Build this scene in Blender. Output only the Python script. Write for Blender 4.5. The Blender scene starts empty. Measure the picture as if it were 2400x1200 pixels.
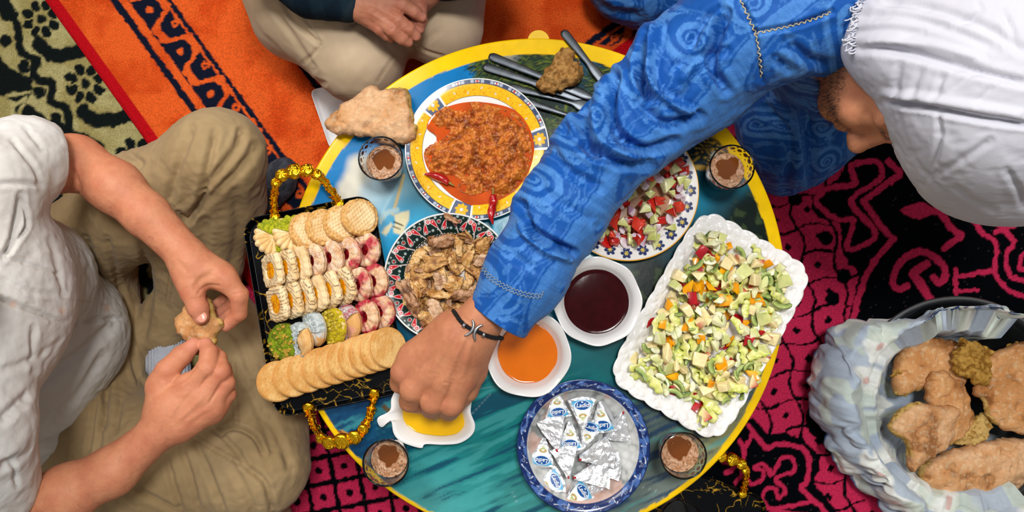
import bpy, math, random
import numpy as np
from mathutils import Vector, Matrix, Euler

C = bpy.context.scene.collection
SC = bpy.context.scene
rng = np.random.default_rng(7)
random.seed(7)

# ---------------------------------------------------------------- camera, world, light, exposure
CAM_Z = 1.69; TILT = math.radians(5.0); FPX = 1690.0
cd = bpy.data.cameras.new('camera'); cam = bpy.data.objects.new('camera', cd); C.objects.link(cam)
cam.location = (0, 0, CAM_Z); cam.rotation_euler = (TILT, 0, 0)
cd.sensor_width = 36.0; cd.lens = 36.0*FPX/2400.0; cd.clip_start = 0.05
SC.camera = cam

world = bpy.data.worlds.new('room_light'); SC.world = world; world.use_nodes = True
bgn = world.node_tree.nodes['Background']
bgn.inputs[0].default_value = (0.97, 0.98, 1.0, 1); bgn.inputs[1].default_value = 0.30

def area(name, loc, target, size, power, col):
    ld = bpy.data.lights.new(name, 'AREA'); ld.shape = 'RECTANGLE'; ld.size = size[0]; ld.size_y = size[1]
    ld.energy = power; ld.color = col
    o = bpy.data.objects.new(name, ld); C.objects.link(o); o.location = loc
    d = Vector(target) - Vector(loc); o.rotation_euler = d.to_track_quat('-Z', 'Y').to_euler()
    return o
area('skylight', (0.30, 0.62, 3.60), (0.05, 0.05, 0.3), (0.55, 0.55), 74, (1.0, 0.985, 0.96))
area('window_daylight', (-1.0, 1.25, 2.3), (0.05, 0.0, 0.3), (0.8, 0.8), 30, (1.0, 0.97, 0.93))

SC.view_settings.view_transform = 'Standard'; SC.view_settings.look = 'None'
SC.view_settings.gamma = 1.0; SC.view_settings.use_curve_mapping = False
SC.view_settings.exposure = 0.0
SC.cycles.use_denoising = True
SC.cycles.max_bounces = 24; SC.cycles.transmission_bounces = 24; SC.cycles.transparent_max_bounces = 24; SC.cycles.glossy_bounces = 4; SC.cycles.diffuse_bounces = 3
SC.cycles.caustics_reflective = False; SC.cycles.caustics_refractive = False
SC.cycles.sample_clamp_indirect = 4.0

# ---------------------------------------------------------------- design helpers: read a spot of the photograph at a known height
ct, st = math.cos(TILT), math.sin(TILT)
def W(px, py, z):
    """world point at height z that stands at pixel (px, py) of the 2400x1200 photograph"""
    x = (px-1200.0)/FPX; y = -(py-600.0)/FPX
    dy = y*ct + st; dz = y*st - ct
    s = (z-CAM_Z)/dz
    return np.array([x*s, dy*s, z])
def WA(pts, z):
    return np.array([W(p[0], p[1], z) for p in pts])
def PX(P):
    """plan coordinates (in photograph units) of world points"""
    P = np.asarray(P, float); x = P[..., 0]; y = P[..., 1]; z = P[..., 2]-CAM_Z
    yy = y*ct + z*st; zz = -y*st + z*ct
    return np.stack([1200 + FPX*x/(-zz), 600 - FPX*yy/(-zz)], -1)
def PPM(z): return FPX/(CAM_Z-z)          # pixels per metre at height z

def lin(h):
    """#rrggbb or 0-255 tuple -> linear rgb"""
    if isinstance(h, str):
        h = h.lstrip('#'); h = [int(h[i:i+2], 16) for i in (0, 2, 4)]
    c = np.array(h, float)/255.0
    return np.where(c <= 0.04045, c/12.92, ((c+0.055)/1.055)**2.4)

# ---------------------------------------------------------------- noise
def _hash(ix, iy, iz, seed):
    n = (ix.astype(np.uint32)*np.uint32(374761393) + iy.astype(np.uint32)*np.uint32(668265263)
         + iz.astype(np.uint32)*np.uint32(2147483647) + np.uint32(seed*1274126177 & 0xffffffff))
    n = (n ^ (n >> np.uint32(13)))*np.uint32(1274126177)
    n = (n ^ (n >> np.uint32(16)))*np.uint32(2246822519)
    n = n ^ (n >> np.uint32(15))
    return (n & np.uint32(0xffffff)).astype(np.float32)/float(0xffffff)
def vnoise(P, scale=1.0, seed=0):
    P = np.asarray(P, np.float32)*scale
    if P.shape[-1] == 2: P = np.concatenate([P, np.zeros(P.shape[:-1]+(1,), np.float32)], -1)
    f = np.floor(P); i = f.astype(np.int64); t = P-f; t = t*t*t*(t*(t*6-15)+10)
    r = 0
    for dx in (0, 1):
        wx = t[..., 0] if dx else 1-t[..., 0]
        for dy in (0, 1):
            wy = t[..., 1] if dy else 1-t[..., 1]
            for dz in (0, 1):
                wz = t[..., 2] if dz else 1-t[..., 2]
                r = r + wx*wy*wz*_hash(i[..., 0]+dx, i[..., 1]+dy, i[..., 2]+dz, seed)
    return r*2-1
def fbm(P, scale=1.0, oct=4, seed=0, gain=0.5):
    r = 0; a = 1.0; s = scale
    for k in range(oct):
        r = r + a*vnoise(P, s, seed+k*17); a *= gain; s *= 2.03
    return r
def worley(P, scale=1.0, seed=0):
    """distance to the nearest and second nearest feature point, and the id of the nearest"""
    P = np.asarray(P, np.float32)*scale
    if P.shape[-1] == 2: P = np.concatenate([P, np.zeros(P.shape[:-1]+(1,), np.float32)], -1)
    flat = bool(np.all(P[..., 2] == 0))
    f = np.floor(P); i = f.astype(np.int64)
    d1 = np.full(P.shape[:-1], 9.0, np.float32); d2 = d1.copy(); cid = np.zeros_like(d1)
    for dx in (-1, 0, 1):
        for dy in (-1, 0, 1):
            for dz in ((0,) if flat else (-1, 0, 1)):
                c = i + np.array([dx, dy, dz])
                h = [_hash(c[..., 0], c[..., 1], c[..., 2], seed+q) for q in (1, 2, 3)]
                v = np.stack([c[..., 0]+h[0], c[..., 1]+h[1], c[..., 2]+(0.0 if flat else h[2])], -1)-P
                d = np.sqrt((v*v).sum(-1))
                n = d < d1
                d2 = np.where(n, d1, np.minimum(d2, d)); cid = np.where(n, h[0], cid); d1 = np.where(n, d, d1)
    return d1, d2, cid
def smooth(a, b, x):
    t = np.clip((x-a)/(b-a), 0, 1); return t*t*(3-2*t)
def mix(a, b, t):
    t = np.asarray(t)[..., None] if np.ndim(t) else t
    return np.asarray(a)*(1-t)+np.asarray(b)*t

# ---------------------------------------------------------------- plane geometry
def seg_dist(P, a, b):
    a = np.asarray(a, float); b = np.asarray(b, float)
    ba = b-a; pa = P-a
    t = np.clip((pa@ba)/max(ba@ba, 1e-12), 0, 1)
    return np.linalg.norm(pa-t[..., None]*ba, axis=-1)
def line_dist(P, pts):
    d = np.full(P.shape[:-1], 1e9)
    for a, b in zip(pts[:-1], pts[1:]): d = np.minimum(d, seg_dist(P, a, b))
    return d
def smoothline(pts, n=6):
    """Catmull-Rom through the points"""
    p = np.asarray(pts, float); p = np.vstack([2*p[0]-p[1], p, 2*p[-1]-p[-2]])
    out = []
    for i in range(1, len(p)-2):
        for k in range(n):
            t = k/n
            out.append(0.5*((2*p[i])+(-p[i-1]+p[i+1])*t+(2*p[i-1]-5*p[i]+4*p[i+1]-p[i+2])*t*t+(-p[i-1]+3*p[i]-3*p[i+1]+p[i+2])*t**3))
    out.append(p[-2]); return np.array(out)
def closedline(pts, n=6):
    p = np.asarray(pts, float); L = len(p); out = []
    for i in range(L):
        a, b, c, d = p[i-1], p[i], p[(i+1) % L], p[(i+2) % L]
        for k in range(n):
            t = k/n
            out.append(0.5*((2*b)+(-a+c)*t+(2*a-5*b+4*c-d)*t*t+(-a+3*b-3*c+d)*t**3))
    return np.array(out)
def poly_sdf(P, poly):
    """signed distance to a closed polygon, negative inside"""
    poly = np.asarray(poly, float); n = len(poly)
    d = np.full(P.shape[:-1], 1e9); ins = np.zeros(P.shape[:-1], bool)
    x, y = P[..., 0], P[..., 1]
    for i in range(n):
        a, b = poly[i], poly[(i+1) % n]
        d = np.minimum(d, seg_dist(P, a, b))
        if a[1] != b[1]:
            c = ((a[1] > y) != (b[1] > y)) & (x < (b[0]-a[0])*(y-a[1])/(b[1]-a[1])+a[0])
            ins ^= c
    return np.where(ins, -d, d)

# ---------------------------------------------------------------- meshes
LOC = {}
def raw_mesh(name, V, F, col=None, smooth_=True):
    me = bpy.data.meshes.new(name)
    V = np.ascontiguousarray(V, np.float32)
    if isinstance(F, np.ndarray):
        n, k = F.shape
        me.vertices.add(len(V)); me.vertices.foreach_set('co', V.ravel())
        me.loops.add(n*k); me.loops.foreach_set('vertex_index', np.ascontiguousarray(F, np.int32).ravel())
        me.polygons.add(n); me.polygons.foreach_set('loop_start', np.arange(0, n*k, k, dtype=np.int32))
        me.update(calc_edges=True); me.validate()
    else:
        me.from_pydata([tuple(map(float, v)) for v in V], [], [tuple(int(i) for i in f) for f in F]); me.update()
    if smooth_:
        me.polygons.foreach_set('use_smooth', np.ones(len(me.polygons), bool))
    if col is not None:
        a = me.color_attributes.new('Col', 'FLOAT_COLOR', 'POINT')
        c = np.ones((len(V), 4), np.float32); c[:, :3] = col
        a.data.foreach_set('color', c.ravel())
    return me
def tag(o, label=None, cat=None, group=None, kind=None):
    if label: o['label'] = label
    if cat: o['category'] = cat
    if group: o['group'] = group
    if kind: o['kind'] = kind
    return o
def empty(name, loc, label, cat, group=None):
    o = bpy.data.objects.new(name, None); C.objects.link(o); o.location = tuple(map(float, loc)); o.empty_display_size = 0.02
    LOC[o.name] = np.array(loc, float); return tag(o, label, cat, group)
def obj(name, V, F, m, parent=None, col=None, loc=None, label=None, cat=None, group=None, kind=None, smooth_=True, world=True):
    """one mesh object; V in world coordinates (world=True) or in the parent's own"""
    V = np.asarray(V, float)
    if parent is None:
        if loc is None: loc = np.array([(V[:, 0].min()+V[:, 0].max())/2, (V[:, 1].min()+V[:, 1].max())/2, V[:, 2].min()])
        L = np.asarray(loc, float)
        me = raw_mesh(name, V-L if world else V, F, col, smooth_)
        o = bpy.data.objects.new(name, me); o.location = tuple(L); C.objects.link(o); LOC[o.name] = L
    else:
        base = LOC.get(parent.name, np.zeros(3))
        me = raw_mesh(name, V-base if world else V, F, col, smooth_)
        o = bpy.data.objects.new(name, me); C.objects.link(o); o.parent = parent; LOC[o.name] = base if world else np.zeros(3)
    if m: me.materials.append(m)
    return tag(o, label, cat, group, kind)
def dup(root, M=None, label=None, group=None):
    r = root.copy(); C.objects.link(r)
    if M is not None: r.matrix_world = M
    if label: r['label'] = label
    if group: r['group'] = group
    for ch in root.children:
        c = ch.copy(); C.objects.link(c); c.parent = r
        for g in ch.children:
            d = g.copy(); C.objects.link(d); d.parent = c
    return r
def join(parts):
    """[(V, F-array, col)] -> one"""
    Vs, Fs, Cs, n = [], [], [], 0
    for p in parts:
        Vs.append(p[0]); Fs.extend([tuple(int(i)+n for i in f) for f in p[1]]); n += len(p[0])
        if len(p) > 2 and p[2] is not None:
            c = np.asarray(p[2], float); Cs.append(np.broadcast_to(c, (len(p[0]), 3)))
    return np.vstack(Vs), Fs, (np.vstack(Cs) if Cs else None)
def gridF(nu, nv, wrap_v=False, off=0):
    """quads of a nu x nv grid of vertices"""
    i = np.arange(nu-1)[:, None]; j = np.arange(nv if wrap_v else nv-1)[None, :]
    j2 = (j+1) % nv
    q = np.stack([i*nv+j+0*j, (i+1)*nv+j, (i+1)*nv+j2, i*nv+j2+0*i], -1)
    return q.reshape(-1, 4)+off
def lathe(profile, seg=48, wob=None):
    """profile [(r, z)] turned about z; wob(theta, i) multiplies r"""
    pr = np.asarray(profile, float); th = np.arange(seg)*2*math.pi/seg
    r = pr[:, 0][:, None]*np.ones(seg)[None]
    z = pr[:, 1][:, None]*np.ones(seg)[None]
    if wob is not None: r, z = wob(r, z, th[None, :])
    V = np.stack([r*np.cos(th), r*np.sin(th), z], -1).reshape(-1, 3)
    return V, gridF(len(pr), seg, True)[:, ::-1]
def capfan(V, F, ring, flip=False):
    """close a ring of vertex indices with a fan; V, F as lists"""
    c = V[ring].mean(0); V = np.vstack([V, c]); n = len(V)-1
    F = [tuple(f) for f in F]
    for k in range(len(ring)):
        a, b = ring[k], ring[(k+1) % len(ring)]
        F.append((b, a, n) if flip else (a, b, n))
    return V, F
def tube(pts, r, seg=8, caps=True, flat=None):
    """tube along 3-D points, radius a number or per point"""
    P = np.asarray(pts, float); n = len(P); r = np.broadcast_to(np.asarray(r, float), (n,))
    T = np.gradient(P, axis=0); T /= np.maximum(np.linalg.norm(T, axis=1, keepdims=True), 1e-9)
    up = np.array([0, 0, 1.0]) if abs(T[0][2]) < 0.9 else np.array([1.0, 0, 0])
    N = np.cross(T[0], up); N /= np.linalg.norm(N)
    V = []
    th = np.arange(seg)*2*math.pi/seg
    for i in range(n):
        N = N-T[i]*(N@T[i]); N /= max(np.linalg.norm(N), 1e-9); B = np.cross(T[i], N)
        f = 1.0 if flat is None else flat
        V.append(P[i]+r[i]*(np.cos(th)[:, None]*N+f*np.sin(th)[:, None]*B))
    V = np.vstack(V); F = [tuple(q) for q in gridF(n, seg, True)]
    if caps:
        V, F = capfan(V, F, list(range(seg))); V, F = capfan(V, F, list(range((n-1)*seg, n*seg)), True)
    return V, F
def box(lo, hi):
    a, b = np.array(lo, float), np.array(hi, float)
    V = np.array([[x, y, z] for x in (a[0], b[0]) for y in (a[1], b[1]) for z in (a[2], b[2])])
    F = np.array([(0, 1, 3, 2), (4, 6, 7, 5), (0, 4, 5, 1), (2, 3, 7, 6), (0, 2, 6, 4), (1, 5, 7, 3)])
    return V, F
def vnormals(V, F):
    V = np.asarray(V); F = np.asarray(F)
    a, b, c = V[F[:, 0]], V[F[:, 1]], V[F[:, 2]]
    d = V[F[:, 3]] if F.shape[1] == 4 else c
    n = np.cross(c-a, d-b) if F.shape[1] == 4 else np.cross(b-a, c-a)
    N = np.zeros_like(V)
    for k in range(F.shape[1]): np.add.at(N, F[:, k], n)
    return N/np.maximum(np.linalg.norm(N, axis=1, keepdims=True), 1e-12)

# ---------------------------------------------------------------- soft bodies: distance fields meshed with surface nets
def smin(a, b, k):
    if k <= 0: return np.minimum(a, b)
    h = np.maximum(k-np.abs(a-b), 0)/k
    return np.minimum(a, b)-h*h*k*0.25
class Field:
    def __init__(s, lo, hi, h):
        s.lo = np.array(lo, float); s.h = h
        s.n = np.ceil((np.array(hi, float)-s.lo)/h).astype(int)+1
        s.D = np.full(tuple(s.n), 0.5, np.float32)
        s.ax = [(s.lo[k]+h*np.arange(s.n[k])).astype(np.float32) for k in range(3)]
    def sub(s, lo, hi):
        a = np.clip(np.floor((np.array(lo)-s.lo)/s.h).astype(int), 0, s.n); b = np.clip(np.ceil((np.array(hi)-s.lo)/s.h).astype(int)+1, 0, s.n)
        sl = tuple(slice(int(x), int(y)) for x, y in zip(a, b))
        g = np.meshgrid(*[s.ax[k][sl[k]] for k in range(3)], indexing='ij', sparse=True)
        return sl, g
    def put(s, sl, d, k):
        if s.D[sl].size: s.D[sl] = smin(s.D[sl], d, k)
    def cone(s, a, ra, b, rb, k=0.01, flat=None, target=None):
        a = np.asarray(a, np.float32); b = np.asarray(b, np.float32); m = max(ra, rb)*(1.0)+k+0.03
        sl, (X, Y, Z) = s.sub(np.minimum(a, b)-m, np.maximum(a, b)+m)
        if not all(q.stop > q.start for q in sl): return
        ba = b-a; L = float(ba@ba)+1e-12
        x, y, z = X-a[0], Y-a[1], Z-a[2]
        t = np.clip((x*ba[0]+y*ba[1]+z*ba[2])/L, 0, 1)
        dx, dy, dz = x-t*ba[0], y-t*ba[1], z-t*ba[2]
        q = dx*dx+dy*dy+dz*dz
        if flat is not None:
            n = np.asarray(flat[0], np.float32); n = n/np.linalg.norm(n); f = flat[1]
            c = dx*n[0]+dy*n[1]+dz*n[2]
            q = q+c*c*(f*f-1)
        d = np.sqrt(q)-(ra+(rb-ra)*t)
        s.put(sl, d, k) if target is None else target.put(sl, d, k)
    def chain(s, pts, rs, k=0.006, flat=None):
        for i in range(len(pts)-1): s.cone(pts[i], rs[i], pts[i+1], rs[i+1], k, flat)
    def ell(s, c, r, R=None, k=0.01):
        c = np.asarray(c, np.float32); r = np.asarray(r, np.float32); m = float(r.max())+k+0.03
        sl, (X, Y, Z) = s.sub(c-m, c+m)
        if not all(q.stop > q.start for q in sl): return
        x, y, z = X-c[0], Y-c[1], Z-c[2]
        if R is not None:
            R = np.asarray(R, np.float32)
            x, y, z = R[0, 0]*x+R[1, 0]*y+R[2, 0]*z, R[0, 1]*x+R[1, 1]*y+R[2, 1]*z, R[0, 2]*x+R[1, 2]*y+R[2, 2]*z
        k0 = np.sqrt((x/r[0])**2+(y/r[1])**2+(z/r[2])**2)+1e-6
        k1 = np.sqrt((x/r[0]**2)**2+(y/r[1]**2)**2+(z/r[2]**2)**2)+1e-6
        s.put(sl, k0*(k0-1)/k1, k)
    def branch(s):
        f = Field.__new__(Field); f.lo, f.h, f.n, f.ax = s.lo, s.h, s.n, s.ax; f.D = np.full(tuple(s.n), 0.5, np.float32); return f
    def mesh(s, iso=0.0):
        D = s.D-iso
        # close the surface at the sides of the grid
        for k in range(3):
            i = [slice(None)]*3; i[k] = 0; D[tuple(i)] = np.maximum(D[tuple(i)], s.h*0.5)
            i[k] = -1; D[tuple(i)] = np.maximum(D[tuple(i)], s.h*0.5)
        S = D < 0; nx, ny, nz = D.shape
        cnt = np.zeros((nx-1, ny-1, nz-1), np.int8)
        for dx in (0, 1):
            for dy in (0, 1):
                for dz in (0, 1): cnt += S[dx:nx-1+dx, dy:ny-1+dy, dz:nz-1+dz]
        act = np.argwhere((cnt > 0) & (cnt < 8))
        idx = np.full(cnt.shape, -1, np.int32); idx[act[:, 0], act[:, 1], act[:, 2]] = np.arange(len(act))
        acc = np.zeros((len(act), 3)); num = np.zeros(len(act))
        corners = [(x, y, z) for x in (0, 1) for y in (0, 1) for z in (0, 1)]
        val = {c: D[act[:, 0]+c[0], act[:, 1]+c[1], act[:, 2]+c[2]].astype(float) for c in corners}
        for c in corners:
            for k in range(3):
                if c[k] == 0:
                    e = list(c); e[k] = 1; e = tuple(e)
                    a, b = val[c], val[e]; m = (a < 0) != (b < 0)
                    t = np.where(m, a/np.where(m, a-b, 1), 0)
                    p = np.array(c, float)[None]+np.zeros((len(act), 1)); p[:, k] = t
                    acc += p*m[:, None]; num += m
        V = s.lo+(act+acc/num[:, None])*s.h
        Fs = []
        for k in range(3):
            a = [slice(None)]*3; b = [slice(None)]*3; a[k] = slice(0, -1); b[k] = slice(1, None)
            e = np.argwhere(S[tuple(a)] != S[tuple(b)])
            u, v = (k+1) % 3, (k+2) % 3
            ok = (e[:, u] > 0) & (e[:, v] > 0) & (e[:, u] < D.shape[u]-1) & (e[:, v] < D.shape[v]-1); e = e[ok]
            q = []
            for du, dv in ((-1, -1), (0, -1), (0, 0), (-1, 0)):
                c = e.copy(); c[:, u] += du; c[:, v] += dv; q.append(idx[c[:, 0], c[:, 1], c[:, 2]])
            q = np.stack(q, -1); ins = S[e[:, 0], e[:, 1], e[:, 2]]
            Fs.append(np.where(ins[:, None], q, q[:, ::-1]))
        return V, np.vstack(Fs)
def relax(V, F, it=1, lam=0.5):
    """Laplacian smoothing over the quads' edges"""
    F = np.asarray(F); E = np.vstack([F[:, [k, (k+1) % F.shape[1]]] for k in range(F.shape[1])])
    for _ in range(it):
        A = np.zeros_like(V); n = np.zeros(len(V))
        np.add.at(A, E[:, 0], V[E[:, 1]]); np.add.at(n, E[:, 0], 1); np.add.at(A, E[:, 1], V[E[:, 0]]); np.add.at(n, E[:, 1], 1)
        V = V+lam*(A/np.maximum(n, 1)[:, None]-V)
    return V
def axes(x, up=(0, 0, 1)):
    """rotation matrix whose columns are an x axis, a y axis and a z axis near up"""
    x = np.asarray(x, float); x = x/np.linalg.norm(x); u = np.asarray(up, float)
    y = np.cross(u, x); y /= np.linalg.norm(y); z = np.cross(x, y)
    return np.stack([x, y, z], 1)

# ---------------------------------------------------------------- materials
def mat(name, color='attr', rough=0.5, metal=0.0, spec=0.5, var=None, bump=None, sss=0.0, sssr=(1, 0.4, 0.2), sssd=0.004,
        trans=0.0, ior=1.45, coat=0.0, sheen=0.0, alpha=1.0, weave=None, voro=None):
    """procedural surface. color: linear rgb, hex or 'attr' (the mesh's woven/printed colours); var=(scale, amount) tints by noise;
    bump=(scale, strength, distance); weave=(scale, strength) thread relief; voro=(scale, strength)"""
    m = bpy.data.materials.new(name); m.use_nodes = True; t = m.node_tree; N = t.nodes; L = t.links
    b = N['Principled BSDF']
    I = b.inputs
    I['Roughness'].default_value = rough; I['Metallic'].default_value = metal; I['Specular IOR Level'].default_value = spec
    I['IOR'].default_value = ior; I['Transmission Weight'].default_value = trans; I['Coat Weight'].default_value = coat
    I['Coat Roughness'].default_value = 0.06
    I['Alpha'].default_value = alpha
    if sheen: I['Sheen Weight'].default_value = sheen; I['Sheen Roughness'].default_value = 0.5
    if sss:
        I['Subsurface Weight'].default_value = sss; I['Subsurface Radius'].default_value = sssr; I['Subsurface Scale'].default_value = sssd
    tc = N.new('ShaderNodeTexCoord')
    if isinstance(color, str) and color == 'attr':
        a = N.new('ShaderNodeVertexColor'); a.layer_name = 'Col'; src = a.outputs[0]
    else:
        r = N.new('ShaderNodeRGB'); c = lin(color) if isinstance(color, str) else np.asarray(color, float)
        r.outputs[0].default_value = (*c, 1); src = r.outputs[0]
    nz = N.new('ShaderNodeTexNoise'); nz.inputs['Scale'].default_value = (var or (40, 0.12))[0]; nz.inputs['Detail'].default_value = 4
    L.new(tc.outputs['Object'], nz.inputs['Vector'])
    mr = N.new('ShaderNodeMapRange'); amt = (var or (40, 0.12))[1]
    mr.inputs['From Min'].default_value = 0.25; mr.inputs['From Max'].default_value = 0.75
    mr.inputs['To Min'].default_value = 1-amt; mr.inputs['To Max'].default_value = 1+amt
    L.new(nz.outputs[0], mr.inputs['Value'])
    vm = N.new('ShaderNodeVectorMath'); vm.operation = 'SCALE'
    L.new(src, vm.inputs[0]); L.new(mr.outputs[0], vm.inputs['Scale']); L.new(vm.outputs[0], I['Base Color'])
    last = None
    def addbump(h, strength, dist):
        nonlocal last
        n = N.new('ShaderNodeBump'); n.inputs['Strength'].default_value = strength; n.inputs['Distance'].default_value = dist
        L.new(h, n.inputs['Height'])
        if last is not None: L.new(last, n.inputs['Normal'])
        last = n.outputs[0]
    if bump:
        z = N.new('ShaderNodeTexNoise'); z.inputs['Scale'].default_value = bump[0]; z.inputs['Detail'].default_value = 5
        L.new(tc.outputs['Object'], z.inputs['Vector']); addbump(z.outputs[0], bump[1], bump[2])
    if voro:
        z = N.new('ShaderNodeTexVoronoi'); z.inputs['Scale'].default_value = voro[0]
        L.new(tc.outputs['Object'], z.inputs['Vector']); addbump(z.outputs[0], voro[1], 0.002)
    if weave:
        for ax in ('X', 'Y'):
            z = N.new('ShaderNodeTexWave'); z.bands_direction = ax; z.inputs['Scale'].default_value = weave[0]; z.inputs['Distortion'].default_value = 0.4
            L.new(tc.outputs['Object'], z.inputs['Vector']); addbump(z.outputs[1], weave[1], 0.0006)
    if last is not None: L.new(last, I['Normal'])
    return m
# ================================================================ floor and rugs
TZ = 0.34                                                # height of the table top
fl = obj('floor', *box((-2.6, -2.2, -0.03), (2.6, 2.4, 0.0)), mat('floor_concrete', '#6d655c', 0.8, var=(6, 0.2), bump=(60, 0.3, 0.002)), kind='structure', smooth_=False)

plaster = mat('wall_plaster', '#dcd5ca', 0.9, var=(3, 0.08), bump=(30, 0.3, 0.004))
for nm, lo, hi in (('wall_left', (-2.7, -2.2, 0), (-2.6, 2.4, 2.6)), ('wall_right', (2.6, -2.2, 0), (2.7, 2.4, 2.6)), ('wall_back', (-2.7, 1.45, 0), (2.7, 1.55, 2.6)), ('wall_front', (-2.7, -2.3, 0), (2.7, -2.2, 2.6))):
    obj(nm, *box(lo, hi), plaster, kind='structure', smooth_=False)

rugmat = mat('rug_wool', 'attr', 0.95, spec=0.03, var=(300, 0.34), bump=(1400, 0.8, 0.003))
def rug(name, lo, hi, z, colf, label, h=0.003, rot=None, org=None, waves=0.002):
    """woven rug: a fine grid whose points carry the woven colours; lo, hi in the rug's own plane axes"""
    u = np.arange(lo[0], hi[0]+h, h); v = np.arange(lo[1], hi[1]+h, h)
    U, Vv = np.meshgrid(u, v, indexing='ij')
    if rot is None: X, Y = U, Vv
    else: X = org[0]+rot[0][0]*U+rot[1][0]*Vv; Y = org[1]+rot[0][1]*U+rot[1][1]*Vv
    P = np.stack([X, Y, np.full_like(X, z)], -1).reshape(-1, 3)
    col = colf(P, U.ravel(), Vv.ravel())
    n = fbm(P[:, :2], 3.0, 2, 5)*waves + vnoise(P[:, :2], 330, 9)*0.0007
    e = np.minimum.reduce([U-lo[0], hi[0]-U, Vv-lo[1], hi[1]-Vv]).ravel()
    P[:, 2] += n+waves-0.004*(1-smooth(0, 0.008, e))
    nu, nv = U.shape
    F = gridF(nu, nv)
    if rot is None or rot[0][0]*rot[1][1]-rot[0][1]*rot[1][0] > 0: pass
    else: F = F[:, ::-1]
    # skirt down to the floor
    ring = list(range(0, nv))+[i*nv+nv-1 for i in range(1, nu)]+[(nu-1)*nv+j for j in range(nv-2, -1, -1)]+[i*nv for i in range(nu-2, 0, -1)]
    low = P[ring].copy(); low[:, 2] = max(z-0.006, 0.001); k = len(P); R = len(ring)
    sk = np.array([(ring[i], k+i, k+(i+1) % R, ring[(i+1) % R]) for i in range(R)])
    return obj(name, np.vstack([P, low]), np.vstack([F, sk]), rugmat, col=np.vstack([col, col[ring]]), label=label, cat='rug')

PINK = lin('#e0325f'); BLK = lin('#080b10'); ORG = lin('#f96a2c'); NAVY = lin('#171d30'); REDB = lin('#c8141f'); CRM = lin('#b9b07a'); DGR = lin('#151c1c')

def ragged(Q, a=2.2, s=0.11, seed=3):
    return Q+np.stack([fbm(Q, s, 2, seed), fbm(Q, s, 2, seed+50)], -1)*a

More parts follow.
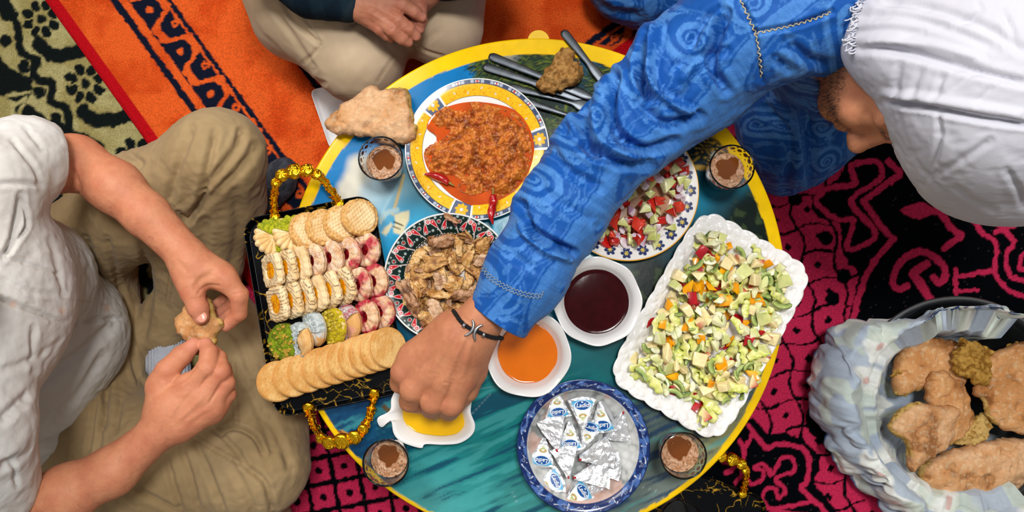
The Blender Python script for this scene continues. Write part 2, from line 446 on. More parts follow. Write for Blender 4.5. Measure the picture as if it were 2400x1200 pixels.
def red_rug_col(P, U, V):
    Q0 = PX(P); Q = ragged(Q0)
    def msk(d, w): return smooth(1.2, -1.2, d-w)
    # the pink field: a lattice of dark crossing lines with a dot in every cell
    a = math.radians(-11)
    L = np.stack([(Q[:, 0]-1880)*math.cos(a)+(Q[:, 1]-600)*math.sin(a), -(Q[:, 0]-1880)*math.sin(a)+(Q[:, 1]-600)*math.cos(a)], -1)
    right = Q[:, 0] > 1500
    cw = np.where(right, 78.0, 62.0); chh = np.where(right, 66.0, 62.0)
    gx = L[:, 0]+9*np.sin(L[:, 1]/21.0)*right; gy = L[:, 1]+7*np.sin(L[:, 0]/19.0)*right
    fx = np.abs((gx/cw+0.5) % 1-0.5)*cw; fy = np.abs((gy/chh+0.5) % 1-0.5)*chh
    brk = vnoise(np.stack([np.floor(gx/cw*2), np.floor(gy/chh*2)], -1), 1.0, 4)
    w = np.where(right, 3.6, 5.5)
    ln = np.maximum(msk(fx, w), np.where(right & (brk > 0.25), 0, msk(fy, w)))
    dx = np.abs(gx/cw % 1-0.5)*cw; dy = np.abs(gy/chh % 1-0.5)*chh
    dot = msk(np.where(right, dx+dy, np.hypot(dx, dy)), np.where(right, 10, 8.5))
    m = 1-np.maximum(ln, dot)                             # m: 1 pink, 0 black
    for c in ((1946, 391), (1861, 467), (1934, 557), (1976, 647), (1950, 700), (1955, 800)):
        m = m*(1-msk(np.hypot(Q[:, 0]-c[0], Q[:, 1]-c[1]), 17))
    # black field to the right
    edge = [(1978, 330), (1978, 373), (1975, 411), (1938, 436), (1902, 464), (1900, 490), (1917, 510), (1966, 525), (1972, 560), (1969, 583), (1981, 607), (2010, 640),
            (2001, 697), (1985, 760), (1978, 830), (1960, 880), (1925, 915), (1893, 960), (1887, 990), (1895, 1012), (1925, 1037), (1937, 1060), (2060, 1062), (2600, 1062), (2600, 250)]
    d = poly_sdf(Q, edge); m = np.where(d < 0, np.minimum(m, smooth(-1.2, 1.2, d)), m)
    low = [(1600, 1000), (1767, 981), (1800, 1019), (1840, 1013), (1881, 1029), (1919, 1067), (1922, 1100), (1905, 1129), (1958, 1196), (2010, 1300), (1600, 1300)]
    d = poly_sdf(Q, low); m = np.where(d < 3, np.minimum(m, smooth(-1.2, 1.2, d)), m)
    S = []
    S.append((closedline([(2051, 379), (2065, 402), (2058, 424), (1992, 472), (2045, 537), (2039, 566), (1992, 586), (1984, 570), (1998, 516), (1963, 516), (1925, 490), (1912, 467), (1946, 440), (2004, 432), (1992, 390)], 3), 6.5, True))
    S.append(([(2080, 379), (2109, 408), (2022, 472), (2062, 531), (2092, 560), (2048, 612), (2025, 653), (2010, 700), (1996, 770), (1988, 850)], 7.5, False))
    S.append(([(2188, 496), (2232, 478)], 9, False)); S.append(([(2205, 502), (2229, 537), (2252, 551), (2211, 583)], 8.5, False))
    S.append(([(2170, 618), (2138, 641), (2159, 668), (2185, 710)], 10, False))
    S.append((smoothline([(2124, 671), (2103, 677), (2092, 656), (2106, 618), (2144, 592), (2176, 595), (2208, 621), (2214, 648), (2200, 662), (2188, 650)], 4), 8.5, False))
    S.append((smoothline([(2278, 516), (2302, 548), (2334, 572), (2331, 630), (2340, 656), (2372, 685), (2420, 700)], 3), 6, False))
    S.append((smoothline([(2238, 630), (2246, 648), (2290, 640), (2331, 633)], 3), 6, False)); S.append(([(2238, 630), (2240, 694)], 5.5, False)); S.append(([(2242, 684), (2292, 680)], 4, False))
    S.append((smoothline([(2331, 522), (2375, 566), (2357, 598), (2369, 648), (2420, 662)], 3), 6, False)); S.append(([(2331, 545), (2400, 520)], 5, False))
    S.append((smoothline([(2420, 590), (2395, 600), (2390, 628), (2420, 632)], 3), 5, False))
    # the rug's lower right motif
    S.append((smoothline([(1754, 998), (1794, 1048), (1819, 1041), (1850, 1041), (1881, 1052), (1896, 1078), (1890, 1129), (1877, 1144), (1925, 1190), (1960, 1240)], 3), 6, False))
    S.append(([(1733, 1033), (1744, 1050), (1738, 1117), (1723, 1131)], 6, False)); S.append(([(1763, 1020), (1746, 1048)], 5.5, False))
    S.append((smoothline([(1742, 1112), (1758, 1133), (1781, 1127), (1790, 1106), (1780, 1100), (1769, 1096), (1783, 1086), (1796, 1094), (1806, 1114)], 4), 5.2, False))
    S.append((smoothline([(1812, 1110), (1826, 1080), (1834, 1073), (1858, 1075), (1860, 1104), (1830, 1115), (1819, 1126), (1836, 1142), (1838, 1156), (1823, 1165), (1818, 1148), (1798, 1144), (1787, 1168), (1806, 1192), (1850, 1186), (1905, 1174)], 4), 5.2, False))
    S.append((smoothline([(1695, 1080), (1712, 1085), (1718, 1096), (1700, 1108)], 4), 6, False)); S.append(([(1752, 1165), (1760, 1182), (1745, 1215)], 8, False))
    S.append((smoothline([(1730, 1330), (1790, 1215), (1860, 1205), (1920, 1215)], 4), 6, False))
    bb = Q0[:, 0] > 1650
    Qs = Q[bb]; ms = m[bb]
    for pts, w, cl in S:
        pts = np.asarray(pts, float)
        if cl: pts = np.vstack([pts, pts[:1]])
        box_ = (Qs[:, 0] > pts[:, 0].min()-20) & (Qs[:, 0] < pts[:, 0].max()+20) & (Qs[:, 1] > pts[:, 1].min()-20) & (Qs[:, 1] < pts[:, 1].max()+20)
        ms[box_] = np.maximum(ms[box_], msk(line_dist(Qs[box_], pts), w))
    leaf = np.hypot((Qs[:, 0]-2152)/43, (Qs[:, 1]-494)/(21*np.clip(1-np.abs(Qs[:, 0]-2152)/90, 0.3, 1)))
    ms = np.maximum(ms, smooth(1.05, 0.95, leaf)); m[bb] = ms
    sp = (vnoise(Q0, 0.5, 77) > 0.93)*0.25
    c = mix(BLK, PINK, np.clip(m, 0, 1))
    return mix(c, lin('#8a6f6f'), sp*(m < .5))
X0, Y0, _ = W(520, 1420, 0.0); X1, Y1, _ = W(2640, -360, 0.0)
rug('rug', (X0, Y0), (X1, Y1), 0.004, red_rug_col, 'black rug with crimson pink scrolls, zigzags and dotted lattice under the bread basket')

def cream_rug_col(P, U, V):
    Q0 = PX(P); Q = ragged(Q0, 3.2, 0.09, 8)
    def msk(d, w): return smooth(2.5, -2.5, d-w)
    m = np.zeros(len(Q))
    def add(x): nonlocal m; m = np.maximum(m, x)
    # scalloped dark chain with dots, repeated down the rug
    for ox, oy in ((0, 0), (175, 345), (-190, 60), (350, 690), (-60, 560)):
        add(msk(line_dist(Q, smoothline(np.array([(-40, -60), (12, 0), (42, 62), (50, 122), (86, 142), (80, 182), (122, 196), (120, 238), (158, 256), (164, 308), (200, 322), (235, 345)])+(ox, oy), 3)), 10))
        for c in ((15, 97), (57, 157), (93, 217), (132, 279)): add(msk(np.hypot(Q[:, 0]-c[0]-ox, Q[:, 1]-c[1]-oy), 15))
    for fx, fy, r in ((200, 197, 48), (97, 45, 45), (322, 372, 52), (95, 480, 55), (20, 640, 50), (-90, 250, 48), (205, 560, 50)):
        for k in range(8):
            t = k*math.pi/4+0.4; c = (fx+r*0.72*math.cos(t), fy+r*0.72*math.sin(t))
            e = np.hypot(((Q[:, 0]-c[0])*math.cos(t)+(Q[:, 1]-c[1])*math.sin(t))/(r*0.32), (-(Q[:, 0]-c[0])*math.sin(t)+(Q[:, 1]-c[1])*math.cos(t))/(r*0.24))
            add(smooth(1.12, 0.9, e))
        add(msk(np.hypot(Q[:, 0]-fx, Q[:, 1]-fy), r*0.24))
    for pts, w in (([(92, 102), (118, 128), (160, 128), (215, 112)], 17), ([(195, 262), (225, 282), (270, 280), (340, 262)], 17), ([(0, 10), (20, 40)], 14), ([(-30, 150), (8, 190), (45, 205)], 34), ([(60, 262), (90, 290), (120, 330)], 22), ([(70, 455), (60, 520)], 24)):
        add(msk(line_dist(Q, smoothline(pts, 4)), w))
    for pts, w in (([(0, 235), (30, 222), (70, 215)], 4), ([(0, 275), (35, 250), (62, 228)], 4), ([(40, 275), (58, 245)], 4)):
        m = m*(1-msk(line_dist(Q, smoothline(pts, 4)), w))
    c = mix(mix(CRM, lin('#a89c63'), np.clip(0.5+fbm(Q0, 0.03, 3, 2), 0, 1)), DGR, m)
    return c
X0, Y0, _ = W(-420, 1420, 0.0); X1, Y1, _ = W(519, -360, 0.0)
rug('rug', (X0, Y0), (X1, Y1), 0.004, cream_rug_col, 'cream rug with black flowers and scalloped vines at the corner by the kneeling man', h=0.0035)

# the orange rug lies over both; its corner is under the table
oc = W(635, 741, 0.015); o1 = W(105, 0, 0.015); o2 = W(1530, 70, 0.015)
e1 = (o1-oc)[:2]; e1 /= np.linalg.norm(e1); e2 = np.array([e1[1], -e1[0]])
if e2 @ (o2-oc)[:2] < 0: e2 = -e2
KP = 1000.0                                              # pattern units per metre
def orange_rug_col(P, U, V):
    Q = np.stack([U, V], -1)*KP; Qr = ragged(Q, 2.2, 0.12, 21)
    u, v = Qr[:, 0], Qr[:, 1]
    def band(a, b, c, off):
        """navy border band: a runs along it, b is the distance from the rug's edge"""
        n = np.zeros(len(a)); s = lambda d, w: smooth(1.4, -1.4, d-w)
        n = np.maximum(n, s(np.abs(b-c[0]), 8)); n = np.maximum(n, s(np.abs(b-c[1]), c[2]))
        n = n*(1-s(np.abs(b-c[1]-c[2]+15), 2.5))
        ph = 2*math.pi*(a-off)/129.0
        wv = c[1]-3+c[2]*0.62*np.clip(1.25*np.sin(ph+0.5*np.sin(2*ph)*0.6), -1, 1)
        slope = 1+0.75*np.abs(np.cos(ph))
        n = n*(1-s(np.abs(b-wv)/slope, 7.5))
        k = np.floor((a-off)/129.0)*129+off
        d1 = np.hypot(a-k-97, b-c[1]-c[2]*0.30+22); d2 = np.hypot(a-k-32, b-c[1]+c[2]*0.42-12)
        d1 = np.hypot(a-k-32, b-(c[1]-c[2]*0.34)); d2 = np.hypot(a-k-97, b-(c[1]+c[2]*0.36))
        n = n*(1-s(d1, 9)); n = n*(1-s(np.abs(d2-7), 3))
        return n
    n = np.maximum(band(u, v, (134, 203, 42), 225.0), band(v, u, (76, 42, 19), 40.0)*(v > 330))
    n = np.maximum(n, smooth(1.4, -1.4, np.abs(v-401)-8))
    c = mix(ORG, lin('#e0501d'), np.clip(0.35+0.9*fbm(P[:, :2], 18, 4, 6), 0, 1))
    c = mix(c, NAVY, n)
    b = smooth(30, 27, np.minimum(Q[:, 0], Q[:, 1]))
    return mix(c, REDB, b)
rug('rug', (0, 0), (1.45, 1.35), 0.0165, orange_rug_col, 'orange rug with navy wave border and red edging under the kneeling man', rot=(e1, e2), org=oc[:2], waves=0.002)

# ================================================================ the low round table
TC = np.array([0.04454, 0.07133]); TR = 0.4693
YEL = lin('#f2c40a')
def table_col(P):
    Q = PX(P); q = Q+np.stack([fbm(Q, 0.012, 3, 31), fbm(Q, 0.012, 3, 32)], -1)*14
    blobs = [(760, 470, 60, '#0f86c4'), (800, 370, 60, '#0f7dbb'), (870, 300, 60, '#0d72b0'), (960, 245, 60, '#0b68a6'), (1060, 190, 50, '#0c6a9c'), (1120, 170, 40, '#0e6f95'),
             (830, 440, 55, '#cfd6d2'), (800, 490, 40, '#d9d6c6'), (870, 470, 50, '#a9cbd8'), (900, 430, 40, '#9dc0d0'), (940, 520, 50, '#2f9fcb'), (910, 600, 60, '#1c8fc2'), (960, 420, 50, '#4a7a86'),
             (1060, 140, 30, '#33502c'), (1200, 170, 70, '#1e2c28'), (1300, 170, 60, '#23302a'), (1420, 180, 50, '#20597a'), (1180, 150, 30, '#c9c8bd'), (1280, 270, 60, '#14231f'), (1330, 330, 50, '#274a59'), (1240, 240, 30, '#1b2722'),
             (1660, 330, 50, '#13303a'), (1690, 300, 30, '#1878a0'), (1650, 400, 50, '#1b3a44'), (1700, 440, 40, '#2487a3'), (1640, 460, 40, '#0d86a8'),
             (1750, 520, 60, '#12201b'), (1790, 600, 60, '#152219'), (1700, 480, 30, '#19303a'), (1530, 640, 60, '#15231f'), (1500, 700, 50, '#14352f'), (1560, 560, 50, '#0e4655'),
             (1300, 560, 90, '#07a0c0'), (1280, 640, 80, '#0898bb'), (1240, 720, 60, '#0a8db0'), (1000, 700, 80, '#0d5e78'), (940, 780, 60, '#0e4a66'), (960, 860, 50, '#0c3c5a'), (1130, 640, 60, '#0b7fa5'),
             (820, 960, 60, '#14466b'), (880, 930, 50, '#123f63'), (860, 1010, 60, '#0e3d66'), (900, 1040, 50, '#0f5871'), (1100, 700, 60, '#0a6f8f'),
             (1400, 850, 60, '#0c6a70'), (1340, 900, 60, '#0d6b70'), (1180, 930, 60, '#117a7c'), (1120, 1000, 60, '#157d7d'), (1180, 1060, 60, '#12706f'), (1020, 1080, 60, '#1a7c80'), (1100, 1150, 60, '#2a8787'), (1050, 1190, 50, '#4a9494'), (1200, 1180, 60, '#3a8482'),
             (1540, 980, 60, '#4d5b57'), (1500, 1060, 60, '#5c6a66'), (1560, 1130, 50, '#6d7872'), (1650, 1070, 40, '#8a8a5a'), (1700, 1000, 50, '#7f7f55'), (1420, 1180, 50, '#5d716d'), (1500, 900, 60, '#25484a'), (1600, 900, 90, '#47584f'), (1450, 760, 50, '#10383a')]
    w = 0; acc = 0
    for x, y, r, c in blobs:
        k = np.exp(-((q[:, 0]-x)**2+(q[:, 1]-y)**2)/(r*r*1.3))+1e-7*r*r/((q[:, 0]-x)**2+(q[:, 1]-y)**2+r)
        acc = acc+k[:, None]*lin(c); w = w+k
    col = acc/w[:, None]
    # brush strokes of the painted sea, running up to the right
    a = math.radians(-24)
    s = np.stack([(Q[:, 0]*math.cos(a)+Q[:, 1]*math.sin(a))*0.006, (-Q[:, 0]*math.sin(a)+Q[:, 1]*math.cos(a))*0.06], -1)
    sea = smooth(840, 960, Q[:, 1]+0.25*(1250-Q[:, 0])*(Q[:, 0] < 1250)*0.5)
    st_ = fbm(s, 1.0, 4, 61)
    col = mix(col, lin('#083056'), np.clip((st_-0.15)*2.4, 0, 0.75)*sea)
    col = mix(col, lin('#49a3a4'), np.clip((-st_-0.25)*1.6, 0, 0.5)*sea)
    def paint(m, c): nonlocal col; col = mix(col, lin(c), np.clip(m, 0, 1))
    # blue band inside the rim, ragged against a cream patch
    band = line_dist(q, smoothline([(735, 505), (770, 430), (820, 360), (885, 290), (960, 235), (1040, 190), (1105, 165)], 5))
    paint(smooth(40, 30, band), '#0c74b4')
    cream_patch = closedline([(790, 440), (815, 405), (838, 380), (862, 372), (880, 380), (870, 420), (850, 450), (826, 480), (800, 505), (775, 505)], 4)
    paint(smooth(10, -14, poly_sdf(q, cream_patch))*0.9, '#d8d2bf')
    # pale fish tails and reeds
    for pl in ([(925, 505), (958, 492), (957, 520), (945, 555), (922, 545)], [(893, 545), (915, 520), (921, 528), (905, 552)]):
        paint(smooth(3, -3, poly_sdf(Q+fbm(Q, 0.05, 2, 5)[:, None]*3, pl)), '#d9cfa9')
    for pl, w_, c in (([(920, 502), (930, 470), (938, 440), (946, 412)], 3.5, '#c9b27a'), ([(895, 500), (910, 470), (930, 440)], 2.5, '#9cc3d0'), ([(924, 520), (944, 528)], 1.4, '#2a2a25'), ([(921, 530), (938, 536)], 1.4, '#2a2a25'), ([(890, 520), (905, 500), (930, 492)], 6, '#a9c5c9')):
        paint(smooth(1.5, -1.5, line_dist(Q, smoothline(pl, 4))-w_), c)
    # palm fronds at the top and at the right
    r2 = np.random.default_rng(4)
    def frond(cx, cy, n, L, cols, spread=6.28, a0=0.0):
        nonlocal col
        near = (np.abs(Q[:, 0]-cx) < L*1.3) & (np.abs(Q[:, 1]-cy) < L*1.3)
        Qn = Q[near]; cn = col[near]
        for k in range(n):
            t = a0+spread*(k+r2.random()*0.7)/n; l = L*(0.55+0.45*r2.random())
            p = [(cx, cy), (cx+0.5*l*math.cos(t), cy+0.5*l*math.sin(t)-0.05*l), (cx+l*math.cos(t+0.12), cy+l*math.sin(t+0.12)+0.1*l)]
            cn = mix(cn, lin(cols[k % len(cols)]), smooth(1.4, -1.0, line_dist(Qn, smoothline(p, 3))-1.1))
        col[near] = cn
    G = ['#0d1a16', '#16302a', '#0b1412', '#6f7a1f', '#0f2622', '#3d5a24']
    for c in ((1130, 152, 34, 44), (1160, 185, 40, 60), (1250, 150, 40, 60), (1215, 205, 44, 70), (1300, 145, 40, 55), (1405, 200, 40, 60), (1440, 160, 30, 50), (1330, 290, 44, 60), (1280, 300, 30, 40), (1700, 300, 20, 30)):
        frond(c[0], c[1], c[2]*2, c[3], G)
    for x in (1635, 1648, 1660, 1672, 1684): paint(smooth(1.5, -1.5, line_dist(Q, [(x, 335), (x-4+8*r2.random(), 380)])-1.8)*0.9, '#0a1c26')
    frond(1662, 352, 60, 46, ['#0a1618', '#12303a', '#0a1618', '#c9a12c'])
    paint(smooth(1.5, -1.5, line_dist(q, smoothline([(1598, 330), (1640, 320), (1700, 342)], 4))-6.5), '#d9b02f')
    paint(smooth(1.5, -1.5, line_dist(q, smoothline([(1598, 338), (1640, 329), (1690, 348)], 4))-2.5), '#7a5a1e')
    paint(smooth(2, -2, line_dist(q, smoothline([(1620, 386), (1650, 390), (1690, 398)], 4))-6), '#c9a24a')
    paint(smooth(4, -4, np.hypot(q[:, 0]-1664, q[:, 1]-366)-8), '#d8dcd0')
    # dark wood on the right
    fr = np.clip(fbm(Q, 0.05, 4, 44)*1.6+0.2, 0, 1)
    dk = np.maximum(smooth(75, 45, np.hypot((Q[:, 0]-1765)/1.0, (Q[:, 1]-530)/1.3)), smooth(60, 35, np.hypot(Q[:, 0]-1520, (Q[:, 1]-660)/1.1)))
    paint(dk*0.9, '#101c18'); paint(dk*smooth(0.55, 0.9, fr)*0.7, '#3f5030')
    # little boat and rock
    paint(smooth(2, -2, poly_sdf(q, [(795, 1008), (806, 1000), (825, 1012), (842, 1010), (856, 1002), (846, 1016), (820, 1026), (800, 1028)])), '#c8873a')
    paint(smooth(1.5, -1.5, line_dist(q, [(796, 1008), (812, 1014)])-3), '#7a2f22')
    paint(smooth(2, -2, poly_sdf(q, [(895, 945), (906, 934), (912, 950), (914, 968), (900, 972)])), '#5d4a30')
    for k in range(26):                                   # scratches
        x, y = r2.uniform(760, 1700), r2.uniform(250, 1180); t = r2.uniform(-1, 1.2); l = r2.uniform(20, 90)
        paint(smooth(0.9, -0.6, line_dist(Q, [(x, y), (x+l*math.cos(t), y+l*math.sin(t))])-0.5)*0.28, '#d0d8d8')
    # yellow painted border, set a little off centre
    d = np.hypot(P[:, 0]-TC[0]+0.002, P[:, 1]-TC[1]+0.013)-(TR-0.0195)+0.0012*fbm(Q, 0.04, 3, 71)
    col = mix(col, YEL, smooth(-0.0006, 0.0006, d))
    return col
tab = empty('table', (TC[0], TC[1], 0.0225), 'low round table painted with a seascape inside a yellow border', 'table')
nr, na = 175, 620
rr = np.concatenate([np.linspace(0.002, TR-0.004, nr), TR-0.004+0.004*np.sin(np.linspace(0.3, 1.57, 4))])
zz = np.concatenate([np.full(nr, TZ), TZ-0.004+0.004*np.cos(np.linspace(0.3, 1.57, 4))])
V, F = lathe(np.c_[rr, zz], na); V[:, :2] += TC
col = table_col(V)
V, F = capfan(V, F, list(range(na)), True); col = np.vstack([col, col[:1]])
obj('table_top', V, F, mat('table_paint', 'attr', 0.17, spec=0.30, var=(30, 0.10), bump=(26, 0.10, 0.003)), tab, col=col)
V, F = lathe([(TR-0.10, TZ-0.026), (TR-0.002, TZ-0.026), (TR, TZ-0.022), (TR, TZ-0.003)], 200); V[:, :2] += TC
ym = mat('yellow_enamel', YEL, 0.35, var=(20, 0.08), bump=(40, 0.1, 0.002))
obj('rim', V, F, ym, tab)
V, F = lathe([(0.003, TZ-0.024), (TR-0.09, TZ-0.024)], 64); V[:, :2] += TC
wood = mat('dark_wood', '#4a3222', 0.6, var=(14, 0.25), bump=(50, 0.3, 0.002))
obj('underside', V, F[:, ::-1], wood, tab)
tb = W(1262, 98, TZ-0.012); th = np.linspace(0, math.pi, 20)
pl = np.vstack([np.c_[0.021*np.cos(th), 0.021*np.sin(th)]]); top = np.c_[pl+tb[:2], np.full(20, TZ-0.006)]; bot = np.c_[pl+tb[:2], np.full(20, TZ-0.018)]
V = np.vstack([top, bot]); F = [tuple(range(20)), tuple(range(39, 19, -1))]+[(i, 20+i, 21+i, i+1) for i in range(19)]+[(19, 39, 20, 0)]
obj('latch_tab', V, F, ym, tab, smooth_=False, label='small round yellow tab on the table edge')
for k in range(4):
    t = math.radians(45+90*k); a = TC+0.27*np.array([math.cos(t), math.sin(t)]); b = TC+0.33*np.array([math.cos(t), math.sin(t)])
    V, F = tube([(a[0], a[1], TZ-0.024), ((a[0]*2+b[0])/3, (a[1]*2+b[1])/3, 0.2), (b[0], b[1], 0.0225)], [0.022, 0.02, 0.016], 12)
    obj('leg', V, F, wood, tab)
# ================================================================ crockery, trays, cutlery, glasses
def at(px, py, z): return W(px, py, z)
CER = mat('printed_ceramic', 'attr', 0.16, spec=0.45, var=(20, 0.02))
WHT = mat('white_porcelain', '#eeecea', 0.14, spec=0.5, var=(15, 0.02), coat=0.3)
def dense(prof, n):
    p = np.asarray(prof, float); s = np.r_[0, np.cumsum(np.linalg.norm(np.diff(p, axis=0), axis=1))]
    t = np.linspace(0, s[-1], n); return np.c_[np.interp(t, s, p[:, 0]), np.interp(t, s, p[:, 1])]
def plate(name, c, R, prof, colf, seg, label, cat, n=110, bottom=None, wob=None, m=CER):
    """turned dish; prof: inner surface from the centre to the lip (r, z) in metres, closed below by the same line 3 mm lower"""
    top = dense(smoothline(prof, 5), n)
    lip = [(top[-1, 0]+0.0008, top[-1, 1]-0.0006), (top[-1, 0]+0.0006, top[-1, 1]-0.0022)]
    under = dense(smoothline(prof, 5), 24)[::-1]; under = under[1:]-np.array([0.0, 0.0034])
    under = bottom if bottom is not None else under
    pr = np.vstack([top, lip, under]); pr[:, 0] = np.maximum(pr[:, 0], 0.00002)
    V, F = lathe(pr, seg, wob)
    th = np.arctan2(V[:, 1], V[:, 0]); r = np.hypot(V[:, 0], V[:, 1])
    col = colf(r, th, V) if colf is not None else None
    if col is not None: col[(n+1)*seg:] = lin('#d8d6d2')
    F = F[:, ::-1]*1
    o = obj(name, V+c, F[:, ::-1], m, col=col, loc=np.array(c), label=label, cat=cat)
    return o
def polar(r, th, a, rad):
    """local offset (tangential, radial) from a spot at angle a, radius rad"""
    d = (th-a+math.pi) % (2*math.pi)-math.pi
    return d*rad, r-rad
def flower_mask(u, v, n, r1, r2, rot=0.0):
    t = np.arctan2(v, u)+rot; rr = np.hypot(u, v)
    e = r2+(r1-r2)*np.abs(np.cos(t*n/2.0))**0.7
    return smooth(0.0004, -0.0004, rr-e)

# ---- yellow-bordered plate
def yellow_plate_col(r, th, V):
    c = np.tile(lin('#efeeec'), (len(r), 1))
    s = lambda d, w=0.0003: smooth(w, -w, d)
    k = 1.0
    def put(m, h): nonlocal c; c = mix(c, lin(h), m)
    band = s(np.abs(r-0.1145)-0.0108)
    put(s(np.abs(r-0.1145)-0.0116), '#3c4252'); put(band, '#f3bc1d')
    sp = vnoise(np.stack([th*40, r*500], -1), 1.0, 3); put(band*(sp > 0.45), '#e0a010')
    for i in range(27):
        a = i*2*math.pi/27+0.1; u, v = polar(r, th, a, 0.1145+0.004*math.sin(i*2.4))
        t = 0.8*math.sin(i*1.7); uu, vv = u*math.cos(t)-v*math.sin(t), u*math.sin(t)+v*math.cos(t)
        put(s(np.hypot(uu/0.0013, (vv+0.001)/0.0026)-1, 0.2)*(r > 0.1), '#cfd6cf')
    navy = s(np.abs(r-0.1297)-0.0032); put(navy, '#3d4c6b')
    put(navy*(np.abs(((th*22/math.pi) % 1)-0.5) < 0.16), '#aab4c4'); 
    f = (th*11/math.pi) % 1; put(navy*(np.abs(f-0.5) < 0.055)*s(np.abs(r-0.1297)-0.0017), '#d8442a')
    put(navy*(np.abs(f-0.5) < 0.12)*(np.abs(f-0.5) > 0.055)*s(np.abs(r-0.1297)-0.0020), '#e6e6e6')
    put(s(np.abs(np.abs(r-0.1297)-0.0032)-0.0003), '#2a3550')
    for a in (math.radians(135), math.radians(9), math.radians(256)):
        u, v = polar(r, th, a, 0.1185); d = np.maximum(np.abs(u)-0.0190, np.abs(v)-0.0150)
        put(s(d-0.0016)*(r > 0.1), '#efeeec'); 
        d2 = np.maximum(np.abs(u)-0.0170, np.abs(v)-0.0147); put(s(d2), '#2f3b52'); put(s(d2+0.0006), '#566580')
        put(flower_mask(u, v, 8, 0.0125, 0.0075), '#f2b41c'); put(s(np.hypot(u, v)-0.0036), '#8fa0a8'); put(s(np.hypot(u, v)-0.0028), '#dfe6e6')
    put(s(0.1336-r), '#efeeec')
    return c
PY = at(1118, 348, 0.362); PY[2] = TZ+0.0035
plate('dinner_plate', PY, 0.135, [(0.0, 0.003), (0.07, 0.003), (0.09, 0.006), (0.104, 0.011), (0.12, 0.016), (0.1345, 0.019)], yellow_plate_col, 540, 'dinner plate with yellow border and grey flower squares, holding the minced stew', 'plate', n=150)
# ---- dark plate with red drops
def dark_plate_col(r, th, V):
    c = np.tile(lin('#e6e2dc'), (len(r), 1)); s = lambda d, w=0.0003: smooth(w, -w, d)
    def put(m, h): nonlocal c; c = mix(c, lin(h), m)
    put(s(np.abs(r-0.0995)-0.0165), '#10241f')
    q = (th*40/math.pi) % 1; rr = (r-0.0765)/0.0062                  # stepped key border
    key = ((np.abs(q-0.5) < 0.27) & (np.abs(rr-0.5) < 0.5)) & ~((np.abs(q-0.5) < 0.10) & (np.abs(rr-0.35) < 0.22))
    q2 = (q+0.5) % 1; key |= (np.abs(q2-0.5) < 0.25) & (np.abs(rr-0.88) < 0.14)
    put(key*1.0, '#181d1b')
    n = 17
    for i in range(n):
        a0 = i*2*math.pi/n
        for da, rad, kind in ((0.0, 0.103, 'd'), (0.092, 0.109, 'o'), (0.185, 0.098, 'D'), (0.277, 0.105, 'f'), (0.06, 0.092, '.'), (0.13, 0.092, ','), (0.235, 0.092, '.'), (0.33, 0.0915, ','), (0.23, 0.112, ','), (0.05, 0.1125, ','), (0.325, 0.113, '.'), (0.14, 0.113, ',')):
            u, v = polar(r, th, a0+da, rad)
            if kind in 'dD':
                t = 0.5 if kind == 'd' else -0.35; uu, vv = u*math.cos(t)-v*math.sin(t), u*math.sin(t)+v*math.cos(t)
                if kind == 'd': vv = -vv
                w = 0.0042*np.clip(1-(vv+0.0075)/0.0165, 0, 1)**0.6
                d = np.where(vv > -0.004, np.abs(uu)-w, np.hypot(uu, vv+0.004)-0.0038)
                put(s(d-0.0009), '#ddd3cf'); put(s(d), '#c21a26'); put(s(np.hypot(uu, vv+0.0042)-0.0015), '#e9b0ae')
            elif kind == 'o':
                d = np.hypot(u, v); put(s(d-0.0046), '#e3d9d5'); put(s(d-0.0030), '#c21a26'); put(s(d-0.0014), '#e6c4c0')
            elif kind == 'f':
                d = np.hypot(u, v); put(s(np.abs(d-0.0033)-0.0008)*(np.cos(9*np.arctan2(v, u)) > -0.1), '#d5d2ce'); put(s(d-0.0017), '#c21a26')
            else: put(s(np.hypot(u, v)-(0.0024 if kind == '.' else 0.0015)), '#9fb0ad')
    put(s(0.1155-r), '#d9dcda')
    return c
PD = at(1052, 650, 0.372); PD[2] = TZ+0.0035
plate('serving_plate', PD, 0.118, [(0.0, 0.004), (0.06, 0.005), (0.075, 0.012), (0.083, 0.019), (0.1, 0.0275), (0.1178, 0.0325)], dark_plate_col, 640, 'dark green plate with red drops and white dots, holding shredded chicken', 'plate', n=140)
# ---- white plate with blue flowers
def blue_flower_col(r, th, V):
    c = np.tile(lin('#f0eee9'), (len(r), 1)); s = lambda d, w=0.0003: smooth(w, -w, d)
    def put(m, h): nonlocal c; c = mix(c, lin(h), m)
    put(s(np.abs(r-0.0955)-0.0006), '#d8a24a')
    for i in range(24):
        a = math.radians(-1+15*i); u, v = polar(r, th, a, 0.1180+0.0012*(-1)**i)
        put(flower_mask(u, v, 6, 0.0112, 0.0058, i*0.7), '#1d2f66'); put(flower_mask(u, v, 6, 0.0046, 0.0010, i*0.7), '#d7c05a')
        u, v = polar(r, th, a+math.radians(7.5), 0.1085); put(s(np.abs(v-u*0.7+0.002*np.sin(u*600))-0.0004)*(np.abs(u) < 0.007), '#1d2f66')
        u, v = polar(r, th, a+math.radians(5.5), 0.104); put(s(np.hypot(u/0.003, (v-u*0.3)/0.0018)-1, 0.2), '#e0942a')
    put(s(0.1318-r), '#e2a022')
    return c
PB = at(1469, 444, 0.362); PB[2] = TZ+0.0035
plate('salad_plate', PB, 0.134, [(0.0, 0.003), (0.07, 0.003), (0.09, 0.007), (0.104, 0.014), (0.12, 0.0175), (0.1336, 0.0205)], blue_flower_col, 560, 'white plate with dark blue flowers and orange rim, holding tomato salad', 'plate', n=130)
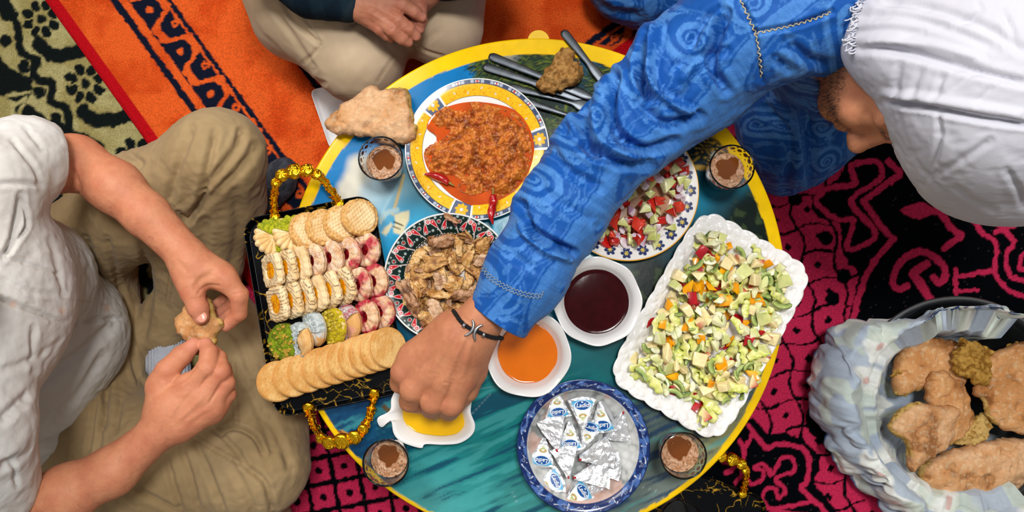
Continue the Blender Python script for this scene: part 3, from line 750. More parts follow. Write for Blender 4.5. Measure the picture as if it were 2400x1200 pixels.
# ---- two small white bowls with wavy lip
def lobes(n, amp, r0, ph=0.0):
    def f(r, z, th):
        k = smooth(r0*0.72, r0, r); return r*(1+amp*k*np.cos(n*th+ph)), z+0.0012*k*np.cos(n*th+ph)
    return f
small = [(0.0, 0.006), (0.035, 0.006), (0.052, 0.015), (0.060, 0.026), (0.066, 0.036), (0.072, 0.041), (0.079, 0.044)]
PJ = at(1400, 706, 0.383); PJ[2] = TZ+0.0035
plate('bowl', PJ, 0.08, small, None, 96, 'small white bowl with wavy rim holding dark red sauce', 'bowl', n=40, wob=lobes(8, 0.014, 0.08), m=WHT)
PH = at(1237, 829, 0.383); PH[2] = TZ+0.0035
plate('bowl', PH, 0.077, [(a*0.965, b) for a, b in small], None, 96, 'small white bowl holding orange honey under the blue cuff', 'bowl', n=40, wob=lobes(6, 0.018, 0.077, 1.0), m=WHT)
def liquid(name, c, rad, z, m, label, cat, wobble=0.02, seed=1, depth=0.008, shape=None, parent=None):
    """pool of liquid with a rounded edge"""
    n = 72; th = np.arange(n)*2*math.pi/n
    R = rad*(1+wobble*fbm(np.stack([np.cos(th), np.sin(th)], -1), 1.6, 2, seed)) if shape is None else None
    rings = []; zs = []
    for f, dz in ((0.0, 0), (0.3, 0), (0.6, 0), (0.85, 0), (0.95, 0), (0.985, 0.0003), (1.0, 0.0007), (1.0, -depth*0.4)):
        rings.append(f); zs.append(dz)
    V = []
    for f, dz in zip(rings, zs):
        f = max(f, 0.0002)
        if shape is None: V.append(np.c_[c[0]+R*f*np.cos(th), c[1]+R*f*np.sin(th), np.full(n, z+dz)])
        else:
            S = np.asarray(shape); m0 = S.mean(0); V.append(np.c_[m0+(S-m0)*f, np.full(len(S), z+dz)]); n = len(S)
    k = len(V); V = np.vstack(V)
    F = gridF(k, n, True)
    return obj(name, V, F, m, parent, label=label, cat=cat)
jam = mat('dark_sauce', '#35060a', 0.06, spec=0.18, var=(60, 0.25), bump=(30, 0.05, 0.002))
honey = mat('honey_amber', '#e87400', 0.05, spec=0.6, var=(18, 0.08), sss=0.25, sssr=(1, 0.35, 0.05), sssd=0.01)
liquid('sauce', PJ, 0.0592, TZ+0.0285, jam, 'dark red berry sauce in the upper white bowl', 'sauce', 0.01)
liquid('honey', PH, 0.0545, TZ+0.0250, honey, 'amber orange honey in the white bowl beside the reaching hand', 'honey', 0.025)
# ---- leaf-shaped dish with oil
def ring_resample(pts, n, c=None):
    p = closedline(pts, 8); s = np.r_[0, np.cumsum(np.linalg.norm(np.diff(np.vstack([p, p[:1]]), axis=0), axis=1))]
    p = np.vstack([p, p[:1]]); t = np.linspace(0, s[-1], n, endpoint=False)
    return np.c_[np.interp(t, s, p[:, 0]), np.interp(t, s, p[:, 1])]
leaf_out = [(935, 905), (918, 933), (914, 962), (887, 978), (886, 992), (896, 1001), (916, 986), (923, 1016), (942, 1036), (986, 1050), (997, 1041), (1040, 1042), (1078, 1038), (1106, 1019), (1113, 995), (1103, 965), (1106, 925), (1090, 890), (1050, 872), (1010, 885), (975, 888), (955, 894)]
leaf_mid = [(944, 912), (930, 938), (926, 960), (922, 968), (920, 974), (922, 980), (928, 990), (934, 1013), (950, 1028), (985, 1036), (1000, 1033), (1040, 1034), (1074, 1029), (1097, 1014), (1103, 995), (1094, 966), (1096, 928), (1082, 898), (1050, 883), (1010, 894), (978, 897), (960, 902)]
leaf_oil = [(962, 922), (950, 940), (945, 958), (945, 966), (945, 972), (946, 980), (949, 988), (958, 1000), (972, 1010), (990, 1016), (1003, 1018), (1035, 1021), (1066, 1017), (1083, 1005), (1088, 990), (1083, 965), (1082, 935), (1070, 910), (1045, 900), (1010, 905), (985, 908), (972, 912)]
def leafring(p, z, k=1.0):
    q = np.array([W(x, y, z)[:2] for x, y in ring_dense(p)]); m = q.mean(0); return np.c_[m+(q-m)*k, np.full(len(q), z)]
def ring_dense(p): return closedline(p, 6)
lz = TZ+0.004
rings = [leafring(leaf_oil, lz, 0.02), leafring(leaf_oil, lz, 0.5), leafring(leaf_oil, lz, 0.86), leafring(leaf_oil, lz+0.004, 0.97), leafring(leaf_oil, lz+0.013, 1.03), leafring(leaf_mid, lz+0.026), leafring(leaf_out, lz+0.032), leafring(leaf_out, lz+0.0305, 1.004), leafring(leaf_out, lz+0.028, 0.99), leafring(leaf_mid, lz+0.018), leafring(leaf_oil, lz-0.003, 0.9), leafring(leaf_oil, lz-0.003, 0.02)]
V = np.vstack(rings); F = gridF(len(rings), len(rings[0]), True)
obj('leaf_dish', V, F, WHT, label='white leaf-shaped porcelain dish with stalk handle under the dipping hand', cat='dish')
oil = mat('yellow_oil', '#eeb800', 0.06, spec=0.6, var=(18, 0.06), sss=0.2, sssr=(1, 0.7, 0.05), sssd=0.01)
shp = np.array([W(x, y, lz+0.012)[:2] for x, y in closedline(leaf_oil, 4)])
liquid('oil', None, 0, lz+0.0125, oil, 'bright yellow oil in the leaf-shaped dish', 'oil', shape=shp)
# ---- embossed rectangular platter
pc = (at(1640, 482, 0.366)+at(1906, 622, 0.366)+at(1686, 1055, 0.366)+at(1431, 890, 0.366))/4; pc[2] = TZ+0.003
pe = at(1535, 686, 0.366)-at(1796, 838, 0.366); wid = 0.242; e_w = -pe[:2]/np.linalg.norm(pe[:2]); e_l = np.array([-e_w[1], e_w[0]])
lng = 0.368
def platter():
    n = 480; t = np.arange(n)*2*math.pi/n
    # superellipse outline, scalloped
    ce, se = np.cos(t), np.sin(t); k = (np.abs(ce)**7+np.abs(se)**7)**(-1/7.0)
    ux, uy = k*ce, k*se
    s = np.r_[0, np.cumsum(np.hypot(np.diff(ux*wid/2), np.diff(uy*lng/2)))]; 
    sc = np.abs(np.sin(s/s[-1]*math.pi*32))**0.8
    prof = [(0.0004, 0.002), (0.3, 0.002), (0.55, 0.002), (0.68, 0.0025), (0.74, 0.006), (0.80, 0.0125), (0.86, 0.0175), (0.92, 0.0205), (0.97, 0.0225), (1.0, 0.0235)]
    pr = dense(smoothline(prof, 5), 110)
    V = []
    for f, z in pr:
        g = 1+0.022*(sc-0.6)*smooth(0.85, 1.0, f)
        a = 0.30*(1-f)                                    # rounder towards the middle
        x = (ux*(1-a)+ce*a)*f*wid/2*g; y = (uy*(1-a*0.6)+se*a*0.6)*f*lng/2*g
        P = np.stack([x, y, np.full(n, z)], -1)
        d1, d2, cid = worley(P[:, :2], 62.0, 13)
        pet = np.cos(5*np.arctan2(P[:, 1]*62-np.floor(P[:, 1]*62)-0.5, P[:, 0]*62-np.floor(P[:, 0]*62)-0.5))
        b = smooth(0.55, 0.15, d1)*0.0020+smooth(0.0, 0.25, d2-d1)*0.0008+0.0006*pet*smooth(0.6, 0.2, d1)
        P[:, 2] += b*smooth(0.60, 0.74, f)*smooth(1.0, 0.975, f)+0.0015*(sc-0.5)*smooth(0.9, 1.0, f)
        V.append(P)
    m = len(V)
    lip = V[-1].copy(); lip[:, 2] -= 0.0015; lip[:, :2] *= 1.003; V.append(lip)
    for f, dz in ((0.98, -0.0045), (0.8, -0.004), (0.66, -0.0045), (0.3, -0.004), (0.01, -0.004)):
        i = int(np.argmin(np.abs(pr[:, 0]-f))); q = V[i].copy(); q[:, 2] = pr[i, 1]+dz; V.append(q)
    k = len(V); V = np.vstack(V); F = gridF(k, n, True)
    X = pc[0]+V[:, 0]*e_w[0]+V[:, 1]*e_l[0]; Y = pc[1]+V[:, 0]*e_w[1]+V[:, 1]*e_l[1]
    flip = e_w[0]*e_l[1]-e_w[1]*e_l[0] < 0
    return np.stack([X, Y, V[:, 2]+pc[2]], -1), (F[:, ::-1] if flip else F)
V, F = platter()
obj('serving_platter', V, F, WHT, label='white embossed rectangular platter with scalloped edge holding chopped salad', cat='platter')
# ---- blue and white bowl of cheese
def blue_bowl_col(r, th, V):
    s = lambda d, w=0.0004: smooth(w, -w, d)
    P = V[:, :2]
    n = fbm(P, 38, 4, 3); c = mix(lin('#c9cbc9'), lin('#8c918f'), np.clip(0.4+n, 0, 1)); d1, d2, _ = worley(P, 75, 4)
    c = mix(c, lin('#e6e6e4'), smooth(0.6, 0.2, d1)*0.6); c = mix(c, lin('#d8a08a'), smooth(0.55, 0.8, fbm(P, 22, 2, 9))*0.6)
    band = s(np.abs(r-0.109)-0.0085)
    c = mix(c, lin('#12285f'), band)
    u = th*12/math.pi; k = np.floor(u); f = u-k; v = (r-0.109)/0.0085
    w = fbm(np.stack([u*2.2, v*1.4], -1), 1.2, 3, 12)
    wave = np.abs(v-0.55*np.sin(f*6.283+1.4*np.sin(v*2.0)))
    m = smooth(0.22, 0.05, wave)*(f < 0.75)*(w > -0.35); c = mix(c, lin('#d9dfe6'), m*band)
    m2 = smooth(0.28, 0.12, np.hypot((f-0.85)*2.2, v*0.8))*(np.cos(6*np.arctan2(v, (f-0.85)*3)) > -0.2); c = mix(c, lin('#e4e8ec'), m2*band)
    c = mix(c, lin('#4a6fb0'), np.clip(w*1.6, 0, 0.8)*band)
    c = mix(c, lin('#0d1f4d'), s(0.1170-r))
    return c
PC = at(1367, 1046, 0.378); PC[2] = TZ+0.0035
plate('bowl', PC, 0.118, [(0.0, 0.004), (0.06, 0.004), (0.08, 0.010), (0.093, 0.021), (0.100, 0.031), (0.109, 0.0365), (0.1178, 0.0385)], blue_bowl_col, 480, 'blue and white patterned bowl full of foil cheese triangles', 'bowl', n=110)

# ---- tea glasses
glass = mat('clear_glass', (0.97, 0.98, 0.98), 0.0, trans=1.0, ior=1.09, var=(5, 0.0), coat=0.6)
tea = mat('brown_tea', '#7a3f0c', 0.08, spec=0.5, var=(20, 0.12), sss=0.3, sssr=(1, 0.5, 0.15), sssd=0.01, coat=0.3)
foam = mat('tea_foam', 'attr', 0.5, var=(400, 0.12), bump=(300, 0.5, 0.002))
redp = mat('red_enamel', '#b3202a', 0.25, var=(30, 0.05)); blkp = mat('blue_black_enamel', '#46536a', 0.25, var=(30, 0.05)); goldp = mat('gold_enamel', '#d8b460', 0.3, metal=0.0, var=(30, 0.05))
GH = 0.092
def glass_prof(z): return 0.0255+0.0145*(np.clip(z/GH, 0, 1))**0.85
def tea_glass(px, py, label, tealabel, r_scale=1.0, teaz=0.056, tcol=None, zb=TZ+0.0012, tealess=False):
    c = W(px, py, zb+GH); c[2] = zb
    root = empty('tea_glass', c, label, 'glass', 'tea glasses with painted bands')
    zz = np.linspace(0, GH, 14); out = [(0.002, 0.0), (0.02, 0.0)]+[(glass_prof(z)*r_scale, z+0.001) for z in zz]
    out += [((glass_prof(GH)-0.0011)*r_scale, GH+0.0018)]
    inn = [((glass_prof(z)-0.0023)*r_scale, z+0.001) for z in zz[::-1] if z > 0.007]+[(0.018*r_scale, 0.0075), (0.002, 0.007)]
    V, F = lathe(np.array(out+inn), 64); obj('glass_body', V+c, F, glass, root)
    # painted band of lozenges round the rim
    for name, zc, n, m, hw, hh, off in (('painted_red_band', 0.076, 18, redp, 0.0050, 0.0052, 0.0), ('painted_dark_band', 0.0835, 18, blkp, 0.0026, 0.0022, 0.5), ('painted_lower_band', 0.066, 18, redp, 0.0022, 0.0018, 0.5), ('painted_gold_band', 0.0885, 24, goldp, 0.0017, 0.0011, 0.0)):
        Vs = []; Fs = []
        for k in range(n):
            a = (k+off)*2*math.pi/n; r = glass_prof(zc)*r_scale+0.0003
            q = []
            for du, dz in ((-1, 0), (-0.4, -1), (0.4, -1), (1, 0), (0.4, 1), (-0.4, 1)):
                aa = a+du*hw/r; q.append((c[0]+(glass_prof(zc+dz*hh)*r_scale+0.0003)*math.cos(aa), c[1]+(glass_prof(zc+dz*hh)*r_scale+0.0003)*math.sin(aa), zb+0.001+zc+dz*hh))
            Fs.append(tuple(range(len(Vs), len(Vs)+6))); Vs += q
        obj(name, np.array(Vs), Fs, m, root, smooth_=False)
    if tealess: return root
    # tea: fills the inside of the glass a little proud of its wall
    tl = [((glass_prof(z)-0.0027)*r_scale, z) for z in np.linspace(0.0085, teaz, 8)]
    pr = [(0.001, 0.0082)]+tl+[((glass_prof(teaz)-0.0034)*r_scale, teaz+0.0004), (0.02*r_scale, teaz), (0.00002, teaz)]
    V, F = lathe(np.array(pr), 48)
    t = obj('tea', V+c, F, tea, loc=c+np.array([0, 0, 0.0082]), label=tealabel, cat='tea')
    n, k = 64, 16; th = np.arange(n)*2*math.pi/n; sd = int(px)
    rin = 0.58+0.16*fbm(np.stack([np.cos(th), np.sin(th)], -1), 1.3, 2, sd)+0.22*np.cos(th-math.radians(70 if py < 600 else 100))
    Rt = (glass_prof(teaz)-0.0032)*r_scale; V = []
    for j in range(k):
        f = j/(k-1); rr = Rt*(rin+(1-rin)*f); V.append(np.c_[rr*np.cos(th), rr*np.sin(th), np.full(n, teaz+0.0006+0.0012*math.sin(math.pi*min(f*1.1, 1)))])
    V = np.vstack(V); d1, d2, cid = worley(V[:, :2], 420, 3)
    hole = (d1 < 0.34)*(cid > 0.55); V[:, 2] -= 0.0004*hole
    col = mix(lin('#d3a887'), lin('#b98257'), np.clip(0.5+fbm(V[:, :2], 220, 2, 4), 0, 1)); col = mix(col, lin('#5e3010'), hole*0.8)
    e = np.tile(np.linspace(0, 1, k)[:, None], (1, n)).ravel(); col = mix(col, lin('#8a5222'), smooth(0.22, 0.0, e)*0.7)
    obj('foam', V+c, gridF(k, n, True)[:, ::-1] if False else gridF(k, n, True), foam, t, col=col)
    rs = np.random.default_rng(sd); V = []; parts = []
    for _ in range(16):
        a = rs.uniform(0, 6.28); q = rs.uniform(0.5, 0.95)*Rt; br = rs.uniform(0.0007, 0.0016)
        bv, bf = lathe([(br, 0.0), (br*0.85, br*0.4), (br*0.45, br*0.7), (0.0001, br*0.78)], 10); parts.append((bv+c+np.array([q*math.cos(a), q*math.sin(a), teaz+0.0015]), bf))
    V, F, _ = join(parts); bo = obj('bubbles', V, F, mat('bubble_skin', '#9a6636', 0.05, var=(5, 0), coat=0.6), t); bo['kind'] = 'stuff'
    return root
tea_glass(892, 371, 'tea glass between the torn flat bread and the yellow plate', 'foamy tea in the glass beside the yellow plate')
tea_glass(1716, 391, 'tea glass near the blue robe and the tomato salad', 'dark foamy tea in the glass near the blue robe', teaz=0.058)
tea_glass(904, 1085, 'tea glass below the leaf-shaped dish at the table edge', 'foamy tea in the glass below the leaf-shaped dish')
tea_glass(1602, 1068, 'tea glass between the cheese bowl and the white platter', 'foamy tea in the glass between cheese bowl and platter', teaz=0.064)

# ---- black trays with gold handles
trm = mat('black_lacquer', 'attr', 0.24, spec=0.2, var=(10, 0.03))
gold = mat('gold_metal', '#f0b81e', 0.16, metal=1.0, spec=0.6, var=(60, 0.15), bump=(120, 0.25, 0.003))
TRW, TRL = 0.237, 0.357
def rrect(w, l, r, n=10):
    out = []
    for cx, cy, a in ((w/2-r, l/2-r, 0), (-w/2+r, l/2-r, 90), (-w/2+r, -l/2+r, 180), (w/2-r, -l/2+r, 270)):
        for k in range(n+1):
            t = math.radians(a+90*k/n); out.append((cx+r*math.cos(t), cy+r*math.sin(t)))
    return np.array(out)
def vein_col(P, seed):
    q = P[:, :2]+np.stack([fbm(P[:, :2], 22, 3, seed), fbm(P[:, :2], 22, 3, seed+1)], -1)*0.018
    d1, d2, cid = worley(q, 16, seed+2); g = smooth(0.030, 0.006, d2-d1)*smooth(0.0, 0.4, fbm(P[:, :2], 20, 2, seed+5))
    d1, d2, cid = worley(q, 45, seed+7); g = np.maximum(g, smooth(0.05, 0.015, d2-d1)*smooth(0.42, 0.6, fbm(P[:, :2], 14, 2, seed+9)))
    return mix(lin('#05070b'), lin('#c99a2e'), np.clip(g, 0, 1))
def make_tray(seed):
    """parts in the tray's own axes"""
    o = rrect(TRW, TRL, 0.032, 12); o = np.vstack([o, o[:1]])
    sl = np.r_[0, np.cumsum(np.linalg.norm(np.diff(o, axis=0), axis=1))]; n = 620; t = np.linspace(0, sl[-1], n, endpoint=False)
    o = np.c_[np.interp(t, sl, o[:, 0]), np.interp(t, sl, o[:, 1])]; V = []
    for f in np.linspace(0.004, 1, 180): V.append(np.c_[o*f, np.full(n, 0.004)])
    for sc_, z in ((1.012, 0.006), (1.024, 0.0125), (1.034, 0.0175), (1.042, 0.0185), (1.046, 0.0175), (1.035, 0.0135), (1.02, 0.004), (1.0, 0.001), (0.5, 0.0005), (0.004, 0.0005)):
        V.append(np.c_[o*sc_, np.full(n, z)])
    V = np.array(V); kk = V.shape[0]; V = V.reshape(-1, 3); F = gridF(kk, n, True)
    return V, F, vein_col(V, seed)
def rose(c, r, N, seed):
    """little cast rose: petals wound round a bud"""
    R = axes(np.cross(N, [0.3, 0.2, 0.9]) if abs(N[2]) < 0.9 else [1, 0, 0], N); parts = []
    n, k = 30, 13; a = np.arange(n)*2*math.pi/n; V = []
    for f in np.r_[np.linspace(0.03, 1.0, k-2), 1.02, 0.9]:
        i = len(V); sp = ((a/(2*math.pi)*2+f*3.3+seed*0.3) % 1.0); o = r*f*(1+0.13*np.abs(np.cos(a*2.5+f*4+seed))*smooth(0.35, 1, f))
        z = r*(0.62*math.sqrt(max(0.0, 1-min(f, 1)**2))+0.20*(sp**1.6)*(0.25+0.75*min(f*1.6, 1))) if i < k-2 else np.full(n, -r*0.28 if i == k-1 else -r*0.05)
        V.append(np.c_[o*np.cos(a), o*np.sin(a), z+0*a])
    parts.append((np.vstack(V)@R.T+c, gridF(k, n, True)))
    return parts
def make_handle(sign):
    """gold arch at one short end: a tapering cast stem with leaves and three roses"""
    hw, out, rise = 0.062, 0.070, 0.046
    t = np.linspace(-1, 1, 46); x = hw*np.sign(t)*np.abs(t)**0.8*(1.0+0.10*(1-np.abs(t))); y = sign*(TRL/2-0.004+out*(1-np.abs(t)**2.6)); z = 0.013+rise*(1-np.abs(t)**2.6)
    P = np.c_[x, y, z]; r = 0.0058+0.0010*np.cos(t*60)
    parts = [tube(P, r, 9)]
    rs = np.random.default_rng(5)
    for s in np.linspace(-0.97, 0.97, 84):
        i = np.interp(s, t, np.arange(46)); p = np.array([np.interp(s, t, P[:, k]) for k in range(3)])
        for q in (-1, 1):
            d = rs.normal(size=3)*0.0016+np.array([q*0.0048*(0.5+0.5*abs(s)), sign*0.0048*q*(1-abs(s)**3), 0.0026]); rr = rs.uniform(0.0034, 0.0056)
            V, F = lathe([(0.0001, -rr), (rr*0.7, -rr*0.6), (rr*0.8, 0), (rr*0.5, rr*0.7), (0.0001, rr)], 7)
            ang = rs.uniform(0, 6.28); R = axes([math.cos(ang), math.sin(ang), 0.5]); V = V*np.array([1, 0.55, 1.4]); parts.append((V@R.T+p+d, F))
    for s, rr in ((-0.50, 0.0095), (-0.26, 0.0120), (0.0, 0.0140), (0.26, 0.0120), (0.50, 0.0095), (-0.98, 0.010), (0.98, 0.010)):
        p = np.array([np.interp(s, t, P[:, k]) for k in range(3)]); parts += rose(p+np.array([0, 0, 0.003]), rr, np.array([0, sign*0.35, 1.0])/np.hypot(0.35, 1), s)
    for s in ():
        p = np.array([np.interp(s, t, P[:, k]) for k in range(3)])
        for q in (-1, 1):
            V, F = lathe([(0.0001, -0.010), (0.0032, -0.004), (0.0036, 0.001), (0.0001, 0.011)], 7); R = axes([1, 0.3*q, 0.2]); V = V[:, [2, 1, 0]]*np.array([1, 0.7, 0.6])
            a = 0.6*q; Rz = np.array([[math.cos(a), -math.sin(a), 0], [math.sin(a), math.cos(a), 0], [0, 0, 1]]); parts.append((V@Rz.T+p+np.array([0, q*0.004, 0.003]), F))
    return join(parts)
def place_tray(c, ang, label, seed):
    root = empty('tray', (0, 0, 0), label, 'tray', 'black marbled trays with gold handles')
    V, F, col = make_tray(seed); obj('tray_base', V, F, trm, root, col=col)
    for s in (1, -1):
        V, F, _ = make_handle(s); obj('handle', V, F, gold, root, label='gold rose-covered handle')
    root.location = tuple(c); root.rotation_euler = (0, 0, ang); LOC[root.name] = np.array(c, float)
    return root
trc = (at(567, 520, 0.355)+at(872, 452, 0.355)+at(955, 922, 0.355)+at(652, 974, 0.355))/4
tup = at(720, 486, 0.355)-at(803, 948, 0.355); tang = math.atan2(tup[1], tup[0])-math.pi/2
trc[2] = TZ+0.001
place_tray(trc, tang, 'black gold-veined tray with gold rose handles, full of cookies', 3)
tr2 = at(1640, 1330, 0.03); tr2[2] = 0.016
place_tray(tr2+np.array([-0.02, 0.015, 0]), math.radians(-20), 'black gold-veined tray on the rug under the table edge', 31)
tea_glass(1598, 1222, 'empty dark glass on the lower tray under the table edge', '', r_scale=1.15, zb=0.0215, tealess=True)
# ---- white marbled tray under the bread
mm = mat('white_marble', '#efeff0', 0.2, var=(11, 0.42), coat=0.4)
mp = [at(x, y, 0.2) for x, y in ((727, 212), (900, 175), (965, 330), (775, 352))]
V = np.array([[*p[:2], 0.2] for p in mp]); cc = V.mean(0)
o_ = closedline(V[:, :2], 1); pts = []
for i in range(4):
    a, b, d = V[i-1, :2], V[i, :2], V[(i+1) % 4, :2]; u = (a-b)/np.linalg.norm(a-b)*0.016; w = (d-b)/np.linalg.norm(d-b)*0.016
    for t in np.linspace(0, 1, 6): pts.append((1-t)**2*(b+u)+2*t*(1-t)*b+t*t*(b+w))
pts = np.array(pts); n = len(pts); m0 = pts.mean(0)
def ringz(k, z): return np.c_[m0+(pts-m0)*k, np.full(n, z)]
V = np.vstack([ringz(0.01, 0.026), ringz(0.9, 0.026), ringz(0.95, 0.029), ringz(0.985, 0.036), ringz(1.0, 0.037), ringz(1.0, 0.034), ringz(0.95, 0.024), ringz(0.01, 0.022)])
sc = (PPM(0.2)/PPM(0.033)); V[:, :2] = V[:, :2]*sc
F = gridF(8, n, True)
if np.cross(pts[1]-pts[0], pts[2]-pts[1]) < 0: F = F[:, ::-1]
obj('marble_tray', V, F, mm, label='white marbled tray lying on the orange rug beside the torn bread', cat='tray')
# ---- cutlery
steel = mat('worn_steel', '#555a60', 0.38, metal=0.85, var=(60, 0.25), bump=(200, 0.1, 0.001))
def bar(outline, a, b, z0, z1, name, label, cat, th=0.0022, arch=0.003):
    """flat shaped metal bar; outline [(s along 0..1, half width)], from a to b"""
    A = np.array(a); B = np.array(b); d = (B-A)[:2]; L = np.linalg.norm(d); d = d/L; nrm = np.array([-d[1], d[0]])
    o = np.array(outline); s = np.linspace(0, 1, 40); w = np.interp(s, o[:, 0], o[:, 1]); V = []
    for si, wi in zip(s, w):
        p = A[:2]+d*L*si; z = z0+(z1-z0)*si+arch*math.sin(math.pi*si)
        for q, dz in ((-1, 0), (-0.75, th*0.5), (0, th*0.62), (0.75, th*0.5), (1, 0), (0.75, -th*0.5), (0, -th*0.5), (-0.75, -th*0.5)): V.append((*(p+nrm*wi*q), z+dz))
    V = np.array(V); F = [tuple(q) for q in gridF(40, 8, True)]+[tuple(range(8)), tuple(range(40*8-1, 39*8-1, -1))]
    return V, [tuple(reversed(f)) for f in F]
knife_o = [(0, 0.004), (0.015, 0.0075), (0.05, 0.0088), (0.25, 0.0078), (0.48, 0.006), (0.52, 0.0075), (0.6, 0.0095), (0.9, 0.009), (0.97, 0.006), (1, 0.002)]
fork_o = [(0, 0.004), (0.02, 0.0075), (0.06, 0.0085), (0.25, 0.006), (0.6, 0.0036), (0.72, 0.0045), (0.78, 0.010), (0.82, 0.0125), (0.84, 0.0125)]
for px0, px1, z0, z1, lb in (((1146, 130), (1392, 232), TZ+0.006, TZ+0.008, 'steel table knife with rounded handle, upper of the pair beside the yellow plate'), ((1132, 155), (1372, 236), TZ+0.003, TZ+0.004, 'steel table knife with rounded handle, lower of the pair beside the yellow plate'), ((1318, 72), (1445, 232), TZ+0.004, TZ+0.003, 'dark steel knife across the yellow rim behind the crumb of bread')):
    V, F = bar(knife_o, W(*px0, z0), W(*px1, z1), z0, z1, 0, 0, 0); obj('table_knife', V, F, steel, label=lb, cat='knife')
for px0, px1, z0, lb in (((1190, 203), (1400, 258), TZ+0.0035, 'steel fork lying above the yellow plate, nearer the bread crumb'), ((1215, 232), (1415, 300), TZ+0.0065, 'steel fork lying above the yellow plate, half under the sleeve')):
    a, b = W(*px0, z0), W(*px1, z0); V, F = bar(fork_o, a, a+(b-a)*1.0, z0, z0, 0, 0, 0, arch=0.004)
    d = (b-a)/np.linalg.norm(b-a); nn = np.array([-d[1], d[0], 0]); parts = [(V, F)]
    e = a+(b-a)*0.995
    for q in (-0.0105, -0.0036, 0.0036, 0.0105): parts.append(tube([e+nn*q-d*0.004, e+nn*q+d*0.022+np.array([0, 0, 0.002]), e+nn*q*0.95+d*0.045+np.array([0, 0, 0.004])], [0.0021, 0.0019, 0.0010], 6))
    V, F, _ = join(parts); obj('fork', V, F, steel, label=lb, cat='fork')
# ================================================================ food
def slab(name, poly, z, th, m, crust, crumb, h=0.0024, tilt=(0, 0), dome=0.0, rough=0.0035, torn=(), label=None, cat='bread', parent=None, seed=1, pits=0.0, lumps=0.0, group=None):
    """piece of bread: an outline (world xy) thickened into a crusty slab; torn = outline sides that show crumb"""
    poly = np.asarray(poly, float); c = poly.mean(0)
    lo = np.r_[poly.min(0)-0.012, -th*0.5-0.012]; hi = np.r_[poly.max(0)+0.012, th*0.5+dome+0.014+lumps]
    f = Field(lo, hi, h)
    X, Y = np.meshgrid(f.ax[0], f.ax[1], indexing='ij'); P2 = np.stack([X, Y], -1)
    Pw = P2+np.stack([fbm(P2, 70, 3, seed), fbm(P2, 70, 3, seed+3)], -1)*rough
    d = poly_sdf(Pw, closedline(poly, 3) if len(poly) > 5 else poly)
    ins = np.clip(-d/0.045, 0, 1)
    top = th*0.5+dome*(1-(1-ins)**2)+fbm(P2, 26, 4, seed+7)*0.0035-pits*np.clip(fbm(P2, 60, 2, seed+9)-0.2, 0, 1)*0.01+lumps*(fbm(P2, 60, 4, seed+13)+0.3*fbm(P2, 160, 2, seed+15))
    Z = f.ax[2][None, None, :]; mid = (top-th*0.5)[..., None]*0.5
    dz = np.abs(Z-mid)-((top+th*0.5)*0.5)[..., None]
    r = min(th*0.45, 0.012); a = np.maximum(d[..., None]+r, 0); b = np.maximum(dz+r, 0)
    f.D = (np.sqrt(a*a+b*b)+np.minimum(np.maximum(d[..., None]+r, dz+r), 0)-r).astype(np.float32)
    f.D += (fbm(np.stack(np.broadcast_arrays(X[..., None], Y[..., None], Z), -1), 150, 2, seed+21)*(0.0011 if not lumps else 0.0026)).astype(np.float32)
    V, F = f.mesh(); V = relax(V, F, 1, 0.3); N = vnormals(V, F)
    e = -poly_sdf(V[:, :2], closedline(poly, 3) if len(poly) > 5 else poly)
    n1 = fbm(V, 24, 4, seed+2); n2 = fbm(V, 150, 3, seed+4)
    col = mix(lin(crust[0]), lin(crust[1]), np.clip(0.5+0.9*n1, 0, 1)); col = mix(col, lin(crust[2]), np.clip(n1*1.6+n2*0.5-0.55, 0, 0.8))
    col = mix(col, lin('#e8cfa8'), np.clip(n2-0.3, 0, 0.35))
    col = mix(col, lin(crust[2]), smooth(0.012, 0.0, e)*smooth(0.2, 0.6, np.abs(N[:, 2]))*0.35)
    w = smooth(0.55, 0.25, N[:, 2])
    if len(torn):
        tm = np.zeros(len(V))
        for a_, b_ in torn: tm = np.maximum(tm, smooth(0.016, 0.006, seg_dist(V[:, :2], poly[a_ % len(poly)], poly[b_ % len(poly)])))
        col = mix(col, mix(lin(crumb[0]), lin(crumb[1]), np.clip(0.5+n2, 0, 1)), np.maximum(w*tm, tm*smooth(0.007, 0.003, e)))
        col = mix(col, lin(crust[2]), w*(1-tm)*0.5)
    if lumps: col = mix(lin(crumb[0]), lin(crumb[1]), np.clip(0.5+n2+n1*0.5, 0, 1))
    V[:, 2] += z+tilt[0]*(V[:, 0]-c[0])+tilt[1]*(V[:, 1]-c[1])
    return obj(name, V, F, m, parent, col=col, label=label, cat=cat if parent is None else None, group=group)
BREAD = mat('bread_crust', 'attr', 0.85, spec=0.15, var=(180, 0.12), bump=(420, 0.55, 0.003), sss=0.05, sssr=(1, .6, .3), sssd=0.004)
CR = ('#dbae84', '#ca9462', '#885530'); CR2 = ('#d09a66', '#bb7f4a', '#7c4a26'); CB = ('#c9a866', '#9c7434')
def pxs(pts, z): return np.array([W(x, y, z)[:2] for x, y in pts])
slab('flat_bread', pxs([(757, 282), (800, 240), (823, 230), (848, 206), (868, 196), (890, 207), (918, 203), (955, 209), (962, 245), (975, 300), (962, 330), (930, 334), (880, 325), (830, 315), (790, 312), (765, 298)], 0.375), 0.366, 0.022, BREAD, CR, CB, torn=((6, 7), (7, 8), (8, 9)), dome=0.010, label='torn round of flat bread on the upper left table edge, over the marbled tray', seed=4, pits=0.6)
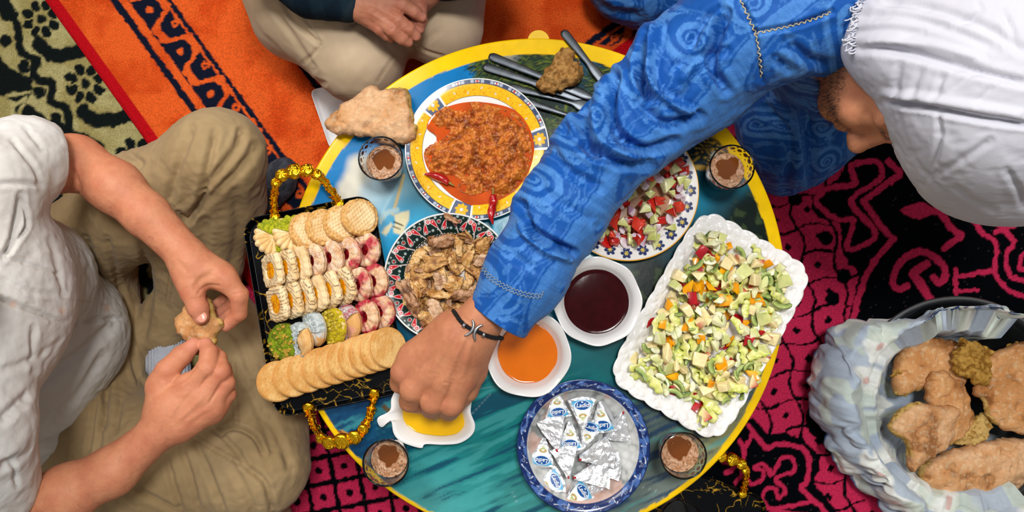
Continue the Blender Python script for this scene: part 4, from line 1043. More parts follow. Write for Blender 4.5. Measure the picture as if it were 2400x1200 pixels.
slab('bread_crumb', pxs([(1258, 200), (1270, 170), (1290, 150), (1305, 128), (1320, 113), (1345, 118), (1350, 140), (1370, 150), (1368, 175), (1350, 192), (1325, 200), (1305, 218), (1285, 212)], 0.375), 0.366, 0.026, BREAD, CR, ('#b98c52', '#8a5f2f'), lumps=0.007, dome=0.01, label='ragged lump of soft bread crumb lying on the knives', seed=12, rough=0.006)
slab('flat_bread', pxs([(1610, 300), (1630, 265), (1662, 268), (1666, 290), (1640, 305), (1618, 318)], 0.36), 0.356, 0.018, BREAD, CR2, CB, torn=((2, 3), (3, 4)), lumps=0.003, label='small broken piece of bread half hidden behind the blue sleeve', seed=16)

# ---- minced stew on the yellow plate
stm = mat('stew', 'attr', 0.28, spec=0.5, var=(300, 0.18), bump=(260, 0.5, 0.003), sss=0.1, sssr=(1, .4, .1), sssd=0.004)
sz = TZ+0.0115
def stew():
    h = 0.0015; g = np.arange(-0.105, 0.105, h); X, Y = np.meshgrid(g, g, indexing='ij'); P = np.stack([X, Y], -1).reshape(-1, 2)
    Q = np.array([PY[0], PY[1]])+P; q = PX(np.c_[Q, np.full(len(Q), sz+0.01)])
    out = closedline([(1008, 262), (1040, 250), (1075, 262), (1110, 240), (1150, 250), (1190, 262), (1222, 280), (1238, 320), (1242, 360), (1232, 410), (1205, 445), (1175, 458), (1150, 440), (1110, 452), (1075, 440), (1085, 420), (1060, 405), (1030, 402), (1005, 385), (1000, 350), (1035, 330), (1060, 305), (1025, 290)], 5)
    d = poly_sdf(q, out)/1275.0
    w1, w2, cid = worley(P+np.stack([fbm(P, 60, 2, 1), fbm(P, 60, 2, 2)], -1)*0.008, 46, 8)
    u1, _, _ = worley(P, 190, 18)
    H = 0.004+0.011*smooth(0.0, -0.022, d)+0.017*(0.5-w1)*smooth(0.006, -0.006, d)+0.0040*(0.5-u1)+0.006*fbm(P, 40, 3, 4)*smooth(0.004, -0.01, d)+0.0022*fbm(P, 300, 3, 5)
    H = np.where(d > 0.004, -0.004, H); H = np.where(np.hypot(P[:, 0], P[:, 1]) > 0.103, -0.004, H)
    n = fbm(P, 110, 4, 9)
    col = mix(lin('#a54c18'), lin('#cc762a'), np.clip(0.5+n+0.3*(0.5-w1), 0, 1)); col = mix(col, lin('#64240a'), np.clip((w1-0.40)*2.2, 0, 0.85)); col = mix(col, lin('#e0a05a'), np.clip(fbm(P, 400, 2, 3)-0.35, 0, 0.5))  # hollows between the lumps painted darker: crevice shade put into the colour
    V = np.c_[Q, sz+H]; F = gridF(len(g), len(g))
    keep = (d < 0.008) & (np.hypot(P[:, 0], P[:, 1]) < 0.106); fk = keep[F].all(1); F = F[fk]
    used = np.unique(F); mp = np.full(len(V), -1); mp[used] = np.arange(len(used)); return V[used], mp[F], col[used]
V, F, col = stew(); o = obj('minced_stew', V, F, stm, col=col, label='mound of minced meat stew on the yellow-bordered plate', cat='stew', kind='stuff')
saucm = mat('orange_oil', '#c04c0c', 0.06, spec=0.6, var=(26, 0.28), sss=0.15, sssr=(1, .3, .05), sssd=0.006)
shp = np.array([W(x, y, sz)[:2] for x, y in closedline([(1000, 300), (1018, 268), (1060, 248), (1110, 240), (1165, 246), (1210, 262), (1240, 300), (1252, 345), (1248, 395), (1228, 440), (1190, 472), (1150, 486), (1110, 484), (1065, 462), (1030, 430), (1003, 395), (994, 362), (1004, 350), (1020, 338), (1022, 318)], 4)])
liquid('stew_sauce', None, 0, sz+0.0035, saucm, 'thin orange oily sauce around the minced stew', 'sauce', shape=shp, depth=0.012)
chm = mat('chilli_skin', '#a90d10', 0.12, spec=0.6, var=(80, 0.25), coat=0.6, bump=(90, 0.6, 0.004)); stemm = mat('chilli_stalk', '#8a7a3a', 0.6, var=(80, 0.2))
def chilli(pts, r, label):
    P = smoothline(pts, 5); n = len(P); t = np.linspace(0, 1, n); rad = r*np.clip(np.sin(np.clip(t*0.85+0.12, 0, 1)*math.pi)**0.6, 0.15, 1)*(1-0.45*t)
    V, F = tube(P, rad, 14); V = V+np.stack([fbm(V, 120, 2, 1), fbm(V, 120, 2, 2), fbm(V, 120, 2, 3)], -1)*0.0016
    o = obj('chilli_pepper', V, F, chm, label=label, cat='chilli')
    d = (P[0]-P[2]); d /= np.linalg.norm(d); V, F = tube([P[0]+d*-0.002, P[0]+d*0.006, P[0]+d*0.012+np.array([0, 0, .002])], [0.0035, 0.0018, 0.0014], 7); obj('stalk', V, F, stemm, o, label='dry stalk')
chilli([W(1052, 428, sz+0.010), W(1035, 418, sz+0.011), W(1012, 410, sz+0.011), W(995, 408, sz+0.012)], 0.0095, 'small dark red chilli in the sauce at the left of the yellow plate')
chilli([W(1156, 456, sz+0.019), W(1156, 478, sz+0.018), W(1151, 500, sz+0.026), W(1154, 524, sz+0.028)], 0.0105, 'long dark red chilli hanging over the lower rim of the yellow plate')

# ---- scattering pieces into heaps
class Heap:
    """height map that pieces are dropped on, one after another"""
    def __init__(s, c, half, base, h=0.003):
        s.c = np.array(c[:2]); s.half = half; s.h = h; n = int(2*half/h)+1; g = (np.arange(n)-n//2)*h
        s.X, s.Y = np.meshgrid(g, g, indexing='ij'); s.Z = base(s.X+s.c[0], s.Y+s.c[1])
    def drop(s, x, y, r, th):
        m = (s.X+s.c[0]-x)**2+(s.Y+s.c[1]-y)**2 < (r*0.8)**2
        if not m.any(): return None
        z = np.quantile(s.Z[m], 0.8); s.Z[m] = np.maximum(s.Z[m], z+th); return z
def rand_rot(rs, flat=0.35):
    return Euler((rs.normal()*flat, rs.normal()*flat, rs.uniform(0, 6.28))).to_matrix().to_4x4()
def chunk_mesh(seed, size, sharp=True, cut=0.5):
    """diced piece: an uneven block with bevelled corners; returns V, F"""
    rs = np.random.default_rng(seed); V, F = box((-0.5, -0.5, -0.5), (0.5, 0.5, 0.5))
    V = V*np.array(size); V = V+rs.normal(size=V.shape)*np.array(size)*0.13
    if rs.random() < cut: V[[0, 1]] += np.array([size[0]*0.55, size[1]*0.1, 0])
    import bmesh
    bm = bmesh.new(); vs = [bm.verts.new(v) for v in V]
    for f in F: bm.faces.new([vs[i] for i in f])
    bmesh.ops.bevel(bm, geom=list(bm.edges), offset=min(size)*0.16, segments=2, profile=0.6, affect='EDGES')
    bmesh.ops.triangulate(bm, faces=[f for f in bm.faces if len(f.verts) > 4])
    bm.verts.ensure_lookup_table(); Vo = np.array([v.co[:] for v in bm.verts]); Fo = [tuple(v.index for v in f.verts) for f in bm.faces]; bm.free()
    return Vo, Fo
def proto(name, V, F, m, label, cat, group, col=None):
    o = obj(name, V, F, m, col=col, loc=(0, 0, 0), label=label, cat=cat, group=group); return o
VEG = mat('cut_vegetable', 'attr', 0.22, spec=0.5, var=(160, 0.10), bump=(160, 0.25, 0.002), sss=0.25, sssr=(1, .7, .4), sssd=0.006, coat=0.2)
def two_tone(V, inner, skin, axis=2, sgn=1, at_=0.30):
    a = V[:, axis]*sgn/np.abs(V[:, axis]).max(); n = fbm(V, 160, 3, 3)
    c = mix(lin(inner), lin(inner)*0.8, np.clip(0.5+n, 0, 1)); return mix(c, lin(skin), smooth(at_+0.35, at_+0.55, a))
def scatter(kinds, region, n, heap, rs, z_gap=0.0, maxz=None, flat=0.35, tight=0.5, where=None):
    """kinds: [(weight, [prototypes], radius, thickness)]; prototypes are moved first, then copied"""
    used = set(); w = np.array([k[0] for k in kinds], float); w /= w.sum(); lo, hi = region.min(0), region.max(0); c = 0
    cand = lo+(hi-lo)*rs.random((n*40, 2)); ks = rs.choice(len(kinds), p=w, size=len(cand)); rad = np.array([k[2] for k in kinds])[ks]
    ok = poly_sdf(cand, region) < -rad*0.4; cand, ks = cand[ok], ks[ok]; keep = rs.random(len(cand))
    S = np.zeros((n, 3)); base = {}
    for p, ki, kp in zip(cand, ks, keep):
        if c >= n: break
        k = kinds[ki]
        if c and kp > 0.05 and (np.hypot(S[:c, 0]-p[0], S[:c, 1]-p[1]) < (S[:c, 2]+k[2])*tight).any(): continue
        z = heap.drop(p[0], p[1], k[2], k[3]*0.8)
        if z is None or (maxz is not None and z > maxz): continue
        S[c] = (p[0], p[1], k[2]); c += 1
        o = k[1][rs.integers(len(k[1]))]
        M = Matrix.Translation((p[0], p[1], z+k[3]*0.5+z_gap)) @ rand_rot(rs, flat) @ Matrix.Scale(rs.uniform(0.62, 1.12), 4)
        if o.name not in used: used.add(o.name); o.matrix_world = M; r = o; base[o.name] = o['label']
        else: r = dup(o, M)
        if where: r['label'] = base[o.name]+' '+where(p)
    for k in kinds:
        for o in k[1]:
            if o.name not in used:
                for ch in list(o.children): bpy.data.objects.remove(ch)
                bpy.data.objects.remove(o)
def diced(name, n, size, inner, skin, label, cat, group, seed, axis=2, at_=0.3, cut=0.5):
    out = []
    for k in range(n):
        V, F = chunk_mesh(seed+k, size, cut=cut); out.append(proto(name, V, F, VEG, label, cat, group, two_tone(V, inner, skin, axis, 1, at_)))
    return out
def strip_piece(name, n, L, w, th, bend, inner, skin, label, cat, group, seed, ruffle=0.0):
    """curved strip (pepper, onion, cucumber rind) or ruffled leaf shred"""
    out = []
    for k in range(n):
        rs = np.random.default_rng(seed+k); m = 16; t = np.linspace(-1, 1, m); b = bend*rs.uniform(0.6, 1.2)
        V = []
        for ti in t:
            a = ti*b; R = L/(2*max(b, 0.05)); c = np.array([R*math.sin(a), R*(1-math.cos(a)), 0]); nn = np.array([-math.sin(a), math.cos(a), 0]); ww = w*(1-0.45*abs(ti)**3)
            rf = ruffle*math.sin(ti*7+rs.uniform(-.3, .3)); r2 = ruffle*math.sin(ti*9+2)
            for q, z in ((-1, -1), (-1, 1), (-0.4, 1), (0.4, 1), (1, 1), (1, -1), (0.4, -1), (-0.4, -1)): V.append(c+nn*q*ww*0.5+np.array([0, 0, z*th*0.5+(rf if q < 0 else r2)*abs(q)]))
        V = np.array(V); V -= V.mean(0); F = [tuple(q) for q in gridF(m, 8, True)]+[tuple(range(8)), tuple(range(m*8-1, m*8-9, -1))]
        cc = np.tile(np.array([0, 0, 0, .5, 1, 1, .5, 0.])[None], (m, 1)).ravel(); col = mix(lin(inner), lin(skin), np.clip(cc+0.25*fbm(V, 140, 2, k), 0, 1))
        out.append(proto(name, V, F, VEG, label, cat, group, col))
    return out
# ---- shredded chicken
MEAT = mat('cooked_meat', 'attr', 0.42, spec=0.4, var=(220, 0.16), bump=(380, 0.5, 0.003), sss=0.12, sssr=(1, .5, .3), sssd=0.004)
def meat_piece(seed, L, w, th, tone):
    rs = np.random.default_rng(seed); nu, nv = 34, 20; V = []
    bendx, bendz = rs.normal()*0.25, rs.normal()*0.18; tw = rs.normal()*0.6
    for i in range(nu):
        t = i/(nu-1)*2-1; e = max(1-abs(t)**rs.uniform(2.2, 3.2), 0.02)**0.5
        for j in range(nv):
            a = 2*math.pi*j/nv+tw*t; r = 1+0.22*math.sin(3*a+seed)+0.16*math.sin(5*a+t*2+seed*2)
            V.append((t*L/2, w/2*e*r*math.cos(a)+bendx*L*t*t*0.5, th/2*e*r*math.sin(a)+bendz*L*t*t*0.5))
    V = np.array(V); s = V*np.array([0.25, 1, 1])
    V += np.stack([fbm(V, 160, 2, seed), fbm(s, 300, 3, seed+1), fbm(s, 300, 3, seed+2)], -1)*np.array([0.0020, 0.0024, 0.0028])
    F = [tuple(q) for q in gridF(nu, nv, True)]+[tuple(range(nv-1, -1, -1)), tuple(range((nu-1)*nv, nu*nv))]
    f = fbm(s, 300, 3, seed+5); g = fbm(V, 70, 3, seed+6)
    col = mix(lin(tone[0]), lin(tone[1]), np.clip(0.5+f, 0, 1)); col = mix(col, lin(tone[2]), np.clip(g*1.5-0.15, 0, 0.9))
    return V, [tuple(reversed(x)) for x in F], col
T1 = ('#d8a868', '#b27c42', '#7c4a26'); T2 = ('#c79b78', '#94653f', '#5a3522'); T3 = ('#e6c088', '#cc9850', '#a0682c'); T4 = ('#e0bf9f', '#c39a74', '#966647')
GC = 'shredded chicken pieces on the dark plate'
def meatp(L, w, th, tones, lb, seed, n=3):
    return [proto('meat_piece', *meat_piece(seed+k, L, w, th, tones[k % len(tones)])[:2], MEAT, lb, 'meat', GC, meat_piece(seed+k, L, w, th, tones[k % len(tones)])[2]) for k in range(n)]
rs = np.random.default_rng(21)
big = meatp(0.052, 0.020, 0.011, (T1, T3, T2), 'long strip of shredded chicken on the dark plate', 100, 4)
med = meatp(0.036, 0.021, 0.011, (T3, T1, T4), 'shredded chicken chunk on the dark plate', 200, 4)
sml = meatp(0.026, 0.012, 0.006, (T3, T1, T2), 'small shred of chicken on the dark plate', 300, 4)
hp = Heap(PD, 0.12, lambda x, y: PD[2]+0.006+0.022*smooth(0.068, 0.10, np.hypot(x-PD[0], y-PD[1])))
reg = np.array([W(x, y, TZ+0.02)[:2] for x, y in closedline([(948, 650), (962, 608), (1000, 572), (1050, 552), (1100, 552), (1140, 578), (1160, 640), (1150, 700), (1110, 745), (1060, 765), (1010, 760), (970, 735), (950, 700)], 3)])
scatter([(1, big, 0.017, 0.010), (1.3, med, 0.014, 0.009), (1.0, sml, 0.008, 0.006)], reg, 135, hp, rs, maxz=PD[2]+0.034, flat=0.28)
SPT = [((938, 655), (985, 735), 0.020, T2, 'dark-skinned chicken strip over the left rim of the dark plate'), ((1018, 700), (1030, 765), 0.024, T4, 'pale smooth chicken slice near the front rim of the dark plate'), ((990, 765), (1022, 735), 0.017, T1, 'tan chicken strip at the front rim of the dark plate'), ((1040, 505), (1072, 522), 0.011, T2, 'chicken scrap lying on the upper rim of the dark plate'), ((1000, 690), (1060, 695), 0.015, T3, 'golden chicken strip across the middle of the dark plate')]
for k, (a, b, w, tn, lb) in enumerate(SPT):
    z = PD[2]+(0.040 if k in (0, 3) else 0.043); A, B = W(*a, z), W(*b, z); V, F, col = meat_piece(400+k, np.linalg.norm(B-A)*1.1, w, 0.011, tn)
    R = axes(B-A); V = V@R.T+(A+B)/2; obj('meat_piece', V, F, MEAT, col=col, label=lb, cat='meat')

# ---- tomato salad
GT = 'diced vegetables of the tomato salad'
tom = diced('tomato_piece', 4, (0.023, 0.019, 0.014), '#e2452f', '#b80f10', 'red diced tomato in the salad on the blue-flowered plate', 'tomato', 'diced tomatoes of the tomato salad', 500)
tom += strip_piece('tomato_piece', 2, 0.036, 0.018, 0.007, 0.5, '#d6201a', '#a80f10', 'red diced tomato in the salad on the blue-flowered plate', 'tomato', 'diced tomatoes of the tomato salad', 510)
cuc = diced('cucumber_piece', 4, (0.023, 0.017, 0.012), '#ece9b4', '#c3c96c', 'pale green diced cucumber in the tomato salad', 'cucumber', 'diced cucumber of the tomato salad', 520)
oni = strip_piece('onion_piece', 4, 0.022, 0.014, 0.0025, 0.9, '#efdde2', '#b98aa9', 'pink diced onion in the tomato salad', 'onion', 'diced onion of the tomato salad', 530)
oni += diced('onion_piece', 2, (0.015, 0.013, 0.007), '#ead9dc', '#c49ab5', 'pink diced onion in the tomato salad', 'onion', 'diced onion of the tomato salad', 540)
rs = np.random.default_rng(31)
hp = Heap(PB, 0.14, lambda x, y: PB[2]+0.0035+0.016*smooth(0.085, 0.13, np.hypot(x-PB[0], y-PB[1])))
th = np.linspace(0, 6.283, 60, endpoint=False); full = PB[:2]+0.113*(1+0.05*np.sin(5*th)[:, None])*np.c_[np.cos(th), np.sin(th)]
q = PX(np.c_[full, np.full(60, TZ+0.02)]); nd = (q-np.array([1360, 585]))@np.array([0.74, 0.67])    # only the half the sleeve does not hide (and a little under it)
reg = full.copy()
for i in range(60):
    s_ = (q[i, 0]-1330)*0.72+(q[i, 1]-560)*0.69
    if s_ < 0: qq = q[i]+np.array([0.72, 0.69])*(-s_); reg[i] = W(qq[0], qq[1], TZ+0.02)[:2]
scatter([(1.15, tom, 0.015, 0.012), (1.0, cuc, 0.014, 0.011), (1.0, oni, 0.012, 0.007)], reg, 480, hp, rs, maxz=PB[2]+0.040, flat=0.4, tight=0.24, where=lambda p: 'near the front rim' if p[1] < PB[1]-0.05 else 'near the right rim' if p[0] > PB[0]+0.05 else 'beside the blue sleeve')
juice = mat('tomato_juice', '#b98a68', 0.08, var=(30, 0.15), coat=0.4)
liquid('salad_juice', None, 0, PB[2]+0.0055, juice, 'thin pink juice under the tomato salad', 'juice', shape=PB[:2]+0.089*np.c_[np.cos(th), np.sin(th)])
# ---- chopped fruit and lettuce salad
GS = 'pieces of the chopped salad'
app = diced('apple_piece', 5, (0.026, 0.021, 0.014), '#fae6ac', '#fae6ac', 'cream apple cube in the platter salad', 'apple', 'apple cubes of the chopped salad', 600, cut=0.7)
apr = diced('apple_piece', 2, (0.025, 0.020, 0.014), '#fae6ac', '#c23a30', 'apple cube with red skin in the platter salad', 'apple', 'red-skinned apple cubes of the chopped salad', 610, axis=0, at_=0.35)
yel = diced('yellow_pepper_piece', 4, (0.024, 0.020, 0.009), '#ffb40a', '#f59a08', 'orange yellow pepper piece in the platter salad', 'pepper', 'yellow pepper pieces of the chopped salad', 620)
cu2 = diced('cucumber_piece', 4, (0.022, 0.017, 0.010), '#f0edc4', '#d3d68c', 'pale cucumber piece in the platter salad', 'cucumber', 'cucumber pieces of the chopped salad', 630)
grn = strip_piece('green_pepper_piece', 4, 0.032, 0.009, 0.0045, 1.1, '#a9ba6a', '#47682f', 'dark green pepper curl in the platter salad', 'pepper', 'green pepper curls of the chopped salad', 640)
red = diced('red_pepper_piece', 3, (0.021, 0.014, 0.007), '#c4141f', '#980c1c', 'dark red pepper piece in the platter salad', 'pepper', 'red pepper pieces of the chopped salad', 650)
let = strip_piece('lettuce_shred', 6, 0.050, 0.019, 0.0014, 0.55, '#eeea9c', '#c2cc4c', 'yellow green lettuce shred in the platter salad', 'lettuce', 'lettuce shreds of the chopped salad', 660, ruffle=0.0045)
cel = strip_piece('celery_piece', 3, 0.025, 0.013, 0.004, 0.9, '#f3f2d2', '#d2da98', 'pale curved celery slice in the platter salad', 'celery', 'celery slices of the chopped salad', 670)
def pl_where(p):
    d = p-pc[:2]; l = d@e_l; w = d@e_w
    return ('at the upper end' if l > 0.07 else 'at the lower end' if l < -0.07 else 'in the middle')+('' if abs(w) < 0.02 else ' near the sauce' if w < 0 else ' near the rug')
rs = np.random.default_rng(41)
hp = Heap(pc, 0.22, lambda x, y: pc[2]+0.0030+0.0*x)
reg = np.array([W(x, y, TZ+0.012)[:2] for x, y in closedline([(1640, 532), (1678, 545), (1720, 570), (1765, 580), (1800, 605), (1842, 650), (1832, 700), (1825, 760), (1800, 820), (1772, 870), (1740, 925), (1700, 950), (1660, 972), (1640, 990), (1615, 950), (1570, 930), (1520, 910), (1480, 872), (1486, 830), (1515, 790), (1530, 740), (1560, 700), (1570, 650), (1610, 620)], 3)])
scatter([(0.9, app, 0.016, 0.013), (0.35, apr, 0.016, 0.013), (0.75, yel, 0.015, 0.009), (1.0, cu2, 0.014, 0.009), (1.1, grn, 0.013, 0.006), (0.5, red, 0.012, 0.006), (1.7, let, 0.016, 0.004), (0.7, cel, 0.012, 0.005)], reg, 450, hp, rs, maxz=pc[2]+0.038, flat=0.4, tight=0.30, where=pl_where)
for px, py, pro in ((1578, 632, red[0]), (1640, 990, let[0]), (1855, 700, grn[0]), (1520, 755, red[0]), (1750, 572, yel[0])):
    o = dup(pro, Matrix.Translation(tuple(W(px, py, pc[2]+0.011))) @ rand_rot(rs, 0.15))
# ================================================================ cookies on the black tray
TX = np.array([math.cos(tang), math.sin(tang), 0.0]); TY = np.array([-math.sin(tang), math.cos(tang), 0.0])
DOUGH = mat('cookie_dough', 'attr', 0.75, spec=0.2, var=(260, 0.10), bump=(420, 0.4, 0.002), sss=0.08, sssr=(1, .7, .4), sssd=0.004)
JAMY = mat('apricot_jam', 'attr', 0.12, spec=0.5, var=(160, 0.25), bump=(200, 0.5, 0.003), sss=0.2, sssr=(1, .5, .1), sssd=0.004)
CRUST = mat('sugar_crust', 'attr', 0.8, spec=0.25, var=(300, 0.15), bump=(500, 0.9, 0.003))
def cookie_shape(outline, th, disp=None, colf=None, seg=96, rings=34, hole=0.0, edge=0.35):
    """rounded biscuit: outline(theta) radius; disp(P) raises the top; hole pressed in the middle"""
    a = np.arange(seg)*2*math.pi/seg; R = outline(a); V = []
    r = th*edge
    prof = [(f, th/2, 0) for f in np.linspace(0.01, 1, rings)]
    for f, z, _ in prof:
        rr = R*f; zz = np.full(seg, z); d = np.clip((rr-(R-r))/r, 0, 1); zz = zz-r*(1-np.sqrt(1-d*d*0.999))
        V.append(np.c_[rr*np.cos(a), rr*np.sin(a), zz])
    for k in range(1, 6): V.append(np.c_[R*np.cos(a), R*np.sin(a), np.full(seg, (th/2-r)*(1-2*k/6.0))]*np.array([1+0.02*math.sin(math.pi*k/6)]*2+[1]))
    for f in (1.0, 0.97, 0.9, 0.6, 0.01):
        d = 0 if f < 0.97 else (1.0 if f == 1 else 0.5); V.append(np.c_[R*f*np.cos(a), R*f*np.sin(a), np.full(seg, -th/2+r*d*0.6)])
    k = len(V); V = np.vstack(V); F = gridF(k, seg, True)
    top = np.zeros(len(V), bool); top[:rings*seg] = True
    if hole:
        rr = np.hypot(V[:, 0], V[:, 1]); V[:, 2] -= np.where(top, smooth(hole*1.15, hole*0.7, rr)*th*0.55, 0)
    if disp is not None: V[:, 2] += np.where(top, disp(V), 0)
    return V, F, (colf(V, top) if colf else None)
def circ(r): return lambda a: np.full_like(a, r)*(1+0.012*np.sin(a*3+1))
def scal(r, n, amp): return lambda a: r*(1+amp*np.abs(np.cos(a*n/2))**0.7-amp)
def sqr(r, n, amp): return lambda a: r*(np.abs(np.cos(a))**4+np.abs(np.sin(a))**4)**(-1/4.0)*0.92*(1+amp*np.cos(a*n))
def doughcol(V, light='#ecd0a0', dark='#dcb078', s=0): return mix(lin(light), lin(dark), np.clip(0.5+fbm(V, 60, 3, 3+s), 0, 1))
def choc(V, ang=0.6, pitch=0.0062, w=0.075, s=0):
    u = V[:, 0]*math.cos(ang)+V[:, 1]*math.sin(ang)+0.4*V[:, 2]+fbm(V, 45, 2, s)*0.003
    return smooth(w+0.035, w, np.abs((u/pitch) % 1-0.5))*smooth(-0.5, 0.0, fbm(V, 70, 2, s+9)+0.25)
def c_basket(seed):
    def disp(V):
        p = 0.0062; i = np.floor(V[:, 1]/p); u = V[:, 0]/p+0.5*(i % 2); fu = u-np.floor(u)-0.5; fv = V[:, 1]/p-i-0.5
        b = np.sqrt(np.clip(1-(fu/0.56)**2, 0, 1))*np.sqrt(np.clip(1-(fv/0.56)**2, 0, 1)); rr = np.hypot(V[:, 0], V[:, 1])
        return 0.0026*b*smooth(0.031, 0.026, rr)+0.0016*fbm(V, 330, 3, seed)*smooth(0.022, 0.030, rr)
    def col(V, top):
        rr = np.hypot(V[:, 0], V[:, 1]); c = doughcol(V, '#efd2a2', '#e2bb84', seed); e = smooth(0.021, 0.031, rr+0.004*vnoise(V, 90, seed))
        return mix(c, mix(lin('#e3b877'), lin('#c8914c'), np.clip(0.5+fbm(V, 420, 2, 2), 0, 1)), e)
    V, F, c = cookie_shape(circ(0.0345), 0.0125, disp, col, 110, 44); e = np.hypot(V[:, 0], V[:, 1]) > 0.028; V += np.stack([fbm(V, 380, 2, seed+k) for k in range(3)], -1)*0.0011*e[:, None]
    return [('cookie', V, F, c, DOUGH, None)]
def c_jam(seed, jam='#f2a50c', hole=0.0155, stripes=True):
    def col(V, top):
        c = doughcol(V, '#f0d8ad', '#e2c08c', seed)
        return mix(c, lin('#5e4436'), 0.9*choc(V, 0.5+0.3*seed % 1.2, s=seed)) if stripes else c
    V, F, c = cookie_shape(sqr(0.0345, 16, 0.035), 0.0145, lambda V: 0.0008*fbm(V, 120, 2, seed), col, 112, 34, hole, 0.42)
    parts = [('cookie', V, F, c, DOUGH, None)]
    a = np.arange(40)*2*math.pi/40; o = hole*1.02*(np.abs(np.cos(a))**6+np.abs(np.sin(a))**6)**(-1/6.0)*0.92; J = [np.c_[o*f*np.cos(a), o*f*np.sin(a), np.full(40, 0.0042+0.0022*math.sqrt(max(0, 1-f*f)))] for f in (0.02, 0.3, 0.55, 0.8, 0.93, 1.02)]
    J = np.vstack(J); J[:, 2] += 0.0012*fbm(J, 260, 3, seed); jc = mix(lin(jam), lin('#d06a06'), np.clip(fbm(J, 180, 3, seed+1)*1.2, 0, 1)); parts.append(('jam', J, gridF(6, 40, True), jc, JAMY, 'orange jam' if jam[1] == 'f' else 'dark red jam'))
    return parts
def c_ring(seed, red=0.3):
    def col(V, top):
        c = doughcol(V, '#eecba2', '#dca97c', seed); n = fbm(V, 42, 3, seed+4); c = mix(c, lin('#74545a'), 0.55*choc(V, 0.9+seed, 0.0042, 0.10, seed)*(1-red)); c = mix(c, lin('#eadfda'), np.clip(fbm(V, 260, 2, seed), 0, .4)*(1-red))
        rr = np.hypot(V[:, 0], V[:, 1]); return mix(c, mix(lin('#a3182f'), lin('#c9505a'), np.clip(0.5+fbm(V, 300, 2, 8), 0, 1)), np.clip((n+red*1.5-0.55+smooth(0.024, 0.033, rr)*0.5*red*2)*2.2, 0, 1))
    def disp(V): return 0.0009*np.cos(12*np.arctan2(V[:, 1], V[:, 0]))*smooth(0.012, 0.02, np.hypot(V[:, 0], V[:, 1]))
    V, F, c = cookie_shape(scal(0.0325, 12, 0.03), 0.0165, disp, col, 96, 34, 0.0105, 0.5)
    a = np.arange(28)*2*math.pi/28; J = np.vstack([np.c_[0.0098*f*np.cos(a), 0.0098*f*np.sin(a), np.full(28, 0.0022+0.002*math.sqrt(max(0, 1-f*f)))] for f in (0.02, 0.4, 0.7, 0.9, 1.02)]); J[:, 2] += 0.0010*fbm(J, 300, 2, seed)
    return [('cookie', V, F, c, DOUGH, None), ('jam', J, gridF(5, 28, True), mix(lin('#8c0f18'), lin('#4f0710'), np.clip(0.5+fbm(J, 200, 2, 1), 0, 1)), JAMY, 'dark red jam')]
def crust_cap(R, th, seed, c1, c2, f0=0.0, half=None, amp=0.0032):
    """rough coating over the top of a cookie, whole or one half"""
    n = 80; a = np.arange(n)*2*math.pi/n; V = []
    if half is not None: a = half-math.pi*0.66+np.arange(n)*math.pi*1.32/(n-1)
    for f in np.linspace(0.02, 1.03, 26): V.append(np.c_[R(a)*f*np.cos(a), R(a)*f*np.sin(a), np.full(n, th/2+0.0006+0.002*(1-f**4)-(0.006*smooth(0.9, 1.03, np.array(f))))])
    V.append(np.c_[R(a)*1.03*np.cos(a), R(a)*1.03*np.sin(a), np.full(n, -th*0.1)])
    V = np.vstack(V); d1, d2, cid = worley(V, 210, seed); V[:, 2] += amp*(0.7-d1)+0.0012*fbm(V, 420, 2, seed); V[:, :2] *= (1+0.05*fbm(V, 200, 2, seed+3))[:, None]
    col = mix(lin(c1), lin(c2), np.clip(0.5+1.2*(cid-0.5)+0.5*fbm(V, 160, 2, seed), 0, 1))
    return V, gridF(27, n, half is None), col
def c_shell(seed):
    R = scal(0.0345, 16, 0.10)
    def disp(V): return 0.0022*np.abs(np.cos(8*np.arctan2(V[:, 1], V[:, 0])))*smooth(0.006, 0.016, np.hypot(V[:, 0], V[:, 1]))+0.002*smooth(0.03, 0.0, np.hypot(V[:, 0], V[:, 1]))
    V, F, c = cookie_shape(R, 0.015, disp, lambda V, t: doughcol(V, '#f2d7a4', '#e2b878', seed), 128, 34, 0, 0.45)
    Vc, Fc, cc = crust_cap(R, 0.018, seed, '#c9c72a', '#8f9a1c', half=0.15)
    return [('cookie', V, F, c, DOUGH, None), ('pistachio_crust', Vc, Fc, cc, CRUST, 'yellow green ground pistachio coating')]
def c_nut(seed, c1, c2, nutc, lb):
    R = circ(0.0335); V, F, c = cookie_shape(R, 0.013, None, lambda V, t: doughcol(V, s=seed), 96, 20, 0, 0.45); Vc, Fc, cc = crust_cap(R, 0.0135, seed, c1, c2, amp=0.0012)
    rs = np.random.default_rng(seed); P = []
    for _ in range(34):
        t = rs.uniform(0, 6.28); q = 0.030*math.sqrt(rs.random()); v, f = chunk_mesh(int(rs.integers(1e6)), np.array([0.0062, 0.005, 0.004])*rs.uniform(0.6, 1.1)); M = np.array(Euler(rs.uniform(-.6, .6, 3)).to_matrix()); P.append((v@M.T+np.array([q*math.cos(t), q*math.sin(t), 0.0098]), f, lin(nutc)*rs.uniform(0.7, 1.1)))
    Vn, Fn, cn = join(P)
    return [('cookie', V, F, c, DOUGH, None), ('glaze', Vc, Fc, cc, CRUST, lb), ('chopped_nuts', Vn, Fn, cn, CRUST, 'chopped nuts')]
